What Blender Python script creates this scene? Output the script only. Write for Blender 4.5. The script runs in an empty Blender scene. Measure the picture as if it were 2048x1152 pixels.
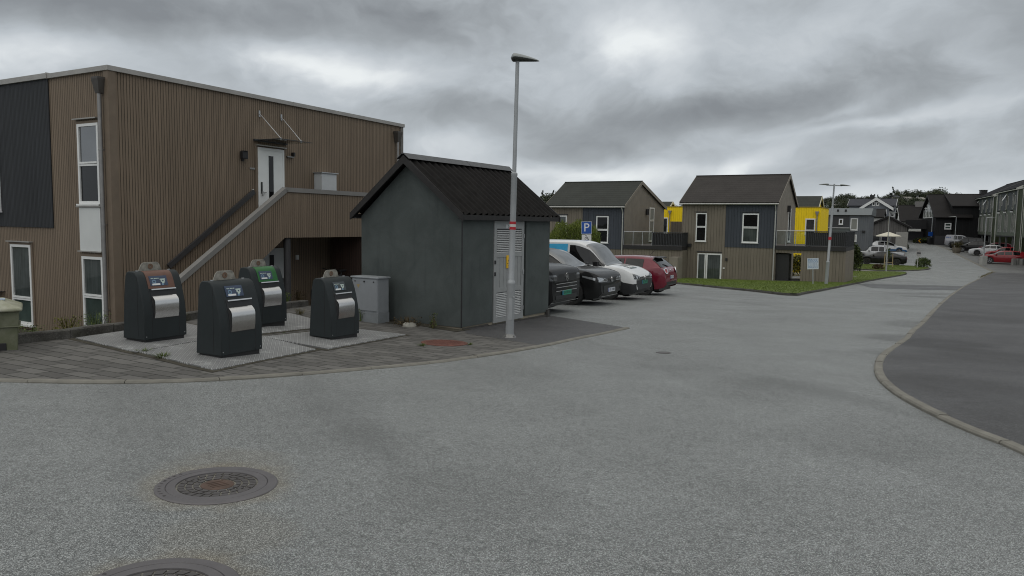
import bpy, bmesh, math, random
from mathutils import Vector, Matrix
random.seed(7)
C = bpy.context.scene.collection
SC = bpy.context.scene
R = math.radians
# ------------------------------------------------------------------ camera
FPX, PITCH, ROLL, EYE = 1480.0, R(5.02), R(.86), 1.75
cf = Vector((0, math.cos(PITCH), -math.sin(PITCH)))
cu0 = Vector((0, math.sin(PITCH), math.cos(PITCH)))
cr0 = Vector((1, 0, 0))
cr = cr0 * math.cos(ROLL) + cu0 * math.sin(ROLL)
cu = -cr0 * math.sin(ROLL) + cu0 * math.cos(ROLL)
cam_d = bpy.data.cameras.new('camera')
cam = bpy.data.objects.new('camera', cam_d); C.objects.link(cam)
cam_d.sensor_width = 36; cam_d.lens = FPX / 2048 * 36
cam_d.clip_start = .05; cam_d.clip_end = 3000
m4 = Matrix((cr, cu, -cf)).transposed().to_4x4(); m4.translation = (0, 0, EYE)
cam.matrix_world = m4
SC.camera = cam
# ------------------------------------------------------------------ colour management
SC.view_settings.view_transform = 'Standard'; SC.view_settings.look = 'None'
SC.view_settings.exposure = .40; SC.view_settings.gamma = 1.0
SC.cycles.filter_width = 1.05; SC.cycles.use_denoising = True
# ------------------------------------------------------------------ node helpers
def nd(nt, typ, ins=None, **at):
    n = nt.nodes.new(typ)
    for k, v in at.items(): setattr(n, k, v)
    for k, v in (ins or {}).items():
        s = n.inputs[k]
        if isinstance(v, bpy.types.NodeSocket): nt.links.new(v, s)
        else: s.default_value = v
    return n
def M(nt, op, a, b=None, c=None, clamp=False):
    ins = {0: a}
    if b is not None: ins[1] = b
    if c is not None: ins[2] = c
    return nd(nt, 'ShaderNodeMath', ins, operation=op, use_clamp=clamp).outputs[0]
def mixc(nt, f, a, b, blend='MIX'):
    n = nt.nodes.new('ShaderNodeMix'); n.data_type = 'RGBA'; n.blend_type = blend
    for i, v in ((0, f), (6, a), (7, b)):
        if isinstance(v, bpy.types.NodeSocket): nt.links.new(v, n.inputs[i])
        else: n.inputs[i].default_value = v if i == 0 else (tuple(v) + (1,))[:4]
    return n.outputs[2]
def ss(nt, x, a, b):
    return nd(nt, 'ShaderNodeMapRange', {0: x, 1: a, 2: b, 3: 0., 4: 1.}, interpolation_type='SMOOTHSTEP').outputs[0]
def noise(nt, vec, scale, detail=4, rough=.55, dist=0.):
    return nd(nt, 'ShaderNodeTexNoise', {'Vector': vec, 'Scale': scale, 'Detail': detail, 'Roughness': rough, 'Distortion': dist}).outputs['Fac']
# ------------------------------------------------------------------ world: overcast sky
SUN_EL, SUN_AZ = R(58), R(200)      # azimuth clockwise from +Y
W = bpy.data.worlds.new('World'); SC.world = W; W.use_nodes = True
wt = W.node_tree; wt.nodes.clear()
geo = nd(wt, 'ShaderNodeTexCoord')
sep = nd(wt, 'ShaderNodeSeparateXYZ', {0: geo.outputs['Generated']})
dx, dy, dz = sep.outputs
el = M(wt, 'ARCSINE', dz)
az = M(wt, 'ARCTAN2', dx, dy)
# cloud noise in a slightly tilted azimuth / elevation frame
ax_ = M(wt, 'MULTIPLY_ADD', el, .6, M(wt, 'MULTIPLY', az, 2.7))
ey_ = M(wt, 'MULTIPLY_ADD', az, -.7, M(wt, 'MULTIPLY', el, 4.6))
pl = nd(wt, 'ShaderNodeCombineXYZ', {0: ax_, 1: ey_, 2: 3.7}).outputs[0]
warp = nd(wt, 'ShaderNodeTexNoise', {'Vector': pl, 'Scale': 1.6, 'Detail': 4, 'Roughness': .55})
wv = nd(wt, 'ShaderNodeVectorMath', {0: warp.outputs['Color'], 1: (.5, .5, .5)}, operation='SUBTRACT').outputs[0]
pw = nd(wt, 'ShaderNodeVectorMath', {0: wv, 1: (.5, .5, .3), 2: pl}, operation='MULTIPLY_ADD').outputs[0]
n1 = noise(wt, pw, 1.0, 4, .5, .1)
n2 = noise(wt, pw, 2.8, 6, .55, .1)
n3 = noise(wt, pw, 8.0, 6, .58, .15)
wsep = nd(wt, 'ShaderNodeSeparateXYZ', {0: wv})
base = M(wt, 'ADD', M(wt, 'ADD', M(wt, 'MULTIPLY', M(wt, 'SUBTRACT', n1, .5), .55), M(wt, 'MULTIPLY', M(wt, 'SUBTRACT', n2, .5), .50)), M(wt, 'MULTIPLY', M(wt, 'SUBTRACT', n3, .5), .26))
# broad light and dark banks of the cloud deck: photo column and row, radii, weight, tilt
azw = M(wt, 'ADD', az, M(wt, 'MULTIPLY_ADD', wsep.outputs[0], .16, M(wt, 'MULTIPLY', M(wt, 'SUBTRACT', n2, .5), .12)))
elw = M(wt, 'ADD', el, M(wt, 'MULTIPLY_ADD', wsep.outputs[1], .07, M(wt, 'MULTIPLY', M(wt, 'SUBTRACT', n2, .5), .05)))
def pxdir(px, py):
    d = cf + cr * ((px - 1024) / FPX) - cu * ((py - 576) / FPX); d.normalize()
    return math.atan2(d.x, d.y), math.asin(d.z)
BANKS = [(1270, 80, 120, 65, .48, 0), (640, 135, 180, 36, .55, 6), (30, 115, 140, 45, .42, 0), (230, 25, 340, 45, -.42, 0), (620, 20, 280, 36, -.26, 0), (860, 40, 160, 42, -.16, 0), (900, 220, 150, 48, -.30, -8),
         (1330, 222, 240, 36, -.40, -8), (1500, 190, 170, 26, -.18, -18), (1600, 70, 260, 60, .16, 0), (1800, 165, 170, 40, -.16, -15), (1700, 238, 140, 13, .30, -8), (1900, 212, 160, 15, .16, -12), (1770, 258, 110, 22, -.18, 0),
         (1190, 292, 150, 30, -.22, 0), (900, 298, 120, 30, .30, 0), (1110, 350, 220, 26, .36, 0), (1490, 335, 70, 26, .5, -25), (1340, 352, 160, 24, .24, 0), (1660, 350, 170, 24, -.12, 0), (1980, 90, 45, 60, .24, 40), (2045, 35, 80, 60, -.32, 0),
         (1920, 392, 240, 20, .26, 0), (1250, 395, 500, 30, .16, 0), (1500, 290, 90, 20, .10, -15), (1630, 215, 110, 10, .14, -14), (420, 90, 150, 36, -.10, 10), (1440, 120, 70, 40, -.14, 0), (1060, 130, 80, 50, .12, 0)]
acc = base
for px, py, rx, ry, wgt, tilt in BANKS:
    a0, e0 = pxdir(px, py); ct, st_ = math.cos(R(-tilt)), math.sin(R(-tilt))
    da = M(wt, 'SUBTRACT', azw, a0); de = M(wt, 'SUBTRACT', elw, e0)
    qa = M(wt, 'MULTIPLY', M(wt, 'MULTIPLY_ADD', de, st_, M(wt, 'MULTIPLY', da, ct)), FPX / rx)
    qe = M(wt, 'MULTIPLY', M(wt, 'MULTIPLY_ADD', da, -st_, M(wt, 'MULTIPLY', de, ct)), FPX / ry)
    q = M(wt, 'ADD', M(wt, 'MULTIPLY', qa, qa), M(wt, 'MULTIPLY', qe, qe))
    acc = M(wt, 'MULTIPLY_ADD', M(wt, 'EXPONENT', M(wt, 'MULTIPLY', q, -1.)), wgt, acc)
ramp = nd(wt, 'ShaderNodeValToRGB', {0: M(wt, 'ADD', acc, .44)})
cr_ = ramp.color_ramp; cr_.interpolation = 'LINEAR'
def lin(*c): return tuple((v / 255 / 12.92) if v < 10 else ((v / 255 + .055) / 1.055) ** 2.4 for v in c)
for i, (p, c) in enumerate([(0., lin(118, 122, 126)), (.25, lin(140, 145, 149)), (.5, lin(164, 170, 175)), (.75, lin(185, 190, 194)), (1., lin(210, 214, 215))]):
    e = cr_.elements[i] if i < 2 else cr_.elements.new(p)
    e.position = p; e.color = c + (1,)
# overcast luminance: the deck is brighter overhead than near the horizon
zen = ss(wt, dz, .32, .95)
cloud = mixc(wt, zen, ramp.outputs[0], mixc(wt, 1., ramp.outputs[0], (1.80, 1.65, 1.48), 'MULTIPLY'))
sky = nd(wt, 'ShaderNodeTexSky', sky_type='NISHITA', sun_disc=False, sun_elevation=SUN_EL, sun_rotation=SUN_AZ)
skys = nd(wt, 'ShaderNodeVectorMath', {0: sky.outputs[0], 3: .05}, operation='SCALE').outputs[0]
tot = mixc(wt, .04, cloud, skys)
bg = nd(wt, 'ShaderNodeBackground', {'Color': tot, 'Strength': 1.0})
nd(wt, 'ShaderNodeOutputWorld', {0: bg.outputs[0]})
sun_d = bpy.data.lights.new('sun', 'SUN'); sun = bpy.data.objects.new('sun', sun_d); C.objects.link(sun)
sun_d.energy = .6; sun_d.angle = R(110); sun_d.color = (1, .96, .9)
sd = Vector((math.sin(SUN_AZ) * math.cos(SUN_EL), math.cos(SUN_AZ) * math.cos(SUN_EL), math.sin(SUN_EL)))
sun.rotation_euler = sd.to_track_quat('Z', 'Y').to_euler()
# ------------------------------------------------------------------ terrain
KN = [(-60, 1.68), (0, 0), (10, -.30), (15, -.50), (18, -.56), (20, -.61), (25, -.79), (30, -.99), (40, -1.5), (50, -1.98), (56, -2.2), (62, -2.3), (70, -2.32), (78, -2.2), (90, -1.85), (110, -1.15), (130, -.4), (160, .8), (250, 5), (420, 9), (3000, 9)]
def T(x, y):
    z = KN[-1][1]
    if y <= KN[0][0]: z = KN[0][1]
    else:
        for (a, za), (b, zb) in zip(KN, KN[1:]):
            if y <= b: z = za + (zb - za) * (y - a) / (b - a); break
    k = min(max(0., -x - 1), 9)
    z += .030 * k
    k2 = min(max(0., (-x - 3.2) / 1.5), 1.)
    z += .035 * k2 * min(max(0., y - 9.5), 5)
    return z
def ray(px, py):
    d = cf + cr * ((px - 1024) / FPX) - cu * ((py - 576) / FPX)
    return d / d.y
def at(px, py, Y):
    d = ray(px, py); return Vector((d.x * Y, Y, EYE + d.z * Y))
def g(px, py, dz=0.):
    """where the sight line through a point of the photo meets the ground (dz above it)"""
    d = ray(px, py); lo = .5; st = .05; y = lo
    while y < 400 and EYE + d.z * y > T(d.x * y, y) + dz:
        lo = y; y += max(st, y * .01)
    hi = y
    for _ in range(40):
        m = (lo + hi) / 2
        if EYE + d.z * m > T(d.x * m, m) + dz: lo = m
        else: hi = m
    return Vector((d.x * lo, lo, T(d.x * lo, lo) + dz))
GA = -29.2                                   # the street grid: x axis along the house fronts
BA = 60.8
# ------------------------------------------------------------------ object helpers
def boxuv(me):
    uv = me.uv_layers.new(name='UVMap').data
    vs = me.vertices
    for p in me.polygons:
        n = p.normal
        if abs(n.z) > .97: t = Vector((1, 0, 0)); b = Vector((0, 1, 0))
        else:
            t = Vector((-n.y, n.x, 0)).normalized(); b = n.cross(t)
        for li in p.loop_indices:
            co = vs[me.loops[li].vertex_index].co
            uv[li].uv = (co.dot(t), co.dot(b))
def obj(name, bm, mats, parent=None, loc=None, smooth=False, bevel=0, auto=40):
    me = bpy.data.meshes.new(name)
    bmesh.ops.recalc_face_normals(bm, faces=bm.faces[:]) if smooth != 'keep' else None
    bm.to_mesh(me); bm.free()
    for m in (mats if isinstance(mats, (list, tuple)) else [mats]): me.materials.append(m)
    boxuv(me)
    o = bpy.data.objects.new(name, me); C.objects.link(o)
    if parent: o.parent = parent
    if loc: o.location = loc
    if smooth:
        for p in me.polygons: p.use_smooth = True
        try: me.set_sharp_from_angle(angle=R(auto))
        except Exception: pass
    if bevel:
        b = o.modifiers.new('bevel', 'BEVEL'); b.width = bevel; b.segments = 2; b.limit_method = 'ANGLE'; b.angle_limit = R(40)
    return o
def thing(name, label, cat, loc=(0, 0, 0), rz=0., group=None):
    o = bpy.data.objects.new(name, None); C.objects.link(o)
    o.location = loc; o.rotation_euler = (0, 0, R(rz)); o.empty_display_size = .2
    tag(o, label, cat, group); return o
def tag(o, label=None, cat=None, group=None, kind=None):
    if label: o['label'] = label
    if cat: o['category'] = cat
    if group: o['group'] = group
    if kind: o['kind'] = kind
    return o
def dup(root, loc, rz, label=None, group=None, scale=None):
    r = root.copy(); C.objects.link(r); r.location = loc; r.rotation_euler = (0, 0, R(rz))
    if scale: r.scale = scale
    if label: r['label'] = label
    if group: r['group'] = group
    for ch in list(root.children):
        c = ch.copy(); C.objects.link(c); c.parent = r
        for gc in ch.children:
            d = gc.copy(); C.objects.link(d); d.parent = c
    return r
NB = bmesh.new
def box(bm, x0, x1, y0, y1, z0, z1, mat=0, fr=None):
    v = [Vector((x, y, z)) for x in (x0, x1) for y in (y0, y1) for z in (z0, z1)]
    if fr is not None: v = [fr @ p for p in v]
    v = [bm.verts.new(p) for p in v]
    fs = [(0, 1, 3, 2), (4, 6, 7, 5), (0, 4, 5, 1), (2, 3, 7, 6), (0, 2, 6, 4), (1, 5, 7, 3)]
    for f in fs:
        q = bm.faces.new([v[i] for i in f]); q.material_index = mat
def bar(bm, a, b, w, h=None, mat=0, up=(0, 0, 1)):
    """rectangular bar from a to b"""
    a, b = Vector(a), Vector(b); d = (b - a); L = d.length; d.normalize()
    u = Vector(up)
    if abs(d.dot(u)) > .98: u = Vector((1, 0, 0))
    s = d.cross(u).normalized(); t = s.cross(d)
    h = h or w
    fr = Matrix((d, s, t)).transposed().to_4x4(); fr.translation = a
    box(bm, 0, L, -w / 2, w / 2, -h / 2, h / 2, mat, fr)
def tube(bm, a, b, r0, r1=None, n=12, mat=0, cap=True):
    a, b = Vector(a), Vector(b); d = (b - a).normalized(); r1 = r0 if r1 is None else r1
    u = Vector((0, 0, 1)) if abs(d.z) < .98 else Vector((1, 0, 0))
    s = d.cross(u).normalized(); t = s.cross(d)
    A = [bm.verts.new(a + (s * math.cos(k * 2 * math.pi / n) + t * math.sin(k * 2 * math.pi / n)) * r0) for k in range(n)]
    B = [bm.verts.new(b + (s * math.cos(k * 2 * math.pi / n) + t * math.sin(k * 2 * math.pi / n)) * r1) for k in range(n)]
    for k in range(n):
        f = bm.faces.new((A[k], A[(k + 1) % n], B[(k + 1) % n], B[k])); f.material_index = mat
    if cap:
        f = bm.faces.new(A[::-1]); f.material_index = mat
        f = bm.faces.new(B); f.material_index = mat
def lathe(bm, prof, n=24, mat=0, axis='z', c=(0, 0, 0), closed=False):
    c = Vector(c); rings = []
    for r, z in prof:
        if r < 1e-5:
            p = Vector((0, 0, z)); 
            if axis == 'y': p = Vector((0, z, 0))
            rings.append([bm.verts.new(c + p)])
        else:
            ring = []
            for k in range(n):
                a = k * 2 * math.pi / n
                p = Vector((r * math.cos(a), r * math.sin(a), z))
                if axis == 'y': p = Vector((r * math.cos(a), z, r * math.sin(a)))
                ring.append(bm.verts.new(c + p))
            rings.append(ring)
    prs = list(zip(rings, rings[1:]))
    if closed: prs.append((rings[-1], rings[0]))
    for A, B in prs:
        for k in range(n):
            k2 = (k + 1) % n
            if len(A) == 1 and len(B) == 1: continue
            if len(A) == 1: vs = (A[0], B[k2], B[k])
            elif len(B) == 1: vs = (A[k], A[k2], B[0])
            else: vs = (A[k], A[k2], B[k2], B[k])
            f = bm.faces.new(vs); f.material_index = mat
def prism(bm, pts, d, mat=0):
    """closed polygon pts extruded by vector d"""
    d = Vector(d)
    A = [bm.verts.new(Vector(p)) for p in pts]; B = [bm.verts.new(Vector(p) + d) for p in pts]
    n = len(pts)
    for f in (A[::-1], B): q = bm.faces.new(f); q.material_index = mat
    for k in range(n):
        q = bm.faces.new((A[k], A[(k + 1) % n], B[(k + 1) % n], B[k])); q.material_index = mat
def quad(bm, pts, mat=0):
    f = bm.faces.new([bm.verts.new(Vector(p)) for p in pts]); f.material_index = mat
def text_bm(bm, s, size, fr, depth=.002, mat=0, align='CENTER'):
    cu_ = bpy.data.curves.new('t', 'FONT'); cu_.body = s; cu_.size = size; cu_.align_x = align; cu_.align_y = 'CENTER'; cu_.extrude = depth; cu_.resolution_u = 3
    o = bpy.data.objects.new('t', cu_)
    me = bpy.data.meshes.new_from_object(o)
    me.transform(fr)
    n0 = len(bm.faces); bm.from_mesh(me); bm.faces.ensure_lookup_table()
    for f in bm.faces[n0:]: f.material_index = mat
    bpy.data.objects.remove(o); bpy.data.curves.remove(cu_); bpy.data.meshes.remove(me)
def frame(o, ex, ey, ez=None):
    ex = Vector(ex).normalized(); ey = Vector(ey).normalized(); ez = Vector(ez) if ez else ex.cross(ey)
    f = Matrix((ex, ey, ez)).transposed().to_4x4(); f.translation = Vector(o); return f
def catmull(P, n=8):
    P = [Vector(p) for p in P]; out = []
    for i in range(len(P) - 1):
        p0 = P[i - 1] if i else P[0] * 2 - P[1]; p1, p2 = P[i], P[i + 1]
        p3 = P[i + 2] if i + 2 < len(P) else P[-1] * 2 - P[-2]
        for k in range(n):
            t = k / n
            out.append(.5 * ((2 * p1) + (p2 - p0) * t + (2 * p0 - 5 * p1 + 4 * p2 - p3) * t * t + (3 * p1 - p0 - 3 * p2 + p3) * t ** 3))
    out.append(P[-1]); return out
# ------------------------------------------------------------------ materials
def newmat(name):
    m = bpy.data.materials.new(name); m.use_nodes = True
    nt = m.node_tree; nt.nodes.clear()
    b = nd(nt, 'ShaderNodeBsdfPrincipled'); nd(nt, 'ShaderNodeOutputMaterial', {0: b.outputs[0]})
    return m, nt, b
def setp(nt, b, **k):
    for key, v in k.items():
        s = b.inputs[key.replace('_', ' ')]
        if isinstance(v, bpy.types.NodeSocket): nt.links.new(v, s)
        else: s.default_value = (tuple(v) + (1,))[:4] if isinstance(v, tuple) else v
def bump(nt, b, h, strength=.3, dist=.01):
    n = nd(nt, 'ShaderNodeBump', {'Height': h, 'Strength': strength, 'Distance': dist}); nt.links.new(n.outputs[0], b.inputs['Normal'])
def oco(nt): return nd(nt, 'ShaderNodeTexCoord').outputs['Object']
def uvc(nt): return nd(nt, 'ShaderNodeTexCoord').outputs['UV']
_mc = {}
def plain(name, col, rough=.6, metal=0., var=.12, scale=6., coat=0., spec=.5, bmp=0., bscale=60.):
    """paint / plastic / metal with mottled colour and slightly uneven gloss"""
    if name in _mc: return _mc[name]
    m, nt, b = newmat(name)
    oc = oco(nt); n = noise(nt, oc, scale, 5, .6)
    f = M(nt, 'MULTIPLY_ADD', M(nt, 'SUBTRACT', n, .5), 2 * var * 2, 1.0)
    c = nd(nt, 'ShaderNodeVectorMath', {0: tuple(col), 3: f}, operation='SCALE').outputs[0]
    setp(nt, b, Base_Color=c, Metallic=metal, Roughness=M(nt, 'MULTIPLY_ADD', M(nt, 'SUBTRACT', noise(nt, oc, scale * 2.3, 3), .5), .25, rough, clamp=True), Coat_Weight=coat, Coat_Roughness=.04)
    b.inputs['Specular IOR Level'].default_value = spec
    if bmp: bump(nt, b, noise(nt, oc, bscale, 3), bmp, .004)
    _mc[name] = m; return m
def cladding(name, col, pitch=.115, gap=.11, var=.15, dirt=.22, gapcol=.22, off=0.):
    """vertical timber boards: u runs along the wall, v up"""
    if name in _mc: return _mc[name]
    m, nt, b = newmat(name)
    s = nd(nt, 'ShaderNodeSeparateXYZ', {0: uvc(nt)}); u, v = s.outputs[0], s.outputs[1]
    k = M(nt, 'DIVIDE', M(nt, 'ADD', u, off), pitch); fr = M(nt, 'FRACT', k); bi = M(nt, 'FLOOR', k)
    wn = nd(nt, 'ShaderNodeTexWhiteNoise', {'W': bi}, noise_dimensions='1D').outputs[0]
    d = M(nt, 'ABSOLUTE', M(nt, 'SUBTRACT', fr, .5))
    gm = ss(nt, d, .5 - gap * .75, .5 - gap * .25)
    grain = noise(nt, nd(nt, 'ShaderNodeCombineXYZ', {0: M(nt, 'MULTIPLY', u, 40.), 1: M(nt, 'MULTIPLY', v, 1.2), 2: wn}).outputs[0], 1., 4, .6)
    big = noise(nt, nd(nt, 'ShaderNodeCombineXYZ', {0: M(nt, 'MULTIPLY', u, .8), 1: M(nt, 'MULTIPLY', v, .5), 2: 0.}).outputs[0], 1., 4, .6)
    f = M(nt, 'ADD', 1., M(nt, 'MULTIPLY', M(nt, 'SUBTRACT', wn, .5), var))
    f = M(nt, 'ADD', f, M(nt, 'MULTIPLY', M(nt, 'SUBTRACT', grain, .5), .5))
    f = M(nt, 'ADD', f, M(nt, 'MULTIPLY', M(nt, 'SUBTRACT', big, .5), dirt * 2))
    c = nd(nt, 'ShaderNodeVectorMath', {0: tuple(col), 3: f}, operation='SCALE').outputs[0]
    c = mixc(nt, gm, c, tuple(x * gapcol for x in col))
    setp(nt, b, Base_Color=c, Roughness=.72)
    b.inputs['Specular IOR Level'].default_value = .3
    bump(nt, b, M(nt, 'SUBTRACT', M(nt, 'MULTIPLY', grain, .12), gm), .8, .012)
    _mc[name] = m; return m
def glass(name, col=(.02, .024, .026), ior=1.6, rough=.03, curtain=None):
    if name in _mc: return _mc[name]
    m, nt, b = newmat(name)
    s = nd(nt, 'ShaderNodeSeparateXYZ', {0: uvc(nt)})
    n = noise(nt, uvc(nt), 1.3, 3)
    c = mixc(nt, ss(nt, n, .35, .7), tuple(x * .7 for x in col), tuple(x * 1.25 for x in col))
    if curtain:
        w = noise(nt, nd(nt, 'ShaderNodeCombineXYZ', {0: M(nt, 'MULTIPLY', s.outputs[0], 22.), 1: M(nt, 'MULTIPLY', s.outputs[1], .5)}).outputs[0], 1., 2)
        c = mixc(nt, M(nt, 'MULTIPLY', ss(nt, w, .4, .65), .5), c, curtain)
    setp(nt, b, Base_Color=c, Roughness=rough, IOR=ior)
    bump(nt, b, noise(nt, uvc(nt), 1.1, 1), .05, .05)
    _mc[name] = m; return m
# ------------------------------------------------------------------ ground materials
def asphalt(name, dark, light, cell=95., spec_w=.5, stains=(), warm=0., wet=False):
    m, nt, b = newmat(name); oc = oco(nt)
    vo = nd(nt, 'ShaderNodeTexVoronoi', {'Vector': oc, 'Scale': cell, 'Randomness': 1.}, feature='F1')
    cs = nd(nt, 'ShaderNodeSeparateColor', {0: vo.outputs['Color']})
    v2 = nd(nt, 'ShaderNodeTexVoronoi', {'Vector': oc, 'Scale': cell * .72, 'Randomness': 1.}, feature='F1')
    st = M(nt, 'ADD', M(nt, 'MULTIPLY', cs.outputs[0], .5), M(nt, 'MULTIPLY', nd(nt, 'ShaderNodeSeparateColor', {0: v2.outputs['Color']}).outputs[0], .5))
    mid = noise(nt, oc, 14., 5, .7); big = noise(nt, oc, .55, 6, .62, .4); huge = noise(nt, oc, .12, 4, .6)
    f = M(nt, 'MULTIPLY_ADD', M(nt, 'POWER', st, 2.9), 1.75, .05)
    f = M(nt, 'ADD', f, M(nt, 'MULTIPLY', M(nt, 'SUBTRACT', mid, .5), .45))
    c = mixc(nt, M(nt, 'MULTIPLY', f, .85, clamp=True), dark, light)
    hue = nd(nt, 'ShaderNodeMapRange', {0: cs.outputs[1], 1: 0., 2: 1., 3: 0., 4: 1.}).outputs[0]
    c = mixc(nt, M(nt, 'MULTIPLY', hue, .35), c, mixc(nt, 1., c, (.86, 1.02, 1.08), 'MULTIPLY'))
    g1 = M(nt, 'ADD', .69, M(nt, 'ADD', M(nt, 'MULTIPLY', big, .50), M(nt, 'MULTIPLY', huge, .18)))
    c = nd(nt, 'ShaderNodeVectorMath', {0: c, 3: g1}, operation='SCALE').outputs[0]
    # tracked lanes and damp streaks with a shape of their own
    s = nd(nt, 'ShaderNodeSeparateXYZ', {0: oc})
    lane = noise(nt, nd(nt, 'ShaderNodeCombineXYZ', {0: M(nt, 'ADD', M(nt, 'MULTIPLY', s.outputs[0], .30), M(nt, 'MULTIPLY', s.outputs[1], .13)), 1: M(nt, 'ADD', M(nt, 'MULTIPLY', s.outputs[1], .055), M(nt, 'MULTIPLY', s.outputs[0], -.02)), 2: 2.2}).outputs[0], 1.6, 5, .6)
    c = mixc(nt, M(nt, 'MULTIPLY', ss(nt, lane, .52, .72), .30), c, dark)
    crk = nd(nt, 'ShaderNodeTexVoronoi', {'Vector': nd(nt, 'ShaderNodeVectorMath', {0: nd(nt, 'ShaderNodeTexNoise', {'Vector': oc, 'Scale': 1.1, 'Detail': 5}).outputs['Color'], 1: (1.2, 1.2, 0), 2: oc}, operation='MULTIPLY_ADD').outputs[0], 'Scale': .16}, feature='DISTANCE_TO_EDGE').outputs['Distance']
    cm = M(nt, 'MULTIPLY', M(nt, 'SUBTRACT', 1., ss(nt, crk, .0006, .0024)), ss(nt, noise(nt, oc, .35, 2), .48, .6))
    c = mixc(nt, M(nt, 'MULTIPLY', cm, .22), c, tuple(x * .35 for x in dark))
    for (x, y, rr, col, w) in stains:
        dd = nd(nt, 'ShaderNodeVectorMath', {0: oc, 1: (x, y, T(x, y))}, operation='DISTANCE').outputs['Value']
        dd = M(nt, 'ADD', dd, M(nt, 'MULTIPLY', M(nt, 'SUBTRACT', noise(nt, oc, 5., 4), .5), rr * .5))
        c = mixc(nt, M(nt, 'MULTIPLY', M(nt, 'SUBTRACT', 1., ss(nt, dd, rr * .55, rr)), w), c, mixc(nt, M(nt, 'MULTIPLY', f, .7, clamp=True), tuple(q * .35 for q in col), col))
    setp(nt, b, Base_Color=c, Roughness=M(nt, 'MULTIPLY_ADD', M(nt, 'SUBTRACT', big, .5), -.35, .62, clamp=True))
    b.inputs['Specular IOR Level'].default_value = spec_w
    bump(nt, b, M(nt, 'ADD', M(nt, 'MULTIPLY', vo.outputs['Distance'], -.6), M(nt, 'MULTIPLY', mid, .4)), .35, .006)
    return m
MH1 = g(435, 970); MH2 = g(308, 1190)
rust = (.34, .26, .13)
DIRT = [(g(px, py).x, g(px, py).y, r_, (.055, .055, .052), w_) for px, py, r_, w_ in ((1806, 678, .9, .40), (1840, 650, 1.1, .34), (1780, 705, .7, .26), (1900, 588, 1.6, .28), (1550, 780, 1.1, .10), (960, 985, .8, .12), (1290, 742, 1.0, .14), (620, 860, .9, .09), (1700, 880, .9, .11), (1830, 588, 1.6, .3), (1865, 594, 1.3, .35))]
M_road = asphalt('asphalt', (.050, .052, .0515), (.46, .47, .46), 230., .5, DIRT + [(MH1.x, MH1.y, .62, rust, .34), (MH1.x - .1, MH1.y + .45, .55, rust, .14), (MH2.x, MH2.y, .60, rust, .34), (MH2.x + .05, MH2.y + .75, .5, rust, .12)])
M_walk = asphalt('asphalt dark', (.030, .029, .030), (.16, .156, .157), 170., .3, [(g(px, py).x, g(px, py).y, r_, (.06, .058, .058), w_) for px, py, r_, w_ in ((1870, 690, 1.3, .6), (1960, 640, 1.6, .4), (1930, 780, 1.2, .35), (2010, 720, 1.4, .3), (2020, 830, .8, .3))])
M_lot = asphalt('asphalt parking', (.05, .050, .050), (.30, .295, .28), 80., .4)
M_patch = asphalt('asphalt patch', (.030, .031, .032), (.21, .212, .215), 90., .4)
def pavers():
    m, nt, b = newmat('concrete pavers'); oc = oco(nt)
    mp = nd(nt, 'ShaderNodeMapping', {'Vector': oc, 'Rotation': (0, 0, R(26))}).outputs[0]
    wob = nd(nt, 'ShaderNodeTexNoise', {'Vector': oc, 'Scale': 1.5, 'Detail': 2}).outputs['Color']
    mp = nd(nt, 'ShaderNodeVectorMath', {0: nd(nt, 'ShaderNodeVectorMath', {0: wob, 1: (.5, .5, .5)}, operation='SUBTRACT').outputs[0], 1: (.03, .03, 0), 2: mp}, operation='MULTIPLY_ADD').outputs[0]
    br = nd(nt, 'ShaderNodeTexBrick', {'Vector': mp, 'Color1': (.135, .131, .123, 1), 'Color2': (.085, .082, .077, 1), 'Mortar': (.012, .012, .010, 1), 'Scale': 1., 'Mortar Size': .009, 'Mortar Smooth': .35, 'Bias': 0., 'Brick Width': .42, 'Row Height': .21}, offset=.5)
    n = noise(nt, oc, 60., 4, .7); n2 = noise(nt, oc, 1.6, 5, .6); n3 = noise(nt, oc, 9., 4, .65)
    c = nd(nt, 'ShaderNodeVectorMath', {0: br.outputs[0], 3: M(nt, 'ADD', .38, M(nt, 'ADD', M(nt, 'MULTIPLY', n, .55), M(nt, 'MULTIPLY', n2, .72)))}, operation='SCALE').outputs[0]
    moss = M(nt, 'MULTIPLY', ss(nt, n2, .52, .75), M(nt, 'MULTIPLY_ADD', br.outputs[1], .3, .25))
    c = mixc(nt, M(nt, 'MULTIPLY', moss, .55), c, (.04, .042, .022))
    c = mixc(nt, M(nt, 'MULTIPLY', ss(nt, n3, .66, .74), .35), c, (.22, .215, .2))
    setp(nt, b, Base_Color=c, Roughness=.8); b.inputs['Specular IOR Level'].default_value = .3
    bump(nt, b, M(nt, 'SUBTRACT', M(nt, 'MULTIPLY', n, .25), br.outputs[1]), .6, .008)
    return m
M_pave = pavers()
def grassmat(name, a, bcol):
    m, nt, b = newmat(name); oc = oco(nt)
    n = noise(nt, oc, 55., 4, .7); n2 = noise(nt, oc, .9, 5, .6)
    c = mixc(nt, ss(nt, n, .3, .7), a, bcol)
    c = mixc(nt, M(nt, 'MULTIPLY', ss(nt, n2, .45, .75), .5), c, tuple(x * .62 for x in a))
    setp(nt, b, Base_Color=c, Roughness=.7); b.inputs['Specular IOR Level'].default_value = .2
    bump(nt, b, n, .6, .03); return m
M_grass = grassmat('lawn grass', (.075, .108, .018), (.13, .175, .032))
M_gnd = grassmat('ground cover', (.03, .045, .016), (.055, .07, .028))
M_conc = plain('concrete', (.20, .195, .18), .85, var=.22, scale=3.5, bmp=.4, bscale=70, spec=.3)
M_kerb = plain('kerb stone', (.185, .178, .155), .85, var=.25, scale=5, bmp=.5, bscale=50, spec=.3)
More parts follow.
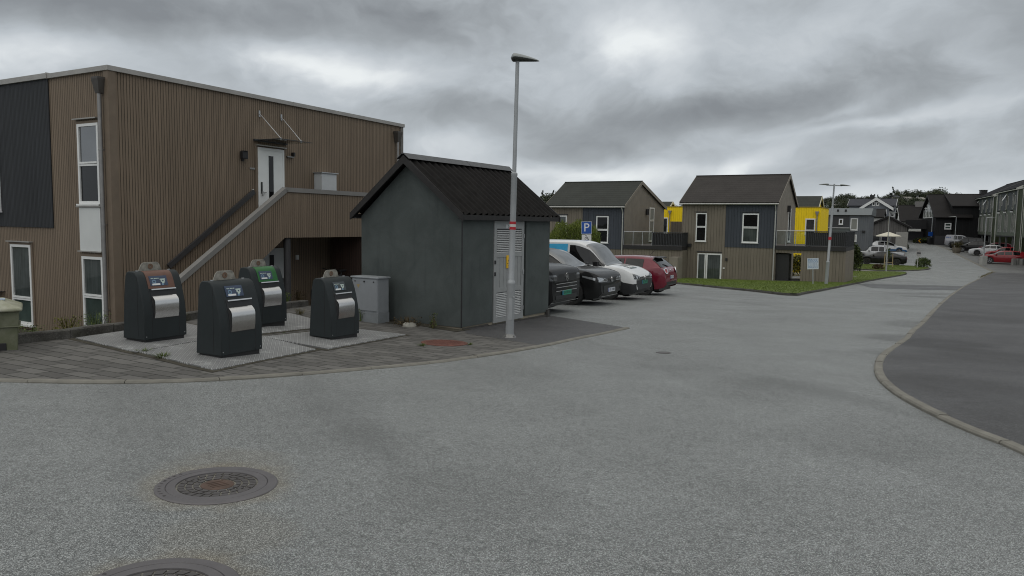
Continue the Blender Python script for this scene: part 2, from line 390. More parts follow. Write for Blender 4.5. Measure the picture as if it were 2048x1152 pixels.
def stone_mat():
    m, nt, b = newmat('mossy granite'); oc = oco(nt); n = noise(nt, oc, 3., 5, .65); n2 = noise(nt, oc, 38., 4, .7); n3 = noise(nt, oc, 1.1, 5, .6)
    c = mixc(nt, ss(nt, n, .3, .7), (.055, .052, .048), (.125, .122, .112)); c = mixc(nt, M(nt, 'MULTIPLY', ss(nt, n2, .52, .7), .5), c, (.19, .185, .17)); c = mixc(nt, M(nt, 'MULTIPLY', ss(nt, n3, .5, .66), .6), c, (.045, .045, .020))
    setp(nt, b, Base_Color=c, Roughness=.9); b.inputs['Specular IOR Level'].default_value = .2; bump(nt, b, M(nt, 'ADD', n2, n), .9, .02); return m
M_kerb2 = stone_mat()
M_dirt = plain('gravel and soil', (.06, .055, .042), .9, var=.35, scale=9, bmp=.8, bscale=60, spec=.2)
# ------------------------------------------------------------------ draped sheets
XS = [-10, -4.7, -4.2, -3.7, -3.2, -1]; YS = [k[0] for k in KN[:-1]] + [9.5, 14.5]
def sheet(name, loops, dz, mat, kind='structure', drop=None):
    bm = NB(); es = []
    for lp in loops:
        vs = [bm.verts.new((p[0], p[1], 0)) for p in lp]
        es += [bm.edges.new((vs[i], vs[(i + 1) % len(vs)])) for i in range(len(vs))]
    bmesh.ops.triangle_fill(bm, use_beauty=True, use_dissolve=False, edges=es, normal=(0, 0, 1))
    for co, no in [((x, 0, 0), (1, 0, 0)) for x in XS] + [((0, y, 0), (0, 1, 0)) for y in YS]:
        bmesh.ops.bisect_plane(bm, geom=bm.verts[:] + bm.edges[:] + bm.faces[:], plane_co=co, plane_no=no, dist=1e-4)
    for v in bm.verts: v.co.z = (T(v.co.x, v.co.y) if drop is None else drop) + dz
    bmesh.ops.recalc_face_normals(bm, faces=bm.faces[:])
    up = sum(f.normal.z * f.calc_area() for f in bm.faces)
    if up < 0: bmesh.ops.reverse_faces(bm, faces=bm.faces[:])
    me = bpy.data.meshes.new(name); bm.to_mesh(me); bm.free(); me.materials.append(mat)
    o = bpy.data.objects.new(name, me); C.objects.link(o); tag(o, kind=kind); return o
def kerb(name, pts, w, h, mat, stone=.95, low=.15, smooth=6, gap=.012, side=0.):
    P = catmull([(p[0], p[1], 0) for p in pts], smooth) if smooth else [Vector((p[0], p[1], 0)) for p in pts]
    # cut the run into stones, each following the curve
    bm = NB(); rnd = random.Random(name + str(len(P)))
    S = [0]
    for a, b in zip(P, P[1:]): S.append(S[-1] + (b - a).length)
    def pt(s):
        s = min(max(s, 0), S[-1] - 1e-6)
        for i in range(len(P) - 1):
            if S[i + 1] >= s:
                t = (s - S[i]) / max(1e-9, S[i + 1] - S[i]); return P[i].lerp(P[i + 1], t), (P[i + 1] - P[i]).normalized()
    s = 0
    while s < S[-1] - .05:
        e = min(s + stone, S[-1]); k = max(1, int((e - s - gap) / .32)); rows = []
        jit = rnd.uniform(-.006, .006); jl = rnd.uniform(-.006, .006)
        for i in range(k + 1):
            p, d = pt(s + gap / 2 + (e - s - gap) * i / k); nrm = Vector((d.y, -d.x, 0))
            l = p - nrm * (w / 2 + jl) + nrm * side; r_ = p + nrm * (w / 2 - jl) + nrm * side
            z = T(p.x, p.y) + h + jit; zl = T(p.x, p.y) - low
            b_ = .018
            rows.append([Vector((l.x, l.y, zl)), Vector((l.x, l.y, z - b_)), l + nrm * b_ + Vector((0, 0, z)), r_ - nrm * b_ + Vector((0, 0, z)), Vector((r_.x, r_.y, z - b_)), Vector((r_.x, r_.y, zl))])
        V = [[bm.verts.new(q) for q in row] for row in rows]
        for A, B in zip(V, V[1:]):
            for j in range(5): bm.faces.new((A[j], A[j + 1], B[j + 1], B[j]))
        bm.faces.new(V[0][::-1]); bm.faces.new(V[-1]); s = e
    o = obj(name, bm, mat); tag(o, kind='structure'); return o
def G2(*pp): return [tuple(g(*p)[:2]) for p in pp]
# building pit beside the brown block: its floor lies lower than the paving
u2 = Vector((math.cos(R(BA)), math.sin(R(BA)), 0)); n2 = Vector((u2.y, -u2.x, 0))   # along the block's long side / outward
B0 = Vector((-8.62, 16, 0))
WALL = [g(-60, 708), g(40, 686), g(103, 682), g(171, 671.5), g(251, 661), g(368, 643), g(398, 637), g(500, 626), g(612, 613)]
WALL = [(p.x, p.y) for p in WALL]
ex_ = Vector(WALL[-1] + (0,)) + u2 * 9
pit = WALL + [(ex_.x, ex_.y), (ex_.x - 26, ex_.y + 12), (-38, 22), (-30, WALL[0][1] - 2)]
big = [(-900, -60), (900, -60), (900, 1500), (-900, 1500)]
sheet('ground', [big, pit], 0, M_gnd)
sheet('yard', [pit], 0, M_dirt, drop=-.98)
sheet('road', [[(-70, -14), (70, -14), (90, 60), (86, 70), (79, 90), (76, 108), (73.5, 134), (60, 134), (52, 132), (38, 112), (36, 98), (30, 92), (8.5, 62), (-14, 46)], pit], .004, M_road)
# paving with its low kerb
KL = [(-14, 9.4)] + G2((-120, 758), (0, 763), (200, 767), (420, 762), (640, 747), (860, 727), (1060, 698), (1160, 677), (1255, 657))
KLs = [tuple(p[:2]) for p in catmull([(x, y, 0) for x, y in KL], 6)]
S0 = Vector((-1.044, 15.3, 0)); SA = 57.3
sx_ = Vector((math.cos(R(SA)), math.sin(R(SA)), 0)); sy_ = Vector((-sx_.y, sx_.x, 0))
sh = lambda a, b: tuple((S0 + sx_ * a + sy_ * b)[:2])
edge_a = g(1085, 693); edge_b = g(932, 668)
pv = [p for p in KLs if p[0] < edge_a.x]
edge_a = g(1085, 693); edge_b = g(932, 668)
back = [tuple(edge_b[:2]), sh(.4, .2), sh(.4, 2.4), sh(3.0, 3.5), (ex_.x + .3, ex_.y)] + WALL[::-1]
sheet('paving', [pv + [tuple(edge_a[:2])] + back + [(-14, WALL[0][1])]], .014, M_pave)
wk = [p for p in KLs if p[0] >= edge_a.x]
sheet('walkway', [[tuple(edge_a[:2])] + wk + G2((1175, 644), (1098, 632)) + [sh(3.4, -.15), sh(3.4, .4), sh(.5, .3), tuple(edge_b[:2])]], .016, M_walk)
kerb('kerb', KL, .12, .032, M_kerb, 1.0, .15, 6, .008)
sheet('soil_strip', [[sh(-.34, -.12), sh(-.20, .9), sh(-.42, 1.7), sh(-.25, 2.1), sh(.2, 2.1), sh(.2, -.12)]], .022, M_dirt)
# right-hand pavement and its kerb
KR = [(8.6, .2), (6.4, 2.6), (5.0, 4.6)] + G2((2200, 985), (2048, 905), (1930, 858), (1830, 810), (1778, 775), (1758, 745), (1768, 712), (1810, 682), (1826, 663), (1850, 643), (1892, 600), (1940, 567), (1985, 545))
KRs = [tuple(p[:2]) for p in catmull([(x, y, 0) for x, y in KR], 6)]
far_r = g(2080, 549)
sheet('pavement', [KRs + [tuple(far_r[:2]), (60, 60), (70, 30), (60, -6), (11, -2)]], .032, M_walk)
kerb('kerb', KR, .125, .045, M_kerb, 1.0, .15, 6, .014)
# resurfaced strip across the road and stains
sheet('asphalt_strip', [G2((1712, 568), (1830, 570), (1948, 573), (1944, 581), (1850, 580), (1745, 576))], .012, M_patch)
# right-hand parking lot
LOTK = G2((1868, 489), (1893, 498), (1915, 509), (1945, 524), (1972, 537), (1990, 545))
sheet('parking_lot', [[tuple(p) for p in LOTK] + [(75, 62), (120, 70), (120, 125), (68, 122)]], .010, M_lot)
kerb('kerb', LOTK, .3, .03, M_kerb, 2.2, .1, 4, .02)
# lawns
LK = G2((1330, 566), (1395, 572), (1440, 577), (1505, 583.5), (1555, 589.5), (1578, 591.5), (1596, 591.5), (1612, 588), (1640, 583), (1670, 577), (1700, 570.5), (1740, 562.5), (1780, 555.5), (1808, 550.3), (1813, 547.6), (1806, 545.6))
HB = [(7.0, 52), (9.5, 57), (20, 60), (31, 66.5)]
lawn_pts = [tuple(p[:2]) for p in catmull([(x, y, 0) for x, y in LK], 5)]
sheet('lawn', [lawn_pts + G2((1760, 544.6), (1699, 544.5)) + G2((1690, 563.5)) + [(21, 54), (10, 60), (5, 55)]], .11, M_grass)
kerb('kerb', LK, .22, .10, M_kerb2, 1.1, .15, 5, .02, side=-.08)
L2 = G2((1690, 529.5), (1698, 536.5), (1720, 539.2), (1770, 542), (1820, 542), (1850, 540), (1858, 537.6), (1848, 535.3), (1831, 533.8), (1784, 531.6))
sheet('lawn', [[tuple(p[:2]) for p in catmull([(x, y, 0) for x, y in L2 + [L2[0]]], 4)][:-1]], .10, M_grass)
kerb('kerb', L2[:8], .25, .10, M_kerb2, 1.2, .15, 4, .02)
sheet('path', [G2((1692, 545.5), (1760, 545.4), (1806, 546.2), (1812, 544.5), (1770, 542.6), (1720, 540.2), (1690, 536), (1655, 541), (1680, 566), (1690, 566))], .012, M_conc)
# low stone edge behind the paving
kerb('kerb', WALL, .16, .15, M_kerb2, .8, 1.0, 3, .015, side=0.)
# far hill
def hill():
    bm = NB(); nx, ny = 70, 26; V = []
    for j in range(ny + 1):
        row = []
        for i in range(nx + 1):
            x = -120 + 480 * i / nx; y = 170 + 300 * j / ny
            hgt = 8.5 * math.exp(-((x - 150) / 70) ** 2) + 5 * math.exp(-((x - 95) / 60) ** 2) + 5 * math.exp(-((x + 10) / 70) ** 2)
            k = min(1, max(0, (y - 175) / 110)); k = k * k * (3 - 2 * k)
            z = T(60, y) - 3.4 + (hgt - 4) * k * (1 if j < ny else 1)
            row.append(bm.verts.new((x, y, z + (.0 if j else -3))))
        V.append(row)
    for a, b in zip(V, V[1:]):
        for i in range(nx): bm.faces.new((a[i], a[i + 1], b[i + 1], b[i]))
    o = obj('hill', bm, M_gnd, smooth=True); tag(o, kind='structure'); return o
hill()
# ------------------------------------------------------------------ shared materials
BROWN = (.196, .151, .109)
M_clad = cladding('brown timber cladding', BROWN, .068, .18, gapcol=.28)
M_trim = plain('brown timber trim', tuple(c * .84 for c in BROWN), .7, var=.14, scale=3)
M_dclad = cladding('charcoal timber cladding', (.034, .037, .041), .056, .18, var=.25)
M_white = plain('white paint', (.72, .73, .72), .45, var=.05, scale=3)
M_offw = plain('white panel', (.60, .62, .61), .5, var=.06, scale=2)
M_fascia = plain('zinc coping', (.34, .33, .31), .5, metal=.35, var=.14, scale=2.5)
M_zinc = plain('galvanised steel', (.42, .43, .44), .42, metal=.75, var=.15, scale=8)
M_pipe = plain('weathered pipe', (.25, .245, .24), .42, metal=.55, var=.2, scale=5)
M_dkpipe = plain('dark pipe', (.075, .068, .062), .5, metal=.3, var=.2, scale=5)
M_black = plain('black plastic', (.014, .014, .015), .5, var=.2)
M_dark = plain('charcoal metal', (.035, .037, .040), .5, var=.15)
M_rail = plain('grey coping board', (.20, .195, .185), .65, var=.12, scale=3)
M_drail = plain('dark rail', (.040, .039, .041), .6, var=.15)
M_steel = plain('brushed steel', (.62, .61, .60), .20, metal=1., var=.03, scale=3)
M_greybox = plain('grey cabinet paint', (.235, .25, .265), .5, var=.08, scale=4, bmp=.1)
M_ltbox = plain('light grey cabinet', (.48, .50, .51), .5, var=.06)
M_glass = glass('dark window glass', (.009, .010, .011), 1.42)
M_skyglass = glass('reflective window glass', (.03, .034, .04), 2.6)
M_curt = glass('window glass with blinds', (.050, .060, .058), 1.6, .04, (.095, .108, .106))
M_frost = glass('frosted green glass', (.055, .078, .070), 1.5, .12)
def clear_glass():
    m, nt, b = newmat('clear sheet glass'); out = [n for n in nt.nodes if n.type == 'OUTPUT_MATERIAL'][0]
    tr = nd(nt, 'ShaderNodeBsdfTransparent', {0: (.86, .90, .89, 1)}); gl = nd(nt, 'ShaderNodeBsdfGlossy', {0: (.9, .9, .9, 1), 1: .02})
    fr = nd(nt, 'ShaderNodeFresnel', {0: 1.35})
    mx = nd(nt, 'ShaderNodeMixShader', {0: fr.outputs[0], 1: tr.outputs[0], 2: gl.outputs[0]}); nt.links.new(mx.outputs[0], out.inputs[0]); return m
M_clear = clear_glass()
# window made of frame bars, panes and a sill; s runs along the wall, d out of it
def window(parent, o, ax, out, s0, s1, z0, z1, cuts=(), gl=None, fm=None, fw=.06, dep=.045, name='window', sill=True, vcuts=()):
    o = Vector(o); ax = Vector(ax).normalized(); out = Vector(out).normalized()
    fr = Matrix((ax, out, Vector((0, 0, 1)))).transposed().to_4x4(); fr.translation = o
    bm = NB()
    box(bm, s0, s0 + fw, -.05, dep, z0, z1, 0, fr); box(bm, s1 - fw, s1, -.05, dep, z0, z1, 0, fr)
    zs = [z0] + list(cuts) + [z1]
    box(bm, s0 + fw, s1 - fw, -.05, dep, z0, z0 + fw, 0, fr); box(bm, s0 + fw, s1 - fw, -.05, dep, z1 - fw, z1, 0, fr)
    for c in cuts:
        box(bm, s0 + fw, s1 - fw, -.05, dep, c - fw * .75, c - fw * .08, 0, fr); box(bm, s0 + fw, s1 - fw, -.05, dep + .012, c + fw * .08, c + fw * .75, 0, fr)
    vs = [s0 + fw] + list(vcuts) + [s1 - fw]
    for c in vcuts: box(bm, c - fw * .4, c + fw * .4, -.05, dep - .004, z0 + fw, z1 - fw, 0, fr)
    w = obj(name, bm, fm or M_white, parent)
    gl = gl or M_glass
    for i, (a, b) in enumerate(zip(zs, zs[1:])):
        bm = NB(); box(bm, s0 + fw * .9, s1 - fw * .9, -.03, dep - .03, a + fw * .6, b - fw * .6, 0, fr)
        obj('pane', bm, gl[min(i, len(gl) - 1)] if isinstance(gl, (list, tuple)) else gl, w)
    if sill:
        bm = NB(); box(bm, s0 - .03, s1 + .03, -.02, dep + .05, z0 - .04, z0 - .003, 0, fr); obj('sill', bm, fm or M_white, w)
    return w
# ------------------------------------------------------------------ brown apartment block
BL = thing('apartment_block', 'brown timber clad flat roofed apartment block with outside stairs', 'building', B0, BA)
bm = NB(); box(bm, 0, 10.07, 0, 12, -1.3, 4.84); obj('wall', bm, M_clad, BL)
bm = NB(); box(bm, -.026, -.002, 2.22, 12, 1.48, 4.84); obj('dark_panel', bm, M_dclad, BL)
bm = NB(); box(bm, -.035, 0, -.035, .14, -1.3, 4.84); box(bm, 0, .14, -.035, -.001, -1.3, 4.84); obj('corner_board', bm, M_trim, BL)
bm = NB(); box(bm, 9.96, 10.10, -.03, -.001, -1.3, 4.84); box(bm, 10.0, 10.10, 0, .1, -1.3, 4.84); obj('corner_board', bm, plain('weathered grey board', (.15, .14, .13), .7), BL)
bm = NB()
box(bm, -.06, 10.14, -.06, 2.2, 4.84, 4.945); box(bm, -.075, 10.14, 2.2, 12.1, 4.842, 4.962)
for x in (1.9, 5.2, 8.1): box(bm, x, x + .012, -.066, -.058, 4.84, 4.95)
box(bm, -.08, .5, 2.185, 2.21, 4.835, 4.972)
obj('roof_edge', bm, M_fascia, BL, bevel=.012)
lax, lout = (0, 1, 0), (-1, 0, 0)
def ledge(y0, y1, z, d=.10): bm = NB(); box(bm, -d, -.001, y0, y1, z, z + .025); obj('drip_ledge', bm, M_fascia, BL)
def reveal(y0, y1, z0, z1): bm = NB(); box(bm, -.03, -.001, y0 - .07, y0, z0, z1 + .06); box(bm, -.03, -.001, y1, y1 + .07, z0, z1 + .06); box(bm, -.03, -.001, y0, y1, z1, z1 + .06); obj('window_surround', bm, M_trim, BL)
window(BL, (0, 0, 0), lax, lout, .37, 1.14, 2.03, 3.77, [2.90], [M_glass, M_skyglass]); ledge(.36, 1.22, 3.86); ledge(.30, 1.22, 1.955, .08); reveal(.37, 1.14, 2.03, 3.77)
bm = NB(); box(bm, -.05, 0, .37, 1.15, .99, 1.95); obj('infill_panel', bm, M_offw, BL)
window(BL, (0, 0, 0), lax, lout, .36, 1.13, -.78, .87, [-.01], [M_frost, M_curt]); ledge(.32, 1.2, .97, .09); reveal(.36, 1.13, -.78, .87)
window(BL, (0, 0, 0), lax, lout, 3.19, 4.06, -.86, 1.06, [-.23], [M_frost, M_curt]); ledge(3.12, 4.14, 1.12, .1); reveal(3.19, 4.06, -.86, 1.06)
window(BL, (-.025, 0, 0), lax, lout, 4.40, 5.3, 1.86, 3.78, [2.75], [M_glass, M_skyglass])
def downpipe(parent, p, ztop, zbot, out, ax, mt, hop=M_dkpipe):
    p = Vector(p); out = Vector(out); ax = Vector(ax)
    bm = NB(); c = p + out * .10
    tube(bm, (c.x, c.y, zbot), (c.x, c.y, ztop - .3), .042, n=14)
    for z in (ztop - 1.5, ztop - 3.1, zbot + .9): tube(bm, (c.x, c.y, z), (c.x, c.y, z + .035), .05, n=14); bar(bm, (c.x, c.y, z + .02), Vector((p.x, p.y, z + .02)), .02)
    pi = obj('downpipe', bm, mt, parent, smooth=True)
    bm = NB()
    def ring(w, d0, d1, z): return [p + ax * a + out * b + Vector((0, 0, z - p.z)) for a, b in ((-w * .86, d0), (w * .86, d0), (w * .86, d1 * .86), (-w * .86, d1 * .86))]
    r1 = [bm.verts.new(q) for q in ring(.14, .002, .23, ztop)]; r0 = [bm.verts.new(q) for q in ring(.075, .03, .17, ztop - .30)]; r2 = [bm.verts.new(q) for q in ring(.14, .002, .23, ztop + .04)]
    for a, b in ((r0, r1), (r1, r2)):
        for k in range(4): bm.faces.new((a[k], a[(k + 1) % 4], b[(k + 1) % 4], b[k]))
    bm.faces.new(r0[::-1]); bm.faces.new(r2); obj('hopper', bm, hop, pi)
downpipe(BL, (0, .185, 0), 4.66, -1.2, (-1, 0, 0), (0, 1, 0), M_pipe)
downpipe(BL, (9.72, 0, 0), 4.62, -1.2, (0, -1, 0), (1, 0, 0), M_pipe)
# upper door
bm = NB(); box(bm, 3.97, 4.03, -.04, 0, 1.62, 3.6); box(bm, 4.81, 4.87, -.04, 0, 1.62, 3.6); box(bm, 3.97, 4.87, -.041, 0, 3.56, 3.62)
dr = obj('door', bm, M_white, BL)
bm = NB(); box(bm, 4.03, 4.81, -.03, 0, 1.64, 3.56); obj('door_leaf', bm, M_white, dr)
bm = NB(); box(bm, 4.33, 4.49, -.036, -.028, 1.8, 3.42); obj('door_glass', bm, M_glass, dr)
bm = NB(); box(bm, 4.06, 4.10, -.05, -.028, 2.42, 2.72, 0); bar(bm, (4.08, -.07, 2.46), (4.21, -.07, 2.45), .02, mat=1); box(bm, 4.07, 4.09, -.08, -.04, 2.36, 2.48, 1); obj('handle', bm, [M_black, M_steel], dr)
bm = NB(); box(bm, 3.93, 4.92, -.09, -.001, 3.655, 3.68); obj('drip_ledge', bm, M_fascia, BL)
bm = NB(); box(bm, 3.90, 3.965, -.03, -.001, 1.62, 3.65); box(bm, 4.875, 4.94, -.03, -.001, 1.62, 3.65); obj('door_surround', bm, M_trim, BL)
# glass canopy on two tie rods
bm = NB(); box(bm, 3.86, 4.98, -.95, -.06, 3.778, 3.79); cp = obj('canopy', bm, M_clear, BL)
bm = NB(); box(bm, 3.85, 4.99, -.06, -.001, 3.765, 3.815); box(bm, 3.85, 4.99, -.957, -.95, 3.776, 3.792); box(bm, 3.853, 3.86, -.95, -.06, 3.776, 3.792); obj('canopy_rail', bm, M_dark, cp)
for x0, x1 in ((4.06, 3.98), (4.81, 4.68)):
    bm = NB(); tube(bm, (x0, -.03, 4.47), (x1, -.86, 3.80), .011, n=8); box(bm, x0 - .025, x0 + .025, -.02, -.001, 4.40, 4.56); tube(bm, (x1, -.86, 3.76), (x1, -.86, 3.82), .025, n=10); obj('tie_rod', bm, M_zinc, cp)
bm = NB(); box(bm, 3.40, 3.57, -.13, -.03, 3.27, 3.46); box(bm, 3.42, 3.55, -.15, -.02, 3.455, 3.475); box(bm, 3.45, 3.52, -.05, -.001, 3.22, 3.28); obj('wall_lamp', bm, M_black, BL, bevel=.008)
bm = NB(); box(bm, 3.72, 3.88, -.02, -.001, 3.03, 3.075); obj('number_plate', bm, M_pipe, BL)
bm = NB(); box(bm, 3.80, 3.83, -.03, -.001, 2.44, 2.52); obj('door_bell', bm, M_white, BL)
bm = NB(); box(bm, 4.98, 5.22, -.05, -.001, 3.44, 3.475); box(bm, 5.16, 5.22, -.10, -.001, 3.475, 3.58, 1); obj('door_closer_lamp', bm, [M_pipe, M_black], BL)
bm = NB(); box(bm, 6.02, 6.62, -.30, -.001, 2.2, 3.08); mb = obj('meter_box', bm, M_ltbox, BL, bevel=.01)
bm = NB(); box(bm, 5.98, 6.66, -.34, -.001, 3.081, 3.105); obj('lid', bm, M_zinc, mb)
# stair and landing with clad parapet, outer face 1.4 m from the wall
OY = -1.4
x0, z0, x1, z1 = .53, .40, 3.62, 2.55                    # line of the sloping rail
zb = lambda x: 1.29 - (3.56 - x) * .70                   # underside of the flight
bm = NB()
prism(bm, [(x0, OY, z0 - .10), (x1, OY, z1 - .10), (10.07, OY, 2.47), (10.07, OY, 1.30), (3.56, OY, 1.30), (2.42, OY, .49), (1.2, OY, -.38), (.4, OY, -1.2), (x0 - .15, OY, -1.2)], (0, .10, 0))
box(bm, 9.97, 10.07, OY + .1, 0, 1.30, 2.47)
sp = obj('stair_parapet', bm, M_clad, BL)
bm = NB()
for a, b in (((x0 - .06, OY + .05, z0 - .06), (x1, OY + .05, z1 - .06)), ((x1 - .02, OY + .05, 2.49), (10.1, OY + .05, 2.49))): bar(bm, a, b, .16, .11)
obj('parapet_coping', bm, M_rail, BL)
bm = NB(); bar(bm, (1.27, -.06, .63), (3.80, -.06, 2.46), .06, .115); obj('wall_handrail', bm, M_drail, BL)
bm = NB()
n = 13
for i in range(n):
    xa = x0 + .15 + (x1 - x0 - .1) * i / n; za = -.62 + 2.22 * (i + 1) / n
    box(bm, xa, xa + .30, OY + .10, -.02, za - .05, za)
prism(bm, [(.5, OY + .1, -.75), (3.6, OY + .1, 1.45), (3.6, OY + .1, 1.31), (1.2, OY + .1, -.36), (.4, OY + .1, -1.1)], (0, 1.28, 0))
obj('stair_flight', bm, M_rail, BL)
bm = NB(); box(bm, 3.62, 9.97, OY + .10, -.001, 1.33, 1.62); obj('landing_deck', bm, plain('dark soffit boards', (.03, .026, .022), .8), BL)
bm = NB(); tube(bm, (3.74, -1.28, -1.2), (3.74, -1.28, 1.33), .085, n=16); obj('landing_post', bm, M_drail, BL, smooth=True)
bm = NB(); tube(bm, (8.9, -1.28, -1.2), (8.9, -1.28, 1.33), .085, n=16); obj('landing_post', bm, M_drail, BL, smooth=True)
bm = NB(); box(bm, 3.9, 4.84, -.035, 0, -1.0, .98); ld = obj('lower_door', bm, M_offw, BL)
bm = NB(); box(bm, 4.31, 4.46, -.042, -.03, -.2, .80); obj('door_glass', bm, M_black, ld)
bm = NB(); box(bm, 4.72, 4.77, -.07, -.03, -.16, .16); bar(bm, (4.74, -.08, -.05), (4.60, -.08, -.05), .02); obj('handle', bm, M_black, ld)
bm = NB(); box(bm, 5.28, 5.37, -.04, -.001, .64, .77); obj('wall_switch', bm, M_white, BL)
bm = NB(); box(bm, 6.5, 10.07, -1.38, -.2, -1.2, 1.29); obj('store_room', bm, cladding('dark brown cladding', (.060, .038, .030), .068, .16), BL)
# ------------------------------------------------------------------ transformer kiosk
SH = thing('transformer_kiosk', 'dark grey rendered transformer kiosk with corrugated black gable roof', 'kiosk', S0, SA)
def render_mat():
    m, nt, b = newmat('grey render'); oc = oco(nt)
    n1 = noise(nt, oc, 1.4, 6, .65, .5); n2 = noise(nt, oc, 28., 4, .6); n3 = noise(nt, nd(nt, 'ShaderNodeMapping', {'Vector': oc, 'Scale': (5, 5, .7)}).outputs[0], 1., 4)
    c = mixc(nt, ss(nt, n1, .3, .72), (.062, .073, .071), (.085, .098, .096))
    c = mixc(nt, M(nt, 'MULTIPLY', ss(nt, n3, .55, .75), .3), c, (.036, .043, .043))
    c = mixc(nt, M(nt, 'MULTIPLY', ss(nt, n2, .62, .75), .22), c, (.10, .112, .112))
    setp(nt, b, Base_Color=c, Roughness=.85); b.inputs['Specular IOR Level'].default_value = .25
    bump(nt, b, n2, .35, .008); return m
M_render = render_mat()
W_, D_, ZB, ZE, ZR = 3.62, 2.84, -.44, 1.86, 3.02
bm = NB()
# render shell, door bay left open
gab = [(0, ZB), (D_, ZB), (D_, ZE), (D_ / 2, ZR), (0, ZE)]
for xx in (0, W_): quad(bm, [(xx, y, z) for y, z in gab])
quad(bm, [(0, D_, ZB), (W_, D_, ZB), (W_, D_, ZE), (0, D_, ZE)])
DX0, DX1 = 1.14, 2.52
box(bm, .004, DX0, 0, .12, ZB + .003, ZE); box(bm, DX1, W_ - .004, 0, .12, ZB + .003, ZE); box(bm, DX0, DX1, .001, .12, 1.80, ZE)
obj('wall', bm, M_render, SH)
bm = NB(); box(bm, -.006, .014, -.006, .014, ZB - .01, ZE); obj('corner_bead', bm, M_black, SH)
bm = NB(); box(bm, .03, W_ - .02, .03, D_ - .03, -1.1, ZB); obj('plinth', bm, plain('pale concrete plinth', (.27, .24, .185), .85, var=.3, scale=3, bmp=.4), SH)
bm = NB(); box(bm, .06, .98, -.012, .06, -1.0, -.47); box(bm, 1.02, 3.58, -.03, .06, -1.0, -.50); box(bm, 3.5, 3.6, -.05, .05, -1.0, -.38); obj('plinth_boards', bm, plain('old dark boards', (.05, .047, .044), .8, var=.3), SH)
# roof of corrugated sheets
def corr(name, parent, xa, xb, ya, za, yb, zb2, pitch, amp, thick, mat):
    bm = NB(); n = int((xb - xa) / pitch * 6); A = []; d = Vector((0, yb - ya, zb2 - za)); nrm = Vector((0, -(zb2 - za), (yb - ya))).normalized()
    if nrm.z < 0: nrm = -nrm
    rows = []
    for i in range(n + 1):
        x = xa + (xb - xa) * i / n; h = amp * max(-.55, math.sin(x / pitch * 2 * math.pi))
        p = Vector((x, ya, za)) + nrm * h
        rows.append((bm.verts.new(p), bm.verts.new(p + d), bm.verts.new(p - nrm * thick), bm.verts.new(p + d - nrm * thick)))
    for a, b in zip(rows, rows[1:]):
        bm.faces.new((a[0], b[0], b[1], a[1])); bm.faces.new((a[2], a[3], b[3], b[2])); bm.faces.new((a[0], a[2], b[2], b[0])); bm.faces.new((a[1], b[1], b[3], a[3]))
    for r_ in (rows[0], rows[-1]): bm.faces.new((r_[0], r_[1], r_[3], r_[2]))
    return obj(name, bm, mat, parent, smooth=True, auto=60)
M_corr = plain('corrugated roof sheet', (.010, .0092, .0088), .85, var=.4, scale=3, bmp=.15, spec=.2)
XA, XB = -.20, 3.86; ymid = 1.42
for y_e in (-.13, 2 * ymid + .13): corr('roof', SH, XA, XB, y_e, 1.925, ymid, 3.12, .215, .040, .02, M_corr)
bm = NB()
for x in (XA - .01, XB - .02):
    for s in (1, -1):
        yl = ymid - s * (ymid + .155); prism(bm, [(x, yl, 1.925), (x, ymid, 3.155), (x, ymid, 2.98), (x, yl, 1.775)], (.035, 0, 0))
box(bm, XA, XB, -.14, -.115, 1.80, 1.905); box(bm, XA, XB, 2 * ymid + .115, 2 * ymid + .14, 1.80, 1.905)
obj('barge_board', bm, plain('black stained board', (.016, .015, .015), .7, var=.3, scale=4), SH)
bm = NB(); box(bm, XA + .04, XB - .03, -.11, .0, 1.81, 1.83); box(bm, XA + .04, XB - .03, D_, 2 * ymid + .11, 1.81, 1.83); obj('soffit', bm, M_black, SH)
bm = NB()
for a, b in ((XA - .03, 2.0), (2.012, XB + .02)):
    prism(bm, [(a, ymid - .17, 3.075), (a, ymid - .03, 3.20), (a, ymid + .03, 3.20), (a, ymid + .17, 3.075), (a, ymid + .03, 3.175), (a, ymid - .03, 3.175)], (b - a, 0, 0))
obj('ridge_cap', bm, plain('lead grey ridge', (.085, .088, .092), .45, metal=.5, var=.2), SH)
# louvred steel doors
M_doorst = plain('grey steel door', (.27, .28, .28), .55, metal=.0, var=.08, scale=5)
M_louv = plain('louvre steel', (.58, .59, .59), .5, metal=.0, var=.08, scale=5)
d0, d1, dz0, dz1 = 1.17, 2.41, -.47, 1.79
bm = NB()
box(bm, d0, d0 + .10, -.012, .10, dz0, dz1); box(bm, d1 - .10, d1, -.012, .10, dz0, dz1); box(bm, d0 + .1, d1 - .1, -.0115, .10, dz1 - .17, dz1); box(bm, d0 + .1, d1 - .1, -.0115, .1, dz0, dz0 + .11)
box(bm, d0 + .1, d1 - .1, -.0115, .1, .985, 1.08); box(bm, d0 + .1, d1 - .1, -.0115, .1, .20, .30)
box(bm, d0 + .1, d1 - .1, .045, .1, dz0 + .1, dz1 - .1, 1)  # black backing paints the dark gaps seen between the slats
for k in range(7):
    xa = d0 + .105 + k * (d1 - d0 - .21) / 7; box(bm, xa, xa + (d1 - d0 - .21) / 7 - .01, .0, .05, .30, .985)
dd = obj('door', bm, [M_doorst, M_black], SH)
for za, zb_, n in ((1.09, dz1 - .18, 13), (dz0 + .12, .20, 14)):
    bm = NB()
    for k in range(n):
        z = za + (zb_ - za) * k / n; h = (zb_ - za) / n
        prism(bm, [(d0 + .105, -.016, z), (d0 + .105, .030, z + h * .62), (d0 + .105, .032, z + h * .55), (d0 + .105, -.012, z - .006)], (d1 - d0 - .21, 0, 0))
    obj('louvre', bm, M_louv, dd)
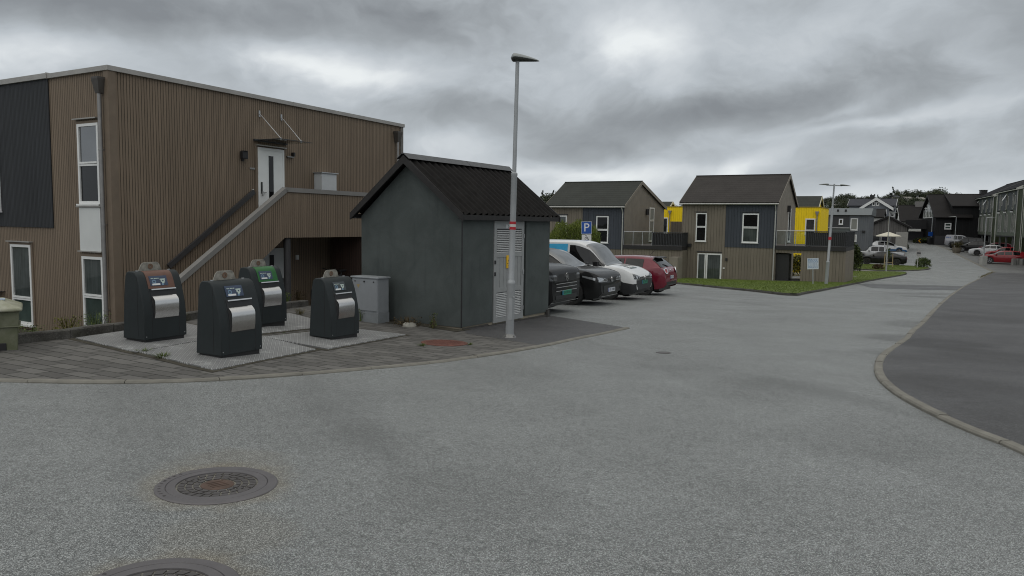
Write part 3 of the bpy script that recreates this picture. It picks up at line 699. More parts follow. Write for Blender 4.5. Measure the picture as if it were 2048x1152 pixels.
for z in (1.45, .62, -.22): bm = NB(); tube(bm, (d1 - .03, -.02, z - .05), (d1 - .03, -.02, z + .05), .018, n=10); obj('hinge', bm, M_zinc, dd)
for z in (.88, .62): bm = NB(); box(bm, d0 + .015, d0 + .055, -.03, -.01, z - .04, z + .04); obj('latch', bm, M_black, dd)
bm = NB(); box(bm, 1.62, 1.93, -.018, -.0125, 1.625, 1.715, 0)
text_bm(bm, 'N59', .10, frame((1.80, -.0185, 1.668), (1, 0, 0), (0, 0, 1)), .001, 1); obj('number_sign', bm, [M_ltbox, M_black], SH)
bm = NB(); YM = plain('yellow sign', (.78, .46, .01), .45, var=.05)
box(bm, 1.66, 1.90, -.02, -.012, .73, 1.02, 0)
prism(bm, [(1.72, -.021, .885), (1.84, -.021, .885), (1.78, -.021, .99)], (0, .0006, 0), 1); prism(bm, [(1.745, -.0216, .90), (1.815, -.0216, .90), (1.78, -.0216, .962)], (0, .0004, 0), 0)
prism(bm, [(1.785, -.0222, .955), (1.77, -.0222, .925), (1.782, -.0222, .925), (1.775, -.0222, .903), (1.795, -.0222, .935), (1.782, -.0222, .935)], (0, .0004, 0), 1)
text_bm(bm, 'HØYSPENNING', .032, frame((1.78, -.0207, .83), (1, 0, 0), (0, 0, 1)), .0006, 1); text_bm(bm, 'LIVSFARE', .036, frame((1.78, -.0207, .78), (1, 0, 0), (0, 0, 1)), .0006, 1)
obj('warning_sign', bm, [YM, M_black], SH)
# ------------------------------------------------------------------ grey utility cabinet
ca, cb = g(714, 641), g(756, 648.5)
CB = thing('utility_cabinet', 'grey steel cable cabinet standing against the gable of the kiosk', 'cabinet', (cb.x, cb.y, cb.z), SA)
cw, cdp = .36, .78; ch = 1.0
bm = NB(); box(bm, 0, cw, .0, cdp, -.1, .24); obj('base', bm, plain('cabinet base', (.19, .205, .215), .6, var=.15, scale=5), CB, bevel=.008)
bm = NB(); box(bm, .01, cw - .01, .01, cdp - .01, .24, .97); bd = obj('body', bm, M_greybox, CB, bevel=.008)
bm = NB(); box(bm, -.02, cw + .02, -.02, cdp + .02, .971, 1.005); obj('lid', bm, plain('cabinet lid', (.27, .29, .305), .5), CB, bevel=.01)
bm = NB(); box(bm, -.006, .012, .03, cdp - .03, .27, .95); dr_ = obj('door', bm, M_greybox, CB, bevel=.005)
bm = NB(); tube(bm, (-.02, cdp * .5, .90), (0, cdp * .5, .90), .02, n=10); tube(bm, (-.02, cdp * .15, .90), (0, cdp * .15, .90), .014, n=8); tube(bm, (-.02, cdp * .85, .90), (0, cdp * .85, .90), .014, n=8); obj('lock', bm, M_black, dr_)
bm = NB(); prism(bm, [(-.008, cdp * .66, .83), (-.008, cdp * .80, .83), (-.008, cdp * .73, .75)], (.001, 0, 0)); obj('warning_sticker', bm, plain('faded sticker', (.33, .25, .11), .6), CB)
# ------------------------------------------------------------------ steel access plates and waste inlets
def checker():
    m, nt, b = newmat('tread plate'); oc = oco(nt)
    mp = nd(nt, 'ShaderNodeMapping', {'Vector': oc, 'Rotation': (0, 0, R(-BA)), 'Scale': (24., 24., 1.)}).outputs[0]
    s = nd(nt, 'ShaderNodeSeparateXYZ', {0: mp}); x, y = s.outputs[0], s.outputs[1]
    px_ = M(nt, 'SUBTRACT', M(nt, 'FRACT', x), .5); py_ = M(nt, 'SUBTRACT', M(nt, 'FRACT', y), .5)
    par = M(nt, 'MODULO', M(nt, 'ABSOLUTE', M(nt, 'ADD', M(nt, 'FLOOR', x), M(nt, 'FLOOR', y))), 2.)
    A = M(nt, 'ADD', px_, py_); Bv = M(nt, 'SUBTRACT', px_, py_)
    lo = M(nt, 'ABSOLUTE', mixf(nt, par, A, Bv)); sh_ = M(nt, 'ABSOLUTE', mixf(nt, par, Bv, A))
    bumpm = M(nt, 'MULTIPLY', M(nt, 'SUBTRACT', 1., ss(nt, lo, .45, .62)), M(nt, 'SUBTRACT', 1., ss(nt, sh_, .10, .24)))
    n = noise(nt, oc, 3., 5, .65); n2 = noise(nt, oc, 30., 3)
    c = mixc(nt, bumpm, (.19, .192, .192), (.56, .57, .57))
    c = nd(nt, 'ShaderNodeVectorMath', {0: c, 3: M(nt, 'ADD', .55, M(nt, 'ADD', M(nt, 'MULTIPLY', n, .6), M(nt, 'MULTIPLY', n2, .25)))}, operation='SCALE').outputs[0]
    c = mixc(nt, M(nt, 'MULTIPLY', ss(nt, n, .56, .70), .5), c, (.50, .51, .50))
    setp(nt, b, Base_Color=c, Metallic=.2, Roughness=M(nt, 'MULTIPLY_ADD', n2, .3, .35)); bump(nt, b, bumpm, .7, .006); return m
def mixf(nt, f, a, b):
    return M(nt, 'ADD', M(nt, 'MULTIPLY', a, M(nt, 'SUBTRACT', 1., f)), M(nt, 'MULTIPLY', b, f))
M_tread = checker()
p2N, p2L, p2R = g(427, 745), g(272, 708), g(637, 702)
va, vb = p2L - p2N, p2R - p2N
p1N, p1L = g(270, 709), g(145, 680)
p4N, p4R, p4L = g(655, 702), g(815, 672), g(521, 677)
p3N = g(516, 671.5)
def plate(N, a, b, label):
    c = (N + (N + a + b)) / 2
    bm = NB()
    P = [N - c, N + b - c, N + a + b - c, N + a - c]
    P = [p * (1 - .03 / max(.5, p.length) * 1.4) for p in P]
    bed = [(c + p * 1.09) for p in P]; sheet('soil_bed', [[(q.x, q.y) for q in bed]], .019, M_dirt)
    P = [Vector((p.x, p.y, T(p.x + c.x, p.y + c.y) - c.z)) for p in P]
    prism(bm, [p + Vector((0, 0, -.05)) for p in P], (0, 0, .05 + .035))
    o = obj('steel_plate', bm, M_tread, None, loc=c, bevel=.004); tag(o, label, 'steel plate', 'tread plates under the waste inlets')
plate(p2N, va, vb, 'worn steel tread plate under the front grey waste inlet nearest the road')
plate(p1N, p1L - p1N, vb * .95, 'steel tread plate under the brown topped waste inlet')
plate(p4N, p4L - p4N, p4R - p4N, 'steel tread plate beside the kiosk, under the inlet next to the cable cabinet')
plate(p3N, (p4L - p4N) * .95, (p4R - p4N) * .95, 'steel tread plate under the green topped waste inlet')
M_bin = plain('anthracite bin coating', (.023, .0285, .030), .5, var=.10, scale=4, spec=.25)
M_blabel = plain('navy label', (.035, .055, .10), .35, var=.1)
M_dlabel = plain('dark label', (.045, .055, .062), .4, var=.1)
M_plate = plain('cast lifting plate', (.24, .23, .20), .75, var=.5, scale=14, bmp=.4, bscale=40)
bw, bd_, bh = .73, .51, 1.04
PROF = [(0, 0), (0, .30), (.012, .40), (.05, .53), (.12, .68), (.205, .82), (.27, .905), (.32, .95), (.39, .985), (.48, 1.0), (.70, 1.0), (.77, .985), (.82, .945), (.86, .85), (.93, .5), (1.0, 0)]
def bfy(z):
    z /= bh
    fr_ = PROF[:10]
    for (y0, z0), (y1, z1) in zip(fr_, fr_[1:]):
        if z <= z1: return (y0 + (y1 - y0) * (z - z0) / max(1e-6, z1 - z0)) * bd_
    return .48 * bd_
def bpatch(bm, x0, x1, z0, z1, off, n=8, mat=0, thick=True):
    rows = []
    for i in range(n + 1):
        z = z0 + (z1 - z0) * i / n; y = bfy(z); e = .01; dy = bfy(min(z + e, bh)) - bfy(z - e)
        nv = Vector((0, -2 * e, dy)).normalized(); p = Vector((0, y, z)) + nv * off; q = Vector((0, y, z)) - nv * .004
        rows.append([bm.verts.new((x0, p.y, p.z)), bm.verts.new((x1, p.y, p.z)), bm.verts.new((x0, q.y, q.z)), bm.verts.new((x1, q.y, q.z))])
    for a, b in zip(rows, rows[1:]):
        for k in ((0, 1), (3, 2), (2, 0), (1, 3)):
            f = bm.faces.new((a[k[0]], a[k[1]], b[k[1]], b[k[0]])); f.material_index = mat
    for r_ in (rows[0], rows[-1]): f = bm.faces.new((r_[0], r_[1], r_[3], r_[2])); f.material_index = mat
def waste_inlet(near, label, top, lab, rz=BA + 1):
    t = thing('waste_inlet', label, 'waste inlet', near, rz, 'underground waste inlets on the steel plates')
    bm = NB(); prism(bm, [(0, y * bd_, z * bh + (.02 if z == 0 else 0)) for y, z in PROF], (bw, 0, 0))
    obj('body', bm, M_bin, t, smooth=True, auto=30, bevel=.012)
    bm = NB(); box(bm, .03, bw - .03, .03, bd_ - .03, -.08, .06); obj('base', bm, M_black, t)
    bm = NB()                                                   # seams of the front cover
    for x in (.135, .60): bpatch(bm, x - .003, x + .003, .04, bh * .975, .0015, 14)
    box(bm, -.002, .0, .30 * bd_ - .003, .30 * bd_ + .003, .06, bh * .93)
    obj('seam', bm, M_black, t)
    if top:
        bm = NB(); bpatch(bm, .14, .595, .75 * bh, bh * .9995, .006, 14); obj('top_panel', bm, top, t, smooth=True)
    bm = NB(); dl = -.052
    bpatch(bm, .235 + dl, .535 + dl, .785 * bh, .925 * bh, .010, 6, 0)
    # printed label: a line of lettering, a roundel, a pale map and a pale strip
    for k, wv_ in enumerate((.030, .022, .034, .026, .030)): bpatch(bm, dl + .262 + k * .028, dl + .262 + k * .028 + wv_ * .75, .885 * bh, .896 * bh, .012, 1, 1)
    for k in range(12):
        a = k * math.pi / 6; cx, cz = dl + .305 + .026 * math.cos(a), .845 * bh + .022 * math.sin(a); bpatch(bm, cx - .008, cx + .008, cz - .008, cz + .008, .0125, 1, 2)
    for x0_, x1_, z0_, z1_, mm in ((.41, .50, .868, .882, 1), (.42, .49, .835, .868, 1), (.435, .475, .815, .835, 1), (.445, .468, .845, .862, 0), (.43, .46, .79, .815, 2)): bpatch(bm, dl + x0_, dl + x1_, z0_ * bh, z1_ * bh, .013 if mm != 0 else .0145, 1, mm)
    bpatch(bm, dl + .265, dl + .40, .795 * bh, .818 * bh, .0125, 2, 3)
    obj('label', bm, [lab, plain('label pale print', (.42, .50, .46), .5), plain('label blue print', (.16, .26, .36), .5), M_white], t)
    # stainless drum hatch
    h0, h1 = .168, .592
    bm = NB(); bpatch(bm, h0 - .012, h1 + .012, .315 * bh, .745 * bh, .004, 10); hr = obj('hatch_surround', bm, M_black, t)
    bm = NB(); bpatch(bm, h0, h1, .725 * bh, .742 * bh, .03, 2); obj('hatch_lip', bm, M_steel, hr)
    bm = NB()
    pts = []
    for z, o_ in ((.325, .006), (.40, .026), (.50, .043), (.560, .054), (.595, .050), (.635, .018), (.66, -.014)): pts.append((bfy(z * bh) - o_, z * bh))
    A = [(bm.verts.new((h0 + .006, y, z)), bm.verts.new((h1 - .006, y, z))) for y, z in pts]
    for a, b in zip(A, A[1:]): bm.faces.new((a[0], a[1], b[1], b[0]))
    for x in (h0 + .006, h1 - .006):
        vs = [bm.verts.new((x, y, z)) for y, z in pts] + [bm.verts.new((x, bfy(.6 * bh) + .02, .62 * bh)), bm.verts.new((x, bfy(.4 * bh) + .01, .335 * bh))]; bm.faces.new(vs)
    obj('hatch', bm, M_steel, t, smooth=True, auto=28)
    # lifting plate on the crown
    bm = NB(); pl_ = []
    for x, z in ((.14, 0), (.165, .06), (.185, .10), (.215, .128), (.25, .135), (.44, .135), (.475, .128), (.50, .10), (.515, .06), (.54, 0)): pl_.append((x, .60 * bd_, bh - .005 + z))
    prism(bm, pl_, (0, .014, 0)); lp = obj('lifting_plate', bm, M_plate, t, bevel=.003)
    bm = NB(); lathe(bm, [(.012, 0), (.042, 0), (.042, -.008), (.012, -.008)], 18, 0, 'y', (.34, .60 * bd_ - .001, bh + .065), closed=True); obj('lifting_eye', bm, plain('rusty eye', (.12, .075, .05), .8, var=.4), lp)
    bm = NB()
    for x in (.10, bw - .09): tube(bm, (x, .55 * bd_, bh - .01), (x, .55 * bd_, bh + .012), .022, n=10)
    obj('cap', bm, M_zinc, t)
    bm = NB()
    for x in (.03, bw - .04): tube(bm, (x, -.004, .07), (x, .002, .07), .008, n=8)
    obj('bolt', bm, M_zinc, t)
    return t
M_btop = plain('brown bin panel', (.125, .060, .040), .5, var=.1); M_gtop = plain('green bin panel', (.012, .115, .022), .42, var=.1)
waste_inlet(g(290, 684, .05), 'dark waste inlet with brown top panel and stainless hatch', M_btop, M_blabel)
waste_inlet(g(443, 716, .05), 'dark waste inlet with plain top and navy label nearest the road', None, M_blabel)
waste_inlet(g(513.5, 653, .05), 'dark waste inlet with bright green top panel', M_gtop, M_blabel)
waste_inlet(g(663, 679, .05), 'dark waste inlet with faded dark label beside the cable cabinet', None, M_dlabel)
# ------------------------------------------------------------------ manhole covers
M_iron = plain('worn cast iron', (.125, .118, .122), .5, metal=.3, var=.14, scale=6, bmp=.15)
M_iron2 = plain('cast iron studs', (.085, .079, .078), .55, metal=.3, var=.3, scale=9)
M_rust = plain('rusty iron', (.088, .056, .042), .8, metal=.1, var=.4, scale=9, bmp=.3)
M_grit = plain('packed grit', (.24, .20, .145), .9, var=.5, scale=22, bmp=.5)
def gtilt(o, x, y):
    n = Vector((-(T(x + .3, y) - T(x - .3, y)) / .6, -(T(x, y + .3) - T(x, y - .3)) / .6, 1)).normalized()
    o.rotation_mode = 'QUATERNION'; o.rotation_quaternion = n.to_track_quat('Z', 'Y') @ Vector((0, 0, 1)).rotation_difference(Vector((0, 0, 1)))
def ringtext(bm, s, r, a0, step, size, z, mat):
    for k, ch_ in enumerate(s):
        if ch_ == ' ': continue
        a = a0 - k * step; text_bm(bm, ch_, size, frame((r * math.cos(a), r * math.sin(a), z), (math.sin(a), -math.cos(a), 0), (math.cos(a), math.sin(a), 0)), .0008, mat)
def manhole(p, rz, label):
    t = thing('manhole_cover', label, 'manhole cover', (p.x, p.y, p.z + .004), rz, 'cast iron manhole covers in the road')
    Ro = .405
    bm = NB(); lathe(bm, [(Ro, -.03), (Ro, .004), (Ro - .008, .009), (.338, .010), (.335, .004), (.330, .010), (.272, .010), (.268, -.012), (.268, -.03)], 64)
    ringtext(bm, 'UTFRETNING', .372, R(95), R(8.5), .03, .0105, 1)
    obj('ring', bm, [M_iron, M_iron2], t, smooth=True, auto=25)
    bm = NB(); lathe(bm, [(.262, -.03), (.262, -.010), (0, -.010)], 48, 0)
    lid = obj('lid', bm, M_grit, t, smooth=True, auto=25)
    bm = NB(); rnd = random.Random(3)
    for r0_, r1_, n in ((.216, .258, 26), (.168, .206, 20), (.124, .158, 15)):
        for k in range(n):
            a0_ = 2 * math.pi * (k + (.5 if n == 20 else 0)) / n; da = 2 * math.pi / n * .40; sk = .06
            P = [(r0_ * math.cos(a0_ - da + sk), r0_ * math.sin(a0_ - da + sk)), (r1_ * math.cos(a0_ - da), r1_ * math.sin(a0_ - da)), (r1_ * math.cos(a0_ + da), r1_ * math.sin(a0_ + da)), (r0_ * math.cos(a0_ + da + sk), r0_ * math.sin(a0_ + da + sk))]
            prism(bm, [(x, y, -.012) for x, y in P], (0, 0, .018))
    for a in (R(20), R(200)): prism(bm, [(.2 * math.cos(a - .06), .2 * math.sin(a - .06), -.01), (.262 * math.cos(a - .1), .262 * math.sin(a - .1), -.01), (.262 * math.cos(a + .1), .262 * math.sin(a + .1), -.01), (.2 * math.cos(a + .06), .2 * math.sin(a + .06), -.01)], (0, 0, .0155))
    obj('stud', bm, M_iron2, lid)
    bm = NB(); lathe(bm, [(.112, -.012), (.112, .003), (.10, .006), (0, .006)], 28)
    for k in range(4): bar(bm, (-.05 + k * .033, -.06, .007), (-.05 + k * .033, .06, .007), .008, .004)
    obj('centre_disc', bm, M_rust, lid, smooth=True, auto=30)
    gtilt(t, p.x, p.y); return t
manhole(g(435, 971), 0, 'studded manhole cover with rusty centre, whole in view')
manhole(g(308, 1190), 0, 'studded manhole cover cut off by the bottom edge of the view')
p = g(889, 688)
t = thing('access_cover', 'rusty red round access cover in the pavers before the kiosk', 'manhole cover', (p.x, p.y, p.z + .016))
bm = NB(); lathe(bm, [(.42, -.03), (.42, .008), (.405, .014), (.37, .014), (.365, .006), (.36, .016), (0, .016)], 48); 
for k in range(9):
    for j in range(9):
        x, y = -.28 + k * .07, -.28 + j * .07
        if x * x + y * y < .1: box(bm, x - .02, x + .02, y - .02, y + .02, .015, .02)
obj('lid', bm, plain('red rusted lid', (.125, .048, .036), .8, var=.35, scale=7, bmp=.3), t, smooth=True, auto=25); gtilt(t, p.x, p.y)
p = g(1327, 706)
t = thing('valve_cover', 'small dark valve cover flush in the road', 'valve cover', (p.x, p.y, p.z + .004))
bm = NB(); lathe(bm, [(.125, -.03), (.125, .006), (.10, .008), (.095, .003), (.09, .008), (0, .008)], 28); obj('lid', bm, M_iron2, t, smooth=True, auto=25); gtilt(t, p.x, p.y)
# ------------------------------------------------------------------ street lamps
M_pole = plain('grey painted pole', (.33, .345, .355), .45, metal=.2, var=.1, scale=5)
M_head = plain('lamp housing', (.27, .29, .285), .4, metal=.2, var=.08)
M_lens = plain('lamp underside', (.05, .055, .05), .3, var=.1)
M_red = plain('red band', (.40, .012, .022), .5)
def lamphead(parent, o, d, L=.52, w=.20, h=.17, back=.13):
    """flattened leaf-shaped head pointing along d"""
    o = Vector(o); d = Vector(d).normalized(); s = Vector((-d.y, d.x, 0)); bm = NB(); n = 22; m_ = 20; rows = []
    for i in range(n + 1):
        t_ = i / n; x = -back + L * t_
        k = max(.02, (1 - t_) ** .62 * min(1, (t_ / .10) ** .5 if t_ < .10 else 1)) if i < n else .02
        zc = .05 - .035 * t_ ** 2
        rows.append([bm.verts.new(o + d * x + s * (w * k * math.cos(2 * math.pi * j / m_)) + Vector((0, 0, zc + (h * .55 if math.sin(2 * math.pi * j / m_) > 0 else h * .42) * k * math.sin(2 * math.pi * j / m_)))) for j in range(m_)])
    for a, b in zip(rows, rows[1:]):
        for j in range(m_):
            f = bm.faces.new((a[j], a[(j + 1) % m_], b[(j + 1) % m_], b[j])); f.material_index = 1 if j >= m_ // 2 else 0
    bm.faces.new(rows[0][::-1]); bm.faces.new(rows[-1])
    return obj('lamp_head', bm, [M_head, M_lens], parent, smooth=True, auto=75)
def pole_bm(h, r0=.082, r1=.056, r2=.036, zs=1.05, zc=2.95):
    bm = NB()
    lathe(bm, [(r0, 0), (r0, zs), (r0 * 1.02, zs + .005), (r0 * 1.02, zs + .035), (r1 * 1.03, zs + .07), (r1, zs + .075), (r1 * .96, zc), (r1 * 1.05, zc + .01), (r1 * 1.05, zc + .05), (r2, zc + .07), (r2 * .92, h)], 18); return bm
p = g(1019, 676)
t = thing('street_lamp', 'tall grey street lamp with red banded pole standing before the kiosk doors', 'street lamp', p, 0)
t.rotation_euler = (0, R(.8), 0); t.scale = (1.028, 1.028, 1.028)
obj('pole', pole_bm(5.12, .078, .058, .038, 1.02, 3.02), M_pole, t, smooth=True, auto=30)
lamphead(t, (0, 0, 5.10), (1, .1, 0), .53, .155, .17, .125)
bm = NB()
for z0_, c in ((2.035, 0), (2.085, 1), (2.135, 0)): tube(bm, (0, 0, z0_), (0, 0, z0_ + .049), .0605, n=20, mat=c)
obj('reflective_band', bm, [M_red, plain('pale band', (.55, .53, .5), .5)], t, smooth=True)
bm = NB()
lathe(bm, [(.135, .0), (.135, .015), (.10, .055), (.079, .085)], 8)
for k in range(4): a = R(45 + 90 * k); tube(bm, (.115 * math.cos(a), .115 * math.sin(a), .01), (.115 * math.cos(a), .115 * math.sin(a), .06), .014, n=6)
obj('base_flange', bm, plain('galvanised flange', (.22, .22, .215), .5, metal=.5, var=.3, scale=12), t)
bm = NB(); box(bm, -.035, .035, -.083, -.06, .35, .75); tube(bm, (.04, -.07, .78), (.07, -.085, .78), .012, n=8); obj('service_door', bm, M_pole, t, bevel=.004)
# double headed lamp on the lawn
p = g(1652, 571.5)
t = thing('street_lamp', 'two headed street lamp with a red band on the lawn', 'street lamp', p, 0); t.rotation_euler = (0, R(1.7), 0)
obj('pole', pole_bm(6.0, .10, .072, .048, 1.4, 4.6), M_pole, t, smooth=True, auto=30)
for s in (1, -1):
    hd = lamphead(t, (s * .40, 0, 5.90), (s, -.15, 0), .62, .15, .13, .06)
bm = NB(); tube(bm, (-.45, 0, 5.92), (.45, 0, 5.92), .035, n=10); obj('arm', bm, M_pole, t)
bm = NB(); tube(bm, (0, 0, 2.72), (0, 0, 2.90), .088, n=16); obj('reflective_band', bm, M_red, t, smooth=True)
def small_lamp(px, py, label, hgt, dirv, head=.55, r=.05, base=None):
    p = g(px, py); t = thing('street_lamp', label, 'street lamp', p)
    obj('pole', pole_bm(hgt, r * 1.5, r * 1.15, r * .8, hgt * .2, hgt * .6), M_pole, t, smooth=True)
    lamphead(t, Vector((0, 0, hgt - .05)) + Vector(dirv) * .2, dirv, head, .13, .13, .25)
    if base:
        bm = NB(); box(bm, -base[0], base[0], -base[0], base[0], -.1, base[1]); obj('concrete_base', bm, plain('pale concrete base', (.36, .36, .34), .8, var=.15), t, bevel=.02)
    return t
small_lamp(1772, 543, 'slim street lamp standing between the two lawns', 5.6, (1, -.2, 0), .75)
small_lamp(1966, 530, 'street lamp with square concrete foot beside the red estate car', 5.2, (1, -.6, 0), .95, .06, (.28, 1.0))
small_lamp(1908, 503.5, 'street lamp by the round planter and dark parked cars', 4.9, (-1, .6, 0), 1.0)
# ------------------------------------------------------------------ grit bin at the left edge
p = g(38, 702)
GB = thing('grit_bin', 'mossy pale green grit bin with sloping lid', 'grit bin', p, 33)
def mossy(name, c1, c2):
    m, nt, b = newmat(name); oc = oco(nt); n = noise(nt, oc, 5., 6, .65); n2 = noise(nt, oc, 2., 4)
    c = mixc(nt, ss(nt, n, .35, .7), c1, c2); c = mixc(nt, M(nt, 'MULTIPLY', ss(nt, n2, .5, .68), .6), c, tuple(x * .35 for x in c1))
    setp(nt, b, Base_Color=c, Roughness=.6); bump(nt, b, n, .2, .01); return m
M_gb = mossy('mossy plastic', (.105, .115, .065), (.16, .165, .115)); M_gl = mossy('weathered lid', (.22, .225, .15), (.34, .34, .27))
bm = NB()
def taper(bm, x0, x1, y0, y1, z0, z1, tx, ty, mat=0):
    A = [bm.verts.new(v) for v in ((x0 + tx, y0 + ty, z0), (x1 - tx, y0 + ty, z0), (x1 - tx, y1 - ty, z0), (x0 + tx, y1 - ty, z0))]
    B = [bm.verts.new(v) for v in ((x0, y0, z1), (x1, y0, z1), (x1, y1, z1), (x0, y1, z1))]
    for k in range(4): bm.faces.new((A[k], A[(k + 1) % 4], B[(k + 1) % 4], B[k])).material_index = mat
    bm.faces.new(A[::-1]).material_index = mat; bm.faces.new(B).material_index = mat
taper(bm, -1.0, .0, 0, .62, .0, .34, .015, .015); taper(bm, -1.02, .02, -.02, .64, .345, .55, .012, .01)
box(bm, -1.03, .03, -.03, .65, .335, .352)
box(bm, -.62, -.14, -.004, .05, .0, .12, 1)
obj('body', bm, [M_gb, M_black], GB, bevel=.02)
bm = NB()
A = [(-1.08, -.08, .545), (.06, -.08, .555), (.06, .68, .555), (-1.08, .68, .55)]
Bq = [(-1.08, -.08, .585), (.06, -.08, .595), (.06, .68, .60), (-1.08, .68, .60)]
Cq = [(-1.0, .12, .675), (-.17, .12, .695), (-.17, .58, .70), (-1.0, .58, .68)]
va_ = [[bm.verts.new(v) for v in q] for q in (A, Bq, Cq)]
for a, b in zip(va_, va_[1:]):
    for k in range(4): bm.faces.new((a[k], a[(k + 1) % 4], b[(k + 1) % 4], b[k]))
bm.faces.new(va_[0][::-1]); bm.faces.new(va_[2]); obj('lid', bm, M_gl, GB, bevel=.02)
bm = NB(); box(bm, -.40, -.14, .20, .40, .690, .704); obj('sticker', bm, plain('blue white sticker', (.35, .42, .5), .5, var=.3, scale=20), GB)
# ------------------------------------------------------------------ signs
M_signblue = plain('sign blue', (.012, .075, .33), .4, var=.05)
p = at(1176, 475, 29.0); zt = T(p.x, p.y)
t = thing('parking_sign', 'blue P parking sign with a wheelchair plate beneath', 'sign', (p.x, p.y, zt), 0); t.rotation_euler = (0, R(-1.5), R(-6))
h1 = p.z - zt
bm = NB(); tube(bm, (0, .03, 0), (0, .03, h1 + .62), .03, n=12); obj('post', bm, M_pole, t, smooth=True)
bm = NB(); box(bm, -.20, .20, -.01, .01, h1 + .14, h1 + .62, 1); box(bm, -.19, .19, -.014, -.0101, h1 + .15, h1 + .61, 0)
text_bm(bm, 'P', .46, frame((0, -.0145, h1 + .375), (1, 0, 0), (0, 0, 1)), .001, 1); sgn = obj('sign_plate', bm, [M_signblue, M_white], t)
bm = NB(); box(bm, -.185, .185, -.01, .01, h1 - .13, h1 + .115, 0)
f0 = frame((0, -.012, h1 - .01), (1, 0, 0), (0, 0, 1))
def P3(x, y): return f0 @ Vector((x, y, 0))
lathe(bm, [(.055, -.001), (.07, -.001), (.07, .001), (.055, .001)], 20, 1, 'y', P3(.0, -.035), True)
lathe(bm, [(.0, -.002), (.022, -.002), (.022, .001), (0, .001)], 12, 1, 'y', P3(-.02, .09))
for a, b in (((-.018, .06), (-.01, -.02)), ((-.01, -.02), (.05, -.02)), ((.05, -.02), (.075, -.075)), ((-.015, .03), (.045, .03)), ((.07, -.08), (.09, -.075))): bar(bm, P3(*a), P3(*b), .018, .003, 1, up=(0, 1, 0))
obj('wheelchair_plate', bm, [plain('sign white', (.66, .66, .65), .5), M_black], t)
p = g(1626, 572)
t = thing('information_sign', 'white information board with blue lettering leaning on the lawn', 'sign', p, -12); t.rotation_euler = (0, R(-3), R(-12))
bm = NB(); tube(bm, (0, .02, 0), (0, .02, 1.6), .03, n=10); obj('post', bm, M_pole, t, smooth=True)
bm = NB(); box(bm, -.31, .31, -.012, .012, .98, 1.62, 0); rnd = random.Random(2)
for k in range(8):
    x = -.27
    while x < .22:
        w = rnd.uniform(.04, .11); box(bm, x, min(x + w, .27), -.0135, -.012, 1.54 - k * .066, 1.565 - k * .066 + (.012 if k == 0 else 0), 1); x += w + .025
obj('sign_plate', bm, [plain('board white', (.50, .55, .60), .5), plain('board blue print', (.10, .20, .38), .5)], t)
p = g(1834.5, 537)
t = thing('round_sign', 'grey backed round traffic sign on a leaning post by the shrub', 'sign', p, 20); t.rotation_euler = (0, R(2.5), R(20))
bm = NB(); tube(bm, (0, .03, 0), (0, .03, 1.75), .035, n=10); obj('post', bm, plain('pale post', (.4, .4, .38), .5), t)
bm = NB(); lathe(bm, [(0, -.02), (.31, -.02), (.31, 0), (0, 0)], 28, 0, 'y', (0, 0, 1.55)); box(bm, -.24, .24, -.03, -.0201, 1.50, 1.64, 1); obj('sign_plate', bm, [plain('sign back grey', (.30, .29, .28), .5, var=.2), M_dark], t)
# ------------------------------------------------------------------ bicycle under the landing
fb = Matrix.Rotation(R(BA), 4, 'Z'); pb = B0 + fb @ Vector((5.95, -.85, 0))
BK = thing('bicycle', 'dark bicycle parked under the stair landing', 'bicycle', (pb.x, pb.y, -.62), BA + 180 - 6)
def wheel_b(x): 
    bm = NB(); lathe(bm, [(.335, -.018), (.355, -.012), (.355, .012), (.335, .018), (.325, 0)], 40, 0, 'y', (x, 0, .35), True)
    for k in range(14):
        a = k * math.pi / 7; bar(bm, (x, 0, .35), (x + .33 * math.cos(a), 0, .35 + .33 * math.sin(a)), .004, mat=1)
    tube(bm, (x, -.05, .35), (x, .05, .35), .025, n=10, mat=1); obj('wheel', bm, [M_black, M_zinc], BK)
wheel_b(.52); wheel_b(-.55)
bm = NB()
for a, b in (((-.55, .35), (-.10, .30)), ((-.10, .30), (.33, .80)), ((-.18, .82), (.33, .84)), ((-.10, .30), (-.22, .92)), ((-.55, .35), (-.19, .80)), ((.30, .95), (.52, .35)), ((.28, 1.0), (.33, .80))): tube(bm, (a[0], 0, a[1]), (b[0], 0, b[1]), .018, n=8)
obj('frame', bm, M_dark, BK)
bm = NB(); tube(bm, (.24, -.28, 1.03), (.28, 0, 1.0), .014, n=8); tube(bm, (.28, 0, 1.0), (.24, .28, 1.03), .014, n=8); obj('handlebar', bm, M_black, BK)
bm = NB(); taper(bm, -.36, -.08, -.07, .07, .92, .98, .02, .02); obj('saddle', bm, M_black, BK, bevel=.01)
bm = NB(); tube(bm, (-.10, -.16, .22), (-.10, .16, .38), .012, n=6); box(bm, -.15, -.05, -.20, -.12, .21, .235); box(bm, -.15, -.05, .12, .20, .37, .39); obj('pedal', bm, M_black, BK)
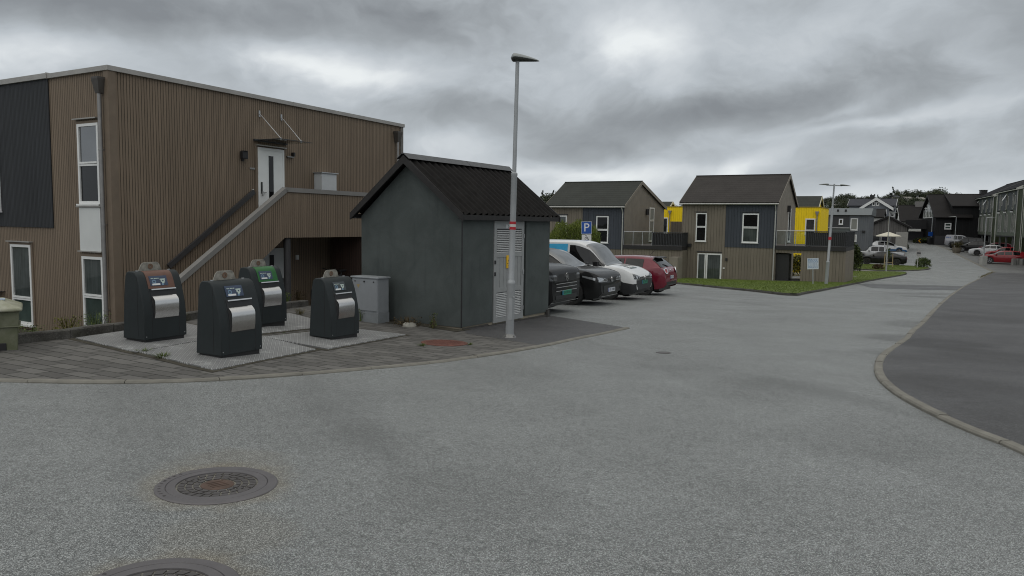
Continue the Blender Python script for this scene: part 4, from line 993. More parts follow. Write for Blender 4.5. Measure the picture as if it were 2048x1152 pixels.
# ------------------------------------------------------------------ houses
def hit(px, py, o, ang, axis='y', off=0.):
    """sight line against a plane of a house's own frame -> local coordinates"""
    a = R(ang); ex = Vector((math.cos(a), math.sin(a), 0)); ey = Vector((-ex.y, ex.x, 0)); n = ey if axis == 'y' else ex
    o = Vector(o); d = ray(px, py); c0 = Vector((0, 0, EYE)); k = ((o - c0).dot(n) + off) / d.dot(n); p = c0 + d * k - o
    return Vector((p.dot(ex), p.dot(ey), p.z))
M_taupe = cladding('taupe timber cladding', (.178, .155, .122), .20, .09, var=.12, dirt=.2, gapcol=.45)
M_taupe2 = plain('taupe gable boards', (.21, .188, .155), .75, var=.15, scale=1.5)
M_slate = cladding('slate blue cladding', (.052, .060, .073), .20, .09, var=.10, dirt=.15, gapcol=.5)
M_yel = cladding('yellow timber cladding', (.90, .64, .012), .20, .06, var=.06, dirt=.12, gapcol=.6)
def roofing(name, col, rows=.35, lich=.5):
    if name in _mc: return _mc[name]
    m, nt, b = newmat(name); oc = oco(nt); s = nd(nt, 'ShaderNodeSeparateXYZ', {0: uvc(nt)})
    n = noise(nt, oc, .9, 6, .65); n2 = noise(nt, oc, 7., 5, .7); n3 = noise(nt, oc, 22., 2)
    fr = M(nt, 'FRACT', M(nt, 'DIVIDE', s.outputs[1], rows)); ln = M(nt, 'SUBTRACT', 1., ss(nt, fr, .0, .16))
    c = nd(nt, 'ShaderNodeVectorMath', {0: tuple(col), 3: M(nt, 'ADD', .45, M(nt, 'ADD', M(nt, 'MULTIPLY', n, .7), M(nt, 'MULTIPLY', n2, .4)))}, operation='SCALE').outputs[0]
    c = mixc(nt, M(nt, 'MULTIPLY', ln, .45), c, tuple(x * .35 for x in col))
    c = mixc(nt, M(nt, 'MULTIPLY', M(nt, 'MULTIPLY', ss(nt, n3, .66, .74), ss(nt, n, .45, .65)), lich), c, (.17, .165, .14))
    setp(nt, b, Base_Color=c, Roughness=.85); b.inputs['Specular IOR Level'].default_value = .25
    bump(nt, b, M(nt, 'SUBTRACT', n2, ln), .5, .02); _mc[name] = m; return m
M_roof = roofing('brown black shingles', (.043, .039, .036))
M_roof2 = roofing('grey green shingles', (.040, .043, .038), .35, .3)
M_roofb = roofing('dark brown roof tiles', (.017, .0155, .0155), .32, .1)
M_roofg = roofing('anthracite roof tiles', (.050, .052, .062), .3, .0)
def gable_parts(par, W, D, ym, z0, ze, zr, zb, wall, roof, gmat=None, over=.14, eav=.28, th=.16, trim=None, x0=0., name='roof'):
    """house body x0..x0+W wide, D deep, ridge along x at y=ym; adds wall + roof (two slabs) + verge boards"""
    bm = NB(); pts = [(0, z0), (D, z0), (D, zb), (ym, zr), (0, ze)]
    for i, xx in enumerate((x0, x0 + W)):
        f = bm.faces.new([bm.verts.new((xx, y, z)) for y, z in pts]); f.material_index = 1
    for (ya, za, yb, zb_) in ((0, z0, 0, ze), (D, z0, D, zb)): quad(bm, [(x0, ya, za), (x0 + W, ya, za), (x0 + W, yb, zb_), (x0, yb, zb_)])
    w = obj('wall', bm, [wall, gmat or wall], par)
    def slab(ya, za, yb, zb_):
        d = Vector((0, yb - ya, zb_ - za)).normalized(); n = Vector((0, -d.z, d.y)); n = n if n.z > 0 else -n
        return [Vector((x0 - over, ya, za)), Vector((x0 - over, yb, zb_)), Vector((x0 - over, yb, zb_)) + n * th, Vector((x0 - over, ya, za)) + n * th]
    sl = (zr - ze) / ym; sb = (zr - zb) / (D - ym)
    bm = NB()
    prism(bm, slab(-eav, ze - sl * eav + .01, ym, zr + .01), (W + 2 * over, 0, 0)); prism(bm, slab(D + eav, zb - sb * eav + .012, ym + .0015, zr + .012), (W + 2 * over, 0, 0))
    nz = th * math.hypot(1, sl)
    box(bm, x0 - over - .01, x0 + W + over + .01, ym - .09, ym + .09, zr + nz - .04, zr + nz + .05)
    rf = obj(name, bm, roof, par)
    if trim:
        bm = NB()
        for xx in (x0 - over - .025, x0 + W + over):
            for ya, za, yb, zb_ in ((-eav, ze - sl * eav, ym, zr), (D + eav, zb - sb * eav, ym, zr)):
                prism(bm, [(xx, ya, za - .06), (xx, yb, zb_ - .06), (xx, yb, zb_ + nz + .02), (xx, ya, za + nz + .02)], (.025, 0, 0))
        obj('barge_board', bm, trim, par)
    return w, rf, nz
def gutter(par, x0, x1, y, z, mat, pipe_x=None, zlow=0., r=.055):
    bm = NB(); tube(bm, (x0, y, z), (x1, y, z), r, n=10)
    if pipe_x is not None:
        tube(bm, (pipe_x, y, z), (pipe_x, -.07, z - .45), .04, n=8); tube(bm, (pipe_x, -.07, z - .45), (pipe_x, -.07, zlow), .04, n=8)
    return obj('gutter', bm, mat, par, smooth=True)
fx, fo = (1, 0, 0), (0, -1, 0)
def wpx(par, o, ang, pa, pb, cut=(), gl=None, **k):
    a, b = hit(pa[0], pa[1], o, ang), hit(pb[0], pb[1], o, ang)
    s0, s1 = sorted((a.x, b.x)); z0, z1 = sorted((a.z, b.z))
    return window(par, (0, k.pop('yo', 0.), 0), fx, fo, s0, s1, z0, z1, [hit((pa[0] + pb[0]) / 2, c, o, ang).z for c in cut], gl, **k)
M_gut = plain('pale gutter', (.42, .42, .40), .5, metal=.2, var=.1)
def slat_rail(par, a, b, z0, z1, step=.11, mat=None):
    a, b = Vector(a), Vector(b); d = b - a; n = max(2, int(d.length / step)); bm = NB(); u_ = d.normalized(); s_ = Vector((-u_.y, u_.x, 0))
    bar(bm, (a.x, a.y, z1), (b.x, b.y, z1), .09, .05); bar(bm, (a.x, a.y, z0 + .06), (b.x, b.y, z0 + .06), .05, .05); q = s_ * .045
    bar(bm, (a.x + q.x, a.y + q.y, (z0 + z1) / 2), (b.x + q.x, b.y + q.y, (z0 + z1) / 2), .02, z1 - z0 - .1, 1)
    for k in range(n):
        p_ = a + d * ((k + .5) / n); bar(bm, (p_.x, p_.y, z0 + .03), (p_.x, p_.y, z1 - .025), .062, .03, up=tuple(u_))
    return obj('slat_balustrade', bm, [mat or M_dark, M_black], par)
def glass_rail(par, a, b, z0, z1, n=3):
    a, b = Vector(a), Vector(b); bm = NB()
    box_z = z0 + .08; bar(bm, (a.x, a.y, (z0 + z1) / 2 + .03), (b.x, b.y, (z0 + z1) / 2 + .03), .012, z1 - z0 - .16)
    gp = obj('glass_balustrade', bm, M_clear, par)
    bm = NB(); tube(bm, (a.x, a.y, z1), (b.x, b.y, z1), .028, n=8)
    for k in range(n + 1): p_ = a.lerp(b, k / n); tube(bm, (p_.x, p_.y, z0), (p_.x, p_.y, z1), .022, n=8)
    obj('handrail', bm, M_zinc, gp); return gp
# --- taupe house nearest the lawn
nx_ = Vector((math.cos(R(GA)), math.sin(R(GA)), 0))
O2 = Vector((at(1555.5, 404, 50).x, 50., 0))
H2 = thing('gable_house', 'taupe timber house with slate blue upper panel facing the lawn', 'house', O2, GA, 'taupe gable houses with terraces')
ze = hit(1555, 405, O2, GA).z; xl = hit(1365, 420, O2, GA).x
zr = EYE + (at(1572, 354, 53.4).z - EYE); D2 = 7.8
_, _, nz = gable_parts(H2, -xl, D2, D2 / 2, -2.8, ze, zr, ze, M_taupe, M_roof, M_taupe2, x0=xl, trim=M_taupe2)
gutter(H2, xl - .14, .14, -.33, ze - .1, M_gut, -.09, -2.2)
a, b = hit(1453, 405, O2, GA), hit(1550, 497, O2, GA)
bm = NB(); box(bm, a.x, -.003, -.03, -.001, b.z, ze - .02); obj('slate_panel', bm, M_slate, H2)
wpx(H2, O2, GA, (1393, 426), (1412, 483), [453.5], fw=.075)
wpx(H2, O2, GA, (1486, 427), (1516, 486), [455], [M_curt, M_glass], fw=.085, yo=-.03)
wpx(H2, O2, GA, (1395.5, 506), (1410, 559), (), M_curt, fw=.075, name='side_light'); wpx(H2, O2, GA, (1413, 506.5), (1442, 563), (), M_curt, fw=.10, name='glazed_door')
def lpx(par, o, ang, px0, px1, py, d=.09, mat=None): a_, b_ = hit(px0, py, o, ang), hit(px1, py, o, ang); bm = NB(); box(bm, a_.x, b_.x, -d, -.001, a_.z, a_.z + .05); return obj('drip_ledge', bm, mat or M_dark, par)
lpx(H2, O2, GA, 1394, 1444, 503.5); lpx(H2, O2, GA, 1391, 1414, 424.5, .07); lpx(H2, O2, GA, 1484, 1518, 424.5, .09)
def bpx(par, o, ang, pa, pb, dep, mat, name, y0=0.):
    a_, b_ = hit(pa[0], pa[1], o, ang), hit(pb[0], pb[1], o, ang); bm = NB(); box(bm, a_.x, b_.x, y0 - dep, y0 - .001, b_.z, a_.z); return obj(name, bm, mat, par, bevel=.01)
bpx(H2, O2, GA, (1376, 487), (1383, 494), .2, M_black, 'vent_hood'); bpx(H2, O2, GA, (1451.5, 516), (1455, 522), .12, M_black, 'wall_lamp'); bpx(H2, O2, GA, (1446, 535), (1449.5, 537.5), .06, M_white, 'outdoor_socket')
gx, go = (0, 1, 0), (1, 0, 0)
ga = hit(1575.3, 484, O2, GA, 'x'); gb = hit(1580, 417, O2, GA, 'x')
window(H2, (0, 0, 0), gx, go, ga.y - .3, ga.y + .75, ga.z, gb.z, (), M_glass, fw=.1, name='terrace_door')
bm = NB(); y_ = hit(1575.5, 414, O2, GA, 'x'); box(bm, .0, .22, y_.y - .15, y_.y + .05, y_.z - .35, y_.z + .1); obj('wall_lamp', bm, M_black, H2)
# its terrace over a passage
def terrace(H, o, xa, xb, pyd, pyb, pyr, depth, glass_to, opening=None):
    tz = hit(1600, pyd, o, GA).z if opening else hit(1300, pyd, o, GA).z
    rz_ = hit(1600, pyr, o, GA).z if opening else hit(1300, pyr, o, GA).z
    bm = NB(); box(bm, xa, xb, -.10, depth, tz - .26, tz); tr = obj('terrace', bm, plain('dark deck edge', (.014, .013, .013), .6), H)
    bm = NB(); box(bm, xa, xb - .05, .0, depth - .05, tz, tz + .02); obj('deck', bm, plain('weathered deck', (.12, .11, .105), .8), tr)
    glass_rail(tr, (xa, .0, 0), (glass_to, .0, 0), tz, rz_ + .02); slat_rail(tr, (glass_to, -.03, 0), (xb - .04, -.03, 0), tz, rz_); slat_rail(tr, (xb - .04, .03, 0), (xb - .04, depth - .1, 0), tz, rz_)
    bm = NB()
    if opening:
        o1, oz = opening; box(bm, o1, xb, .0, .14, -2.9, tz - .262); box(bm, xa, o1, .0, .14, oz, tz - .262)
        box(bm, xb - .14, xb, .14, depth, -2.9, tz - .262); box(bm, xa, xb, depth - .14, depth + .0, oz - .05, tz - .262)
        box(bm, o1 + 1.2, xb - .14, depth - .14, depth, -2.9, oz - .05)
    else: box(bm, xa, xb, .0, .14, -3.4, tz - .262); box(bm, xb - .14, xb, .14, depth, -3.4, tz - .262)
    obj('terrace_wall', bm, M_taupe, tr); return tr
xo = hit(1601.5, 530, O2, GA).x; zo = hit(1580, 506, O2, GA).z; xb2 = hit(1690.5, 530, O2, GA).x; xg = hit(1611, 480, O2, GA).x
t2 = terrace(H2, O2, .02, xb2, 492.5, 567, 462.5, 6.2, xg, (xo, zo))
bm = NB(); box(bm, .02, .85, .3, 1.3, -2.9, zo - .1); obj('passage_black_box', bm, M_black, t2)  # plain black box filling the left of the passage
sheet('path', [[tuple((O2 + nx_ * x + Vector((-nx_.y, nx_.x, 0)) * y)[:2]) for x, y in ((.0, .0), (xo + .3, .0), (xo + 2.5, 14), (.6, 14))]], .115, M_conc)
# --- taupe house behind the parked cars
O1 = Vector((at(1249, 411, 54).x, 54., 0))
H1 = thing('gable_house', 'taupe timber house with slate corner behind the bush and parking sign', 'house', O1, GA, 'taupe gable houses with terraces')
ze = hit(1249, 411.5, O1, GA).z; xl = hit(1096, 425, O1, GA).x
_, _, nz = gable_parts(H1, -xl, 9.3, 3.3, -3.2, ze, at(1277, 367, 56.6).z, ze + .02, M_taupe, M_roof2, M_taupe2, x0=xl, trim=M_taupe2)
gutter(H1, xl - .14, .14, -.33, ze - .1, M_gut, -.09, -2.6)
a, b = hit(1166, 412, O1, GA), hit(1246, 499, O1, GA)
bm = NB(); box(bm, a.x, -.003, -.03, -.001, b.z, ze - .02); obj('slate_panel', bm, M_slate, H1)
wpx(H1, O1, GA, (1193.5, 432), (1216.5, 486), [459.5], fw=.085, yo=-.03); wpx(H1, O1, GA, (1116.5, 431), (1133, 480), [458], M_curt, fw=.08)
lpx(H1, O1, GA, 1191, 1219, 430.5, .09); lpx(H1, O1, GA, 1113, 1136, 429.5)
ga = hit(1298, 483, O1, GA, 'x'); gb = hit(1300, 415, O1, GA, 'x')
window(H1, (0, 0, 0), gx, go, ga.y - .1, ga.y + 1.0, ga.z, gb.z, [ga.z + (gb.z - ga.z) * .62], plain('matt grey blind and pane', (.22, .225, .2), .7), fw=.09, name='terrace_door')  # flat grey colour stands in for the glass and its dull reflection
bm = NB(); y_ = hit(1292, 424, O1, GA, 'x'); tube(bm, (.12, y_.y, y_.z - .22), (.12, y_.y, y_.z + .22), .13, n=12); box(bm, 0, .12, y_.y - .03, y_.y + .03, y_.z - .03, y_.z + .03); obj('wall_lamp', bm, M_black, H1)
xb1 = hit(1364, 530, O1, GA).x
t1 = terrace(H1, O1, .02, xb1, 491.5, 560, 464.5, 6.5, hit(1304, 480, O1, GA).x)
pa_, pb_ = hit(1349, 513, O1, GA), hit(1367, 560, O1, GA)
bm = NB(); box(bm, pa_.x, pa_.x + .62, -1.3, -.2, -3.4, pa_.z); obj('screen_wall', bm, M_taupe2, t1)
a, b = hit(1344, 443, O1, GA, 'y', 7), hit(1367, 470, O1, GA, 'y', 7)
bm = NB(); box(bm, a.x, b.x + 2, 6.6, 6.8, -3, a.z); obj('screen_wall', bm, M_taupe, t1)
# --- yellow houses
def span(pxl, pxr, py, Y, ang=GA):
    p = at(pxl, py, Y); a_ = R(ang); dx_, dy_ = math.cos(a_), math.sin(a_); r_ = ray(pxr, py).x
    return Vector((p.x, p.y, 0)), (r_ * p.y - p.x) / (dx_ - r_ * dy_)
def yellow_house(pxc, pyt, Y, label, win, pyr, pxr0, pxr1):
    p = at(pxc, pyt, Y); o = Vector((p.x, p.y, 0)); zt = p.z
    H = thing('yellow_house', label, 'house', o, GA, 'yellow houses behind the taupe ones')
    bm = NB(); box(bm, -6.6, 0, 0, 6, -3.2, zt); obj('wall', bm, M_yel, H)
    bm = NB(); box(bm, -6.65, .05, -.05, 6.05, zt, zt + .07); obj('roof_edge', bm, plain('yellow coping', (.30, .22, .04), .6), H)
    if win: wpx(H, o, GA, *win, gl=[M_glass, M_skyglass], fw=.1)
    bm = NB(); xx = hit(win[1][0] + 4 if win else pxc - 12, 450, o, GA).x; tube(bm, (xx, -.08, -3), (xx, -.08, zt - .6), .05, n=8); prism(bm, [(xx - .16, -.2, zt - .35), (xx + .16, -.2, zt - .35), (xx + .06, -.2, zt - .7), (xx - .06, -.2, zt - .7)], (0, .19, 0)); obj('downpipe', bm, M_pipe, H)
    # pitched wing behind the flat part
    za = hit(pxr1, pyr, o, GA, 'y', 9.5).z; xr = hit(pxr1, pyr, o, GA, 'y', 9.5).x
    w = NB(); pts = [(6.01, -3.2), (13, -3.2), (13, za - 1.9), (9.5, za - .1), (6.01, za - 1.9)]
    for xx in (xr - 8, xr - .1): quad(w, [(xx, y, z) for y, z in pts])
    quad(w, [(xr - 8, 6.01, -3.2), (xr - .1, 6.01, -3.2), (xr - .1, 6.01, za - 1.9), (xr - 8, 6.01, za - 1.9)]); obj('gable_wall', w, M_yel, H)
    bm = NB(); prism(bm, [(xr - 8, 5.7, za - 2.05), (xr - 8, 9.5, za - .05), (xr - 8, 9.5, za + .1), (xr - 8, 5.7, za - 1.9)], (8.1, 0, 0)); prism(bm, [(xr - 8, 13.3, za - 2.05), (xr - 8, 9.501, za - .05), (xr - 8, 9.501, za + .1), (xr - 8, 13.3, za - 1.9)], (8.1, 0, 0)); obj('roof', bm, M_roof2, H)
    bm = NB(); prism(bm, [(xr + .1, 5.7, za - 2.1), (xr + .1, 9.5, za - .1), (xr + .1, 9.5, za + .12), (xr + .1, 5.7, za - 1.88)], (.04, 0, 0)); prism(bm, [(xr + .1, 13.3, za - 2.1), (xr + .1, 9.5, za - .1), (xr + .1, 9.5, za + .12), (xr + .1, 13.3, za - 1.88)], (.04, 0, 0)); obj('barge_board', bm, plain('cream trim', (.6, .56, .4), .6), H)
    return H
yellow_house(1642, 415, 66, 'bright yellow house behind the right-hand terrace with white window', ((1611, 437), (1629.5, 470), (461,)), 394, 1590, 1642)
yellow_house(1372, 414, 72, 'bright yellow house showing between the two taupe houses', ((1325, 435), (1335.5, 466)), 405, 1318, 1344)
# --- grey flat roofed house
M_greyw = cladding('grey timber cladding', (.125, .135, .145), .22, .06, var=.06, dirt=.1, gapcol=.6)
o, w = span(1661, 1739, 440, 88)
H = thing('flat_roofed_house', 'mid grey flat roofed house with charcoal inset panel beyond the terrace', 'house', o, GA)
zt = hit(1700, 415.5, o, GA).z; zb = hit(1700, 430, o, GA).z
bm = NB(); box(bm, -4, w, 0, 8, -2.6, zb); obj('wall', bm, M_greyw, H)
bm = NB(); prism(bm, [(-4.2, -.35, zb), (-4.2, 2.2, zt), (-4.2, 8.2, zt), (-4.2, 8.2, zb)], (w + 4.4, 0, 0)); rfx = obj('roof', bm, plain('grey roof sheet', (.125, .14, .145), .6, var=.08), H)
bm = NB(); 
for px in (1675.5, 1691): q = hit(px, 423, o, GA, 'y', .6); tube(bm, (q.x, .9, q.z - .3), (q.x, .9, q.z + .25), .12, n=8)
obj('roof_vent', bm, M_black, rfx)
a, b = hit(1661, 430, o, GA), hit(1698, 455, o, GA)
bm = NB(); box(bm, a.x, b.x, -.03, -.001, b.z, zb - .05); obj('charcoal_panel', bm, M_dark, H)
wpx(H, o, GA, (1678, 437.5), (1686, 449), (), M_skyglass, fw=.12, yo=-.03); wpx(H, o, GA, (1701.5, 436.5), (1715, 460.5), (), plain('matt grey blind and pane', (.22, .225, .2), .7), fw=.1); wpx(H, o, GA, (1700, 469), (1713, 483), (), plain('cream blind', (.50, .50, .46), .7), fw=.1, vcuts=[hit(1706.5, 475, o, GA).x])
bpx(H, o, GA, (1724, 461), (1730.5, 465), .2, M_black, 'wall_lamp')
a, b = hit(1650, 455, o, GA), hit(1698, 500, o, GA)
bm = NB(); box(bm, a.x, b.x, -1.6, -.05, -2.6, a.z); bal = obj('balcony_block', bm, plain('green grey boards', (.085, .098, .095), .7, var=.1), H)
bm = NB(); box(bm, a.x - .05, b.x + .05, -1.7, -1.61, a.z - .06, a.z + .06); obj('coping', bm, M_zinc, bal)
# --- pale grey house with white trim and a front gable
M_pgrey = plain('pale grey boards', (.165, .178, .20), .7, var=.08, scale=1.2)
o, w = span(1698.5, 1788, 415, 125)
H = thing('white_trimmed_house', 'grey house with white trimmed front gable and twin attic windows', 'house', o, GA)
zr = at(1740, 400, 128).z; ze = at(1740, 412, 124).z
gable_parts(H, w, 8, 4, -1.5, ze, zr, ze, M_pgrey, M_roofg, over=.3, eav=.4, trim=M_white)
x0_, x1_, xm = hit(1719, 418, o, GA, 'y', -2).x, hit(1787, 420, o, GA, 'y', -2).x, hit(1753, 398, o, GA, 'y', -2).x
zg, zge = hit(1753, 399.5, o, GA, 'y', -2).z, hit(1719, 417, o, GA, 'y', -2).z
bm = NB(); prism(bm, [(x0_ + .6, -2, -1.5), (x1_ - .6, -2, -1.5), (x1_ - .6, -2, zge + .2), (xm, -2, zg - .25), (x0_ + .6, -2, zge + .2)], (0, 5.5, 0)); wg = obj('front_gable', bm, M_pgrey, H)
bm = NB()
for xa in (x0_, x1_): prism(bm, [(xa, -2.4, zge - .25), (xm, -2.4, zg), (xm, -2.4, zg + .3), (xa, -2.4, zge + .05)], (0, 6.4, 0))
obj('roof', bm, M_roofg, wg)
bm = NB()
for xa in (x0_, x1_): prism(bm, [(xa, -2.45, zge - .35), (xm, -2.45, zg - .1), (xm, -2.45, zg + .38), (xa, -2.45, zge + .13)], (0, .045, 0))
obj('barge_board', bm, M_white, wg)
for pa, pb in (((1744.5, 403.5), (1750.5, 412)), ((1752.5, 403.5), (1758.5, 412)), ((1765.5, 419), (1773, 427.5))):
    a, b = hit(pa[0], pa[1], o, GA, 'y', -2), hit(pb[0], pb[1], o, GA, 'y', -2); window(wg, (0, -2, 0), fx, fo, a.x, b.x, b.z, a.z, (), M_glass, fw=.14, sill=False)
wpx(H, o, GA, (1780.5, 427), (1789, 433.5), (), M_glass, fw=.14)
bm = NB(); q = hit(1744.5, 392, o, GA, 'y', 4); box(bm, q.x - .35, q.x + .35, 3.7, 4.3, zr - .6, q.z + .15); obj('chimney', bm, M_black, H)
# --- weathered shed with shallow gable
o, w = span(1739.5, 1814, 460, 106)
H = thing('timber_shed', 'weathered grey timber shed with shallow brown roof behind the parasol', 'shed', o, GA)
zl, za_, zr_ = hit(1739.5, 450, o, GA).z, hit(1777, 434.5, o, GA).z, hit(1814, 454, o, GA).z; xa = hit(1777, 434.5, o, GA).x
bm = NB(); prism(bm, [(0, 0, -1.8), (w, 0, -1.8), (w, 0, zr_ - .1), (xa, 0, za_ - .15), (0, 0, zl - .1)], (0, 9, 0)); obj('wall', bm, cladding('weathered grey cladding', (.105, .10, .095), .30, .12, var=.3, dirt=.3, gapcol=.5), H)
bm = NB()
for xx, zz in ((-.5, zl - .2), (w + .5, zr_ - .2)): prism(bm, [(xx, -.4, zz - .08), (xa, -.4, za_ - .12), (xa, -.4, za_ + .2), (xx, -.4, zz + .2)], (0, 9.6, 0))
obj('roof', bm, M_roofb, H)
a, b = hit(1792, 464, o, GA, 'y', -2), hit(1814.5, 488, o, GA, 'y', -2)
bm = NB(); box(bm, a.x, b.x, -2, -.01, -2, a.z); obj('pale_extension', bm, plain('pale rendered wall', (.27, .265, .245), .8), H)
# small brown roofed house between
o, w = span(1738, 1765, 437, 116)
H = thing('small_house', 'small brown roofed house with pale wall wedged behind the grey house', 'house', o, GA)
gable_parts(H, w, 7, 3.5, -1.6, hit(1750, 434.5, o, GA).z, at(1750, 420, 118).z, hit(1750, 434.5, o, GA).z, plain('off white boards', (.42, .42, .40), .7), M_roofb, over=.2)
# --- dark roofed white gabled house
GB_ = -21.
o, w = span(1804, 1848, 440, 138, GB_)
H = thing('dark_roofed_house', 'house with steep dark tiled roof, white gable ends and brick chimney', 'house', o, GB_)
_, rfh, _ = gable_parts(H, w, 8, 4, -1, at(1820, 441, 138).z, at(1820, 412, 140).z, at(1820, 441, 138).z, plain('white boards', (.58, .58, .56), .7), M_roofb, over=.5, eav=.5, trim=M_white)
bm = NB(); q = hit(1839, 403, o, GB_, 'y', 4); box(bm, q.x - .7, q.x + .7, 3.5, 4.7, q.z - 2.6, q.z); obj('chimney', bm, plain('chimney render', (.17, .165, .16), .8), rfh)
# --- black garage block
o, w = span(1814.5, 1872, 460, 128)
H = thing('garage_block', 'long black low garage with flat overhanging roof', 'garage', o, GA)
bm = NB(); box(bm, 0, w, 0, 6, -1.3, hit(1840, 463, o, GA).z); obj('wall', bm, plain('dark grey garage wall', (.040, .040, .044), .8), H)
bm = NB(); box(bm, -.3, w + .2, -1.6, 6.2, hit(1840, 458, o, GA).z, hit(1840, 440, o, GA).z); obj('roof', bm, plain('black boards', (.012, .012, .013), .7, var=.2), H)
bm = NB(); box(bm, .2, w - .2, -.25, -.01, -1.3, hit(1840, 481.5, o, GA).z); obj('base', bm, plain('pale base', (.22, .22, .2), .8), H)
# --- black house with a big brown roof
M_blk = cladding('black timber cladding', (.014, .014, .015), .25, .1, var=.2)
GB_ = -16.
o, w = span(1872, 1938, 430, 120, GB_)
H = thing('black_house', 'black timber house with big brown tiled roof and lattice gable window', 'house', o, GB_)
ze, zr = hit(1900, 431, o, GB_).z, at(1890, 391.5, 124).z
gable_parts(H, w, 9, 4.5, -1.6, ze, zr, ze, M_blk, M_roofb, over=.4, eav=.6, trim=plain('black trim', (.012, .012, .012), .6))
wpx(H, o, GB_, (1889.5, 446), (1902, 458.5), [452.5], M_frost, fw=.12)
bm = NB(); box(bm, .002, w - .002, -.02, -.001, -1.6, hit(1900, 472, o, GB_).z); obj('lower_wall', bm, plain('charcoal plinth wall', (.03, .03, .033), .8), H)
yg0, yg1 = 1.6, 7.4; bm = NB()
for k in range(7):
    y_ = yg0 + (yg1 - yg0) * k / 6; hz = ze + .2 + (zr - ze - 1.2) * (1 - abs(y_ - 4.5) / 4.5); box(bm, -.10, -.02, y_ - .07, y_ + .07, ze - .4, hz)
for z_ in (ze - .4, ze + 1.2): box(bm, -.095, -.025, yg0, yg1, z_, z_ + .13)
gw = obj('gable_window', bm, M_white, H); bm = NB(); prism(bm, [(-.05, yg0, ze - .4), (-.05, yg1, ze - .4), (-.05, yg1, ze + 1.0), (-.05, 4.5, zr - 1.4), (-.05, yg0, ze + 1.0)], (.04, 0, 0)); obj('pane', bm, M_curt, gw)
o2, w2 = span(1921, 1968, 415, 119)
gable_parts(H, w2 + 3, 9, 4.5, -1.6, hit(1935, 412, o, GB_, 'y', 1).z, zr + .1, ze + .5, M_blk, M_roofb, over=.2, eav=.4, trim=plain('black trim', (.012, .012, .012), .6), x0=w - 2.4, name='lower_roof')
bm = NB(); q = hit(1967, 381, o, GB_, 'y', 4.5); box(bm, q.x - .45, q.x + .45, 4, 5, zr - .5, q.z); box(bm, q.x - .52, q.x + .52, 3.93, 5.07, q.z, q.z + .08); obj('chimney', bm, M_black, H)
# --- green terraced row on the right
M_grn = cladding('moss green cladding', (.085, .105, .055), .22, .08, var=.08, dirt=.15, gapcol=.6)
M_grg = cladding('grey green cladding', (.112, .130, .102), .22, .08, var=.08, dirt=.15, gapcol=.6)
M_grd = cladding('dark green cladding', (.035, .048, .020), .16, .14, var=.15, dirt=.2, gapcol=.35)
M_grs = cladding('slate grey cladding', (.072, .082, .082), .22, .08, var=.08, dirt=.1, gapcol=.6)
pf = at(1945, 399.5, 125); OG = Vector((pf.x, pf.y, 0)); AG = 246.5
zt = pf.z; zbt = hit(1946, 468, OG, AG).z
def row_house(px0, px1, yo, label, dzt=0.):
    xa, xb = hit(px0, 430, OG, AG, 'y', yo).x, hit(px1, 430, OG, AG, 'y', yo).x
    oo = OG + Matrix.Rotation(R(AG), 3, 'Z') @ Vector((xa, yo, 0)); w = xb - xa
    H = thing('row_house', label, 'row house', oo, AG, 'green terraced houses along the street')
    zt_, zb_ = zt + dzt, zbt + dzt
    _, rfq, _ = gable_parts(H, w, 9, 4.5, zb_, zt_, zt_ + 2.25, zt_, M_grg, plain('dark membrane roof', (.018, .018, .021), .9, var=.15, spec=.1), M_grn, over=.15, eav=.25, trim=plain('pale verge', (.42, .42, .38), .6))
    gutter(H, -.1, w + .1, -.3, zt_ - .12, plain('pale green gutter', (.40, .43, .36), .5), .12, -2, .05)
    zm = zb_ + (zt_ - zb_) * .56
    bm = NB(); box(bm, .02, w - .02, -.02, -.001, zm, zt_ - .2); obj('upper_panel', bm, M_grs, H)
    n = max(2, round(w / 3.6))
    for k in range(n):
        xs = w * (k + .5) / n
        bm = NB(); box(bm, xs - .65, xs + .35, -.035, -.0205, zm, zt_ - .25); obj('green_panel', bm, M_grn if k % 2 else M_grg, H)
        window(H, (0, -.036, 0), fx, fo, xs - .5, xs + .1, zm + .15, zt_ - .45, [zt_ - 1.3], M_glass, fm=M_gut, fw=.055, sill=False)
        window(H, (0, -.021, 0), fx, fo, xs + .75, xs + 1.2, zm + .65, zt_ - .75, (), M_glass, fm=M_gut, fw=.055, sill=False)
        window(H, (0, 0, 0), fx, fo, xs - .5, xs + .1, zb_ + .45, zm - .3, (), M_glass, fm=M_gut, fw=.045, sill=False)
        window(H, (0, 0, 0), fx, fo, xs + .75, xs + 1.2, zb_ + .45, zm - .55, [zb_ + 1.2], M_glass, fm=M_gut, fw=.05, sill=False)
        bm = NB(); box(bm, xs - .35, xs - .05, -.30, -.04, zm - .14, zm - .02, 0); box(bm, xs - .35, xs - .05, -.28, -.04, zm - .30, zm - .141, 1); obj('wall_lamp', bm, [M_black, M_white], H)
        # top hung sash standing open
        if k % 2 == 0: continue
        bm = NB(); za_ = zt_ - .5; prism(bm, [(xs - .48, -.09, za_), (xs + .08, -.09, za_), (xs + .08, -.48, za_ - .72), (xs - .48, -.48, za_ - .72)], (0, -.03, -.01)); obj('open_sash', bm, M_white, H)
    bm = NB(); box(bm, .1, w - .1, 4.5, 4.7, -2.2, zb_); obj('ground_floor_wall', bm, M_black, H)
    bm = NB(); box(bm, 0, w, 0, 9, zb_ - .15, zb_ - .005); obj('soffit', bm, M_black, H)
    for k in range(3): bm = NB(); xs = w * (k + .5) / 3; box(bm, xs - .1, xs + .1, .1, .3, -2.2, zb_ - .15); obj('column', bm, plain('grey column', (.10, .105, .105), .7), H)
    return H, w
HA, wA = row_house(1945.5, 1986, 0, 'green and grey row house furthest down the street')
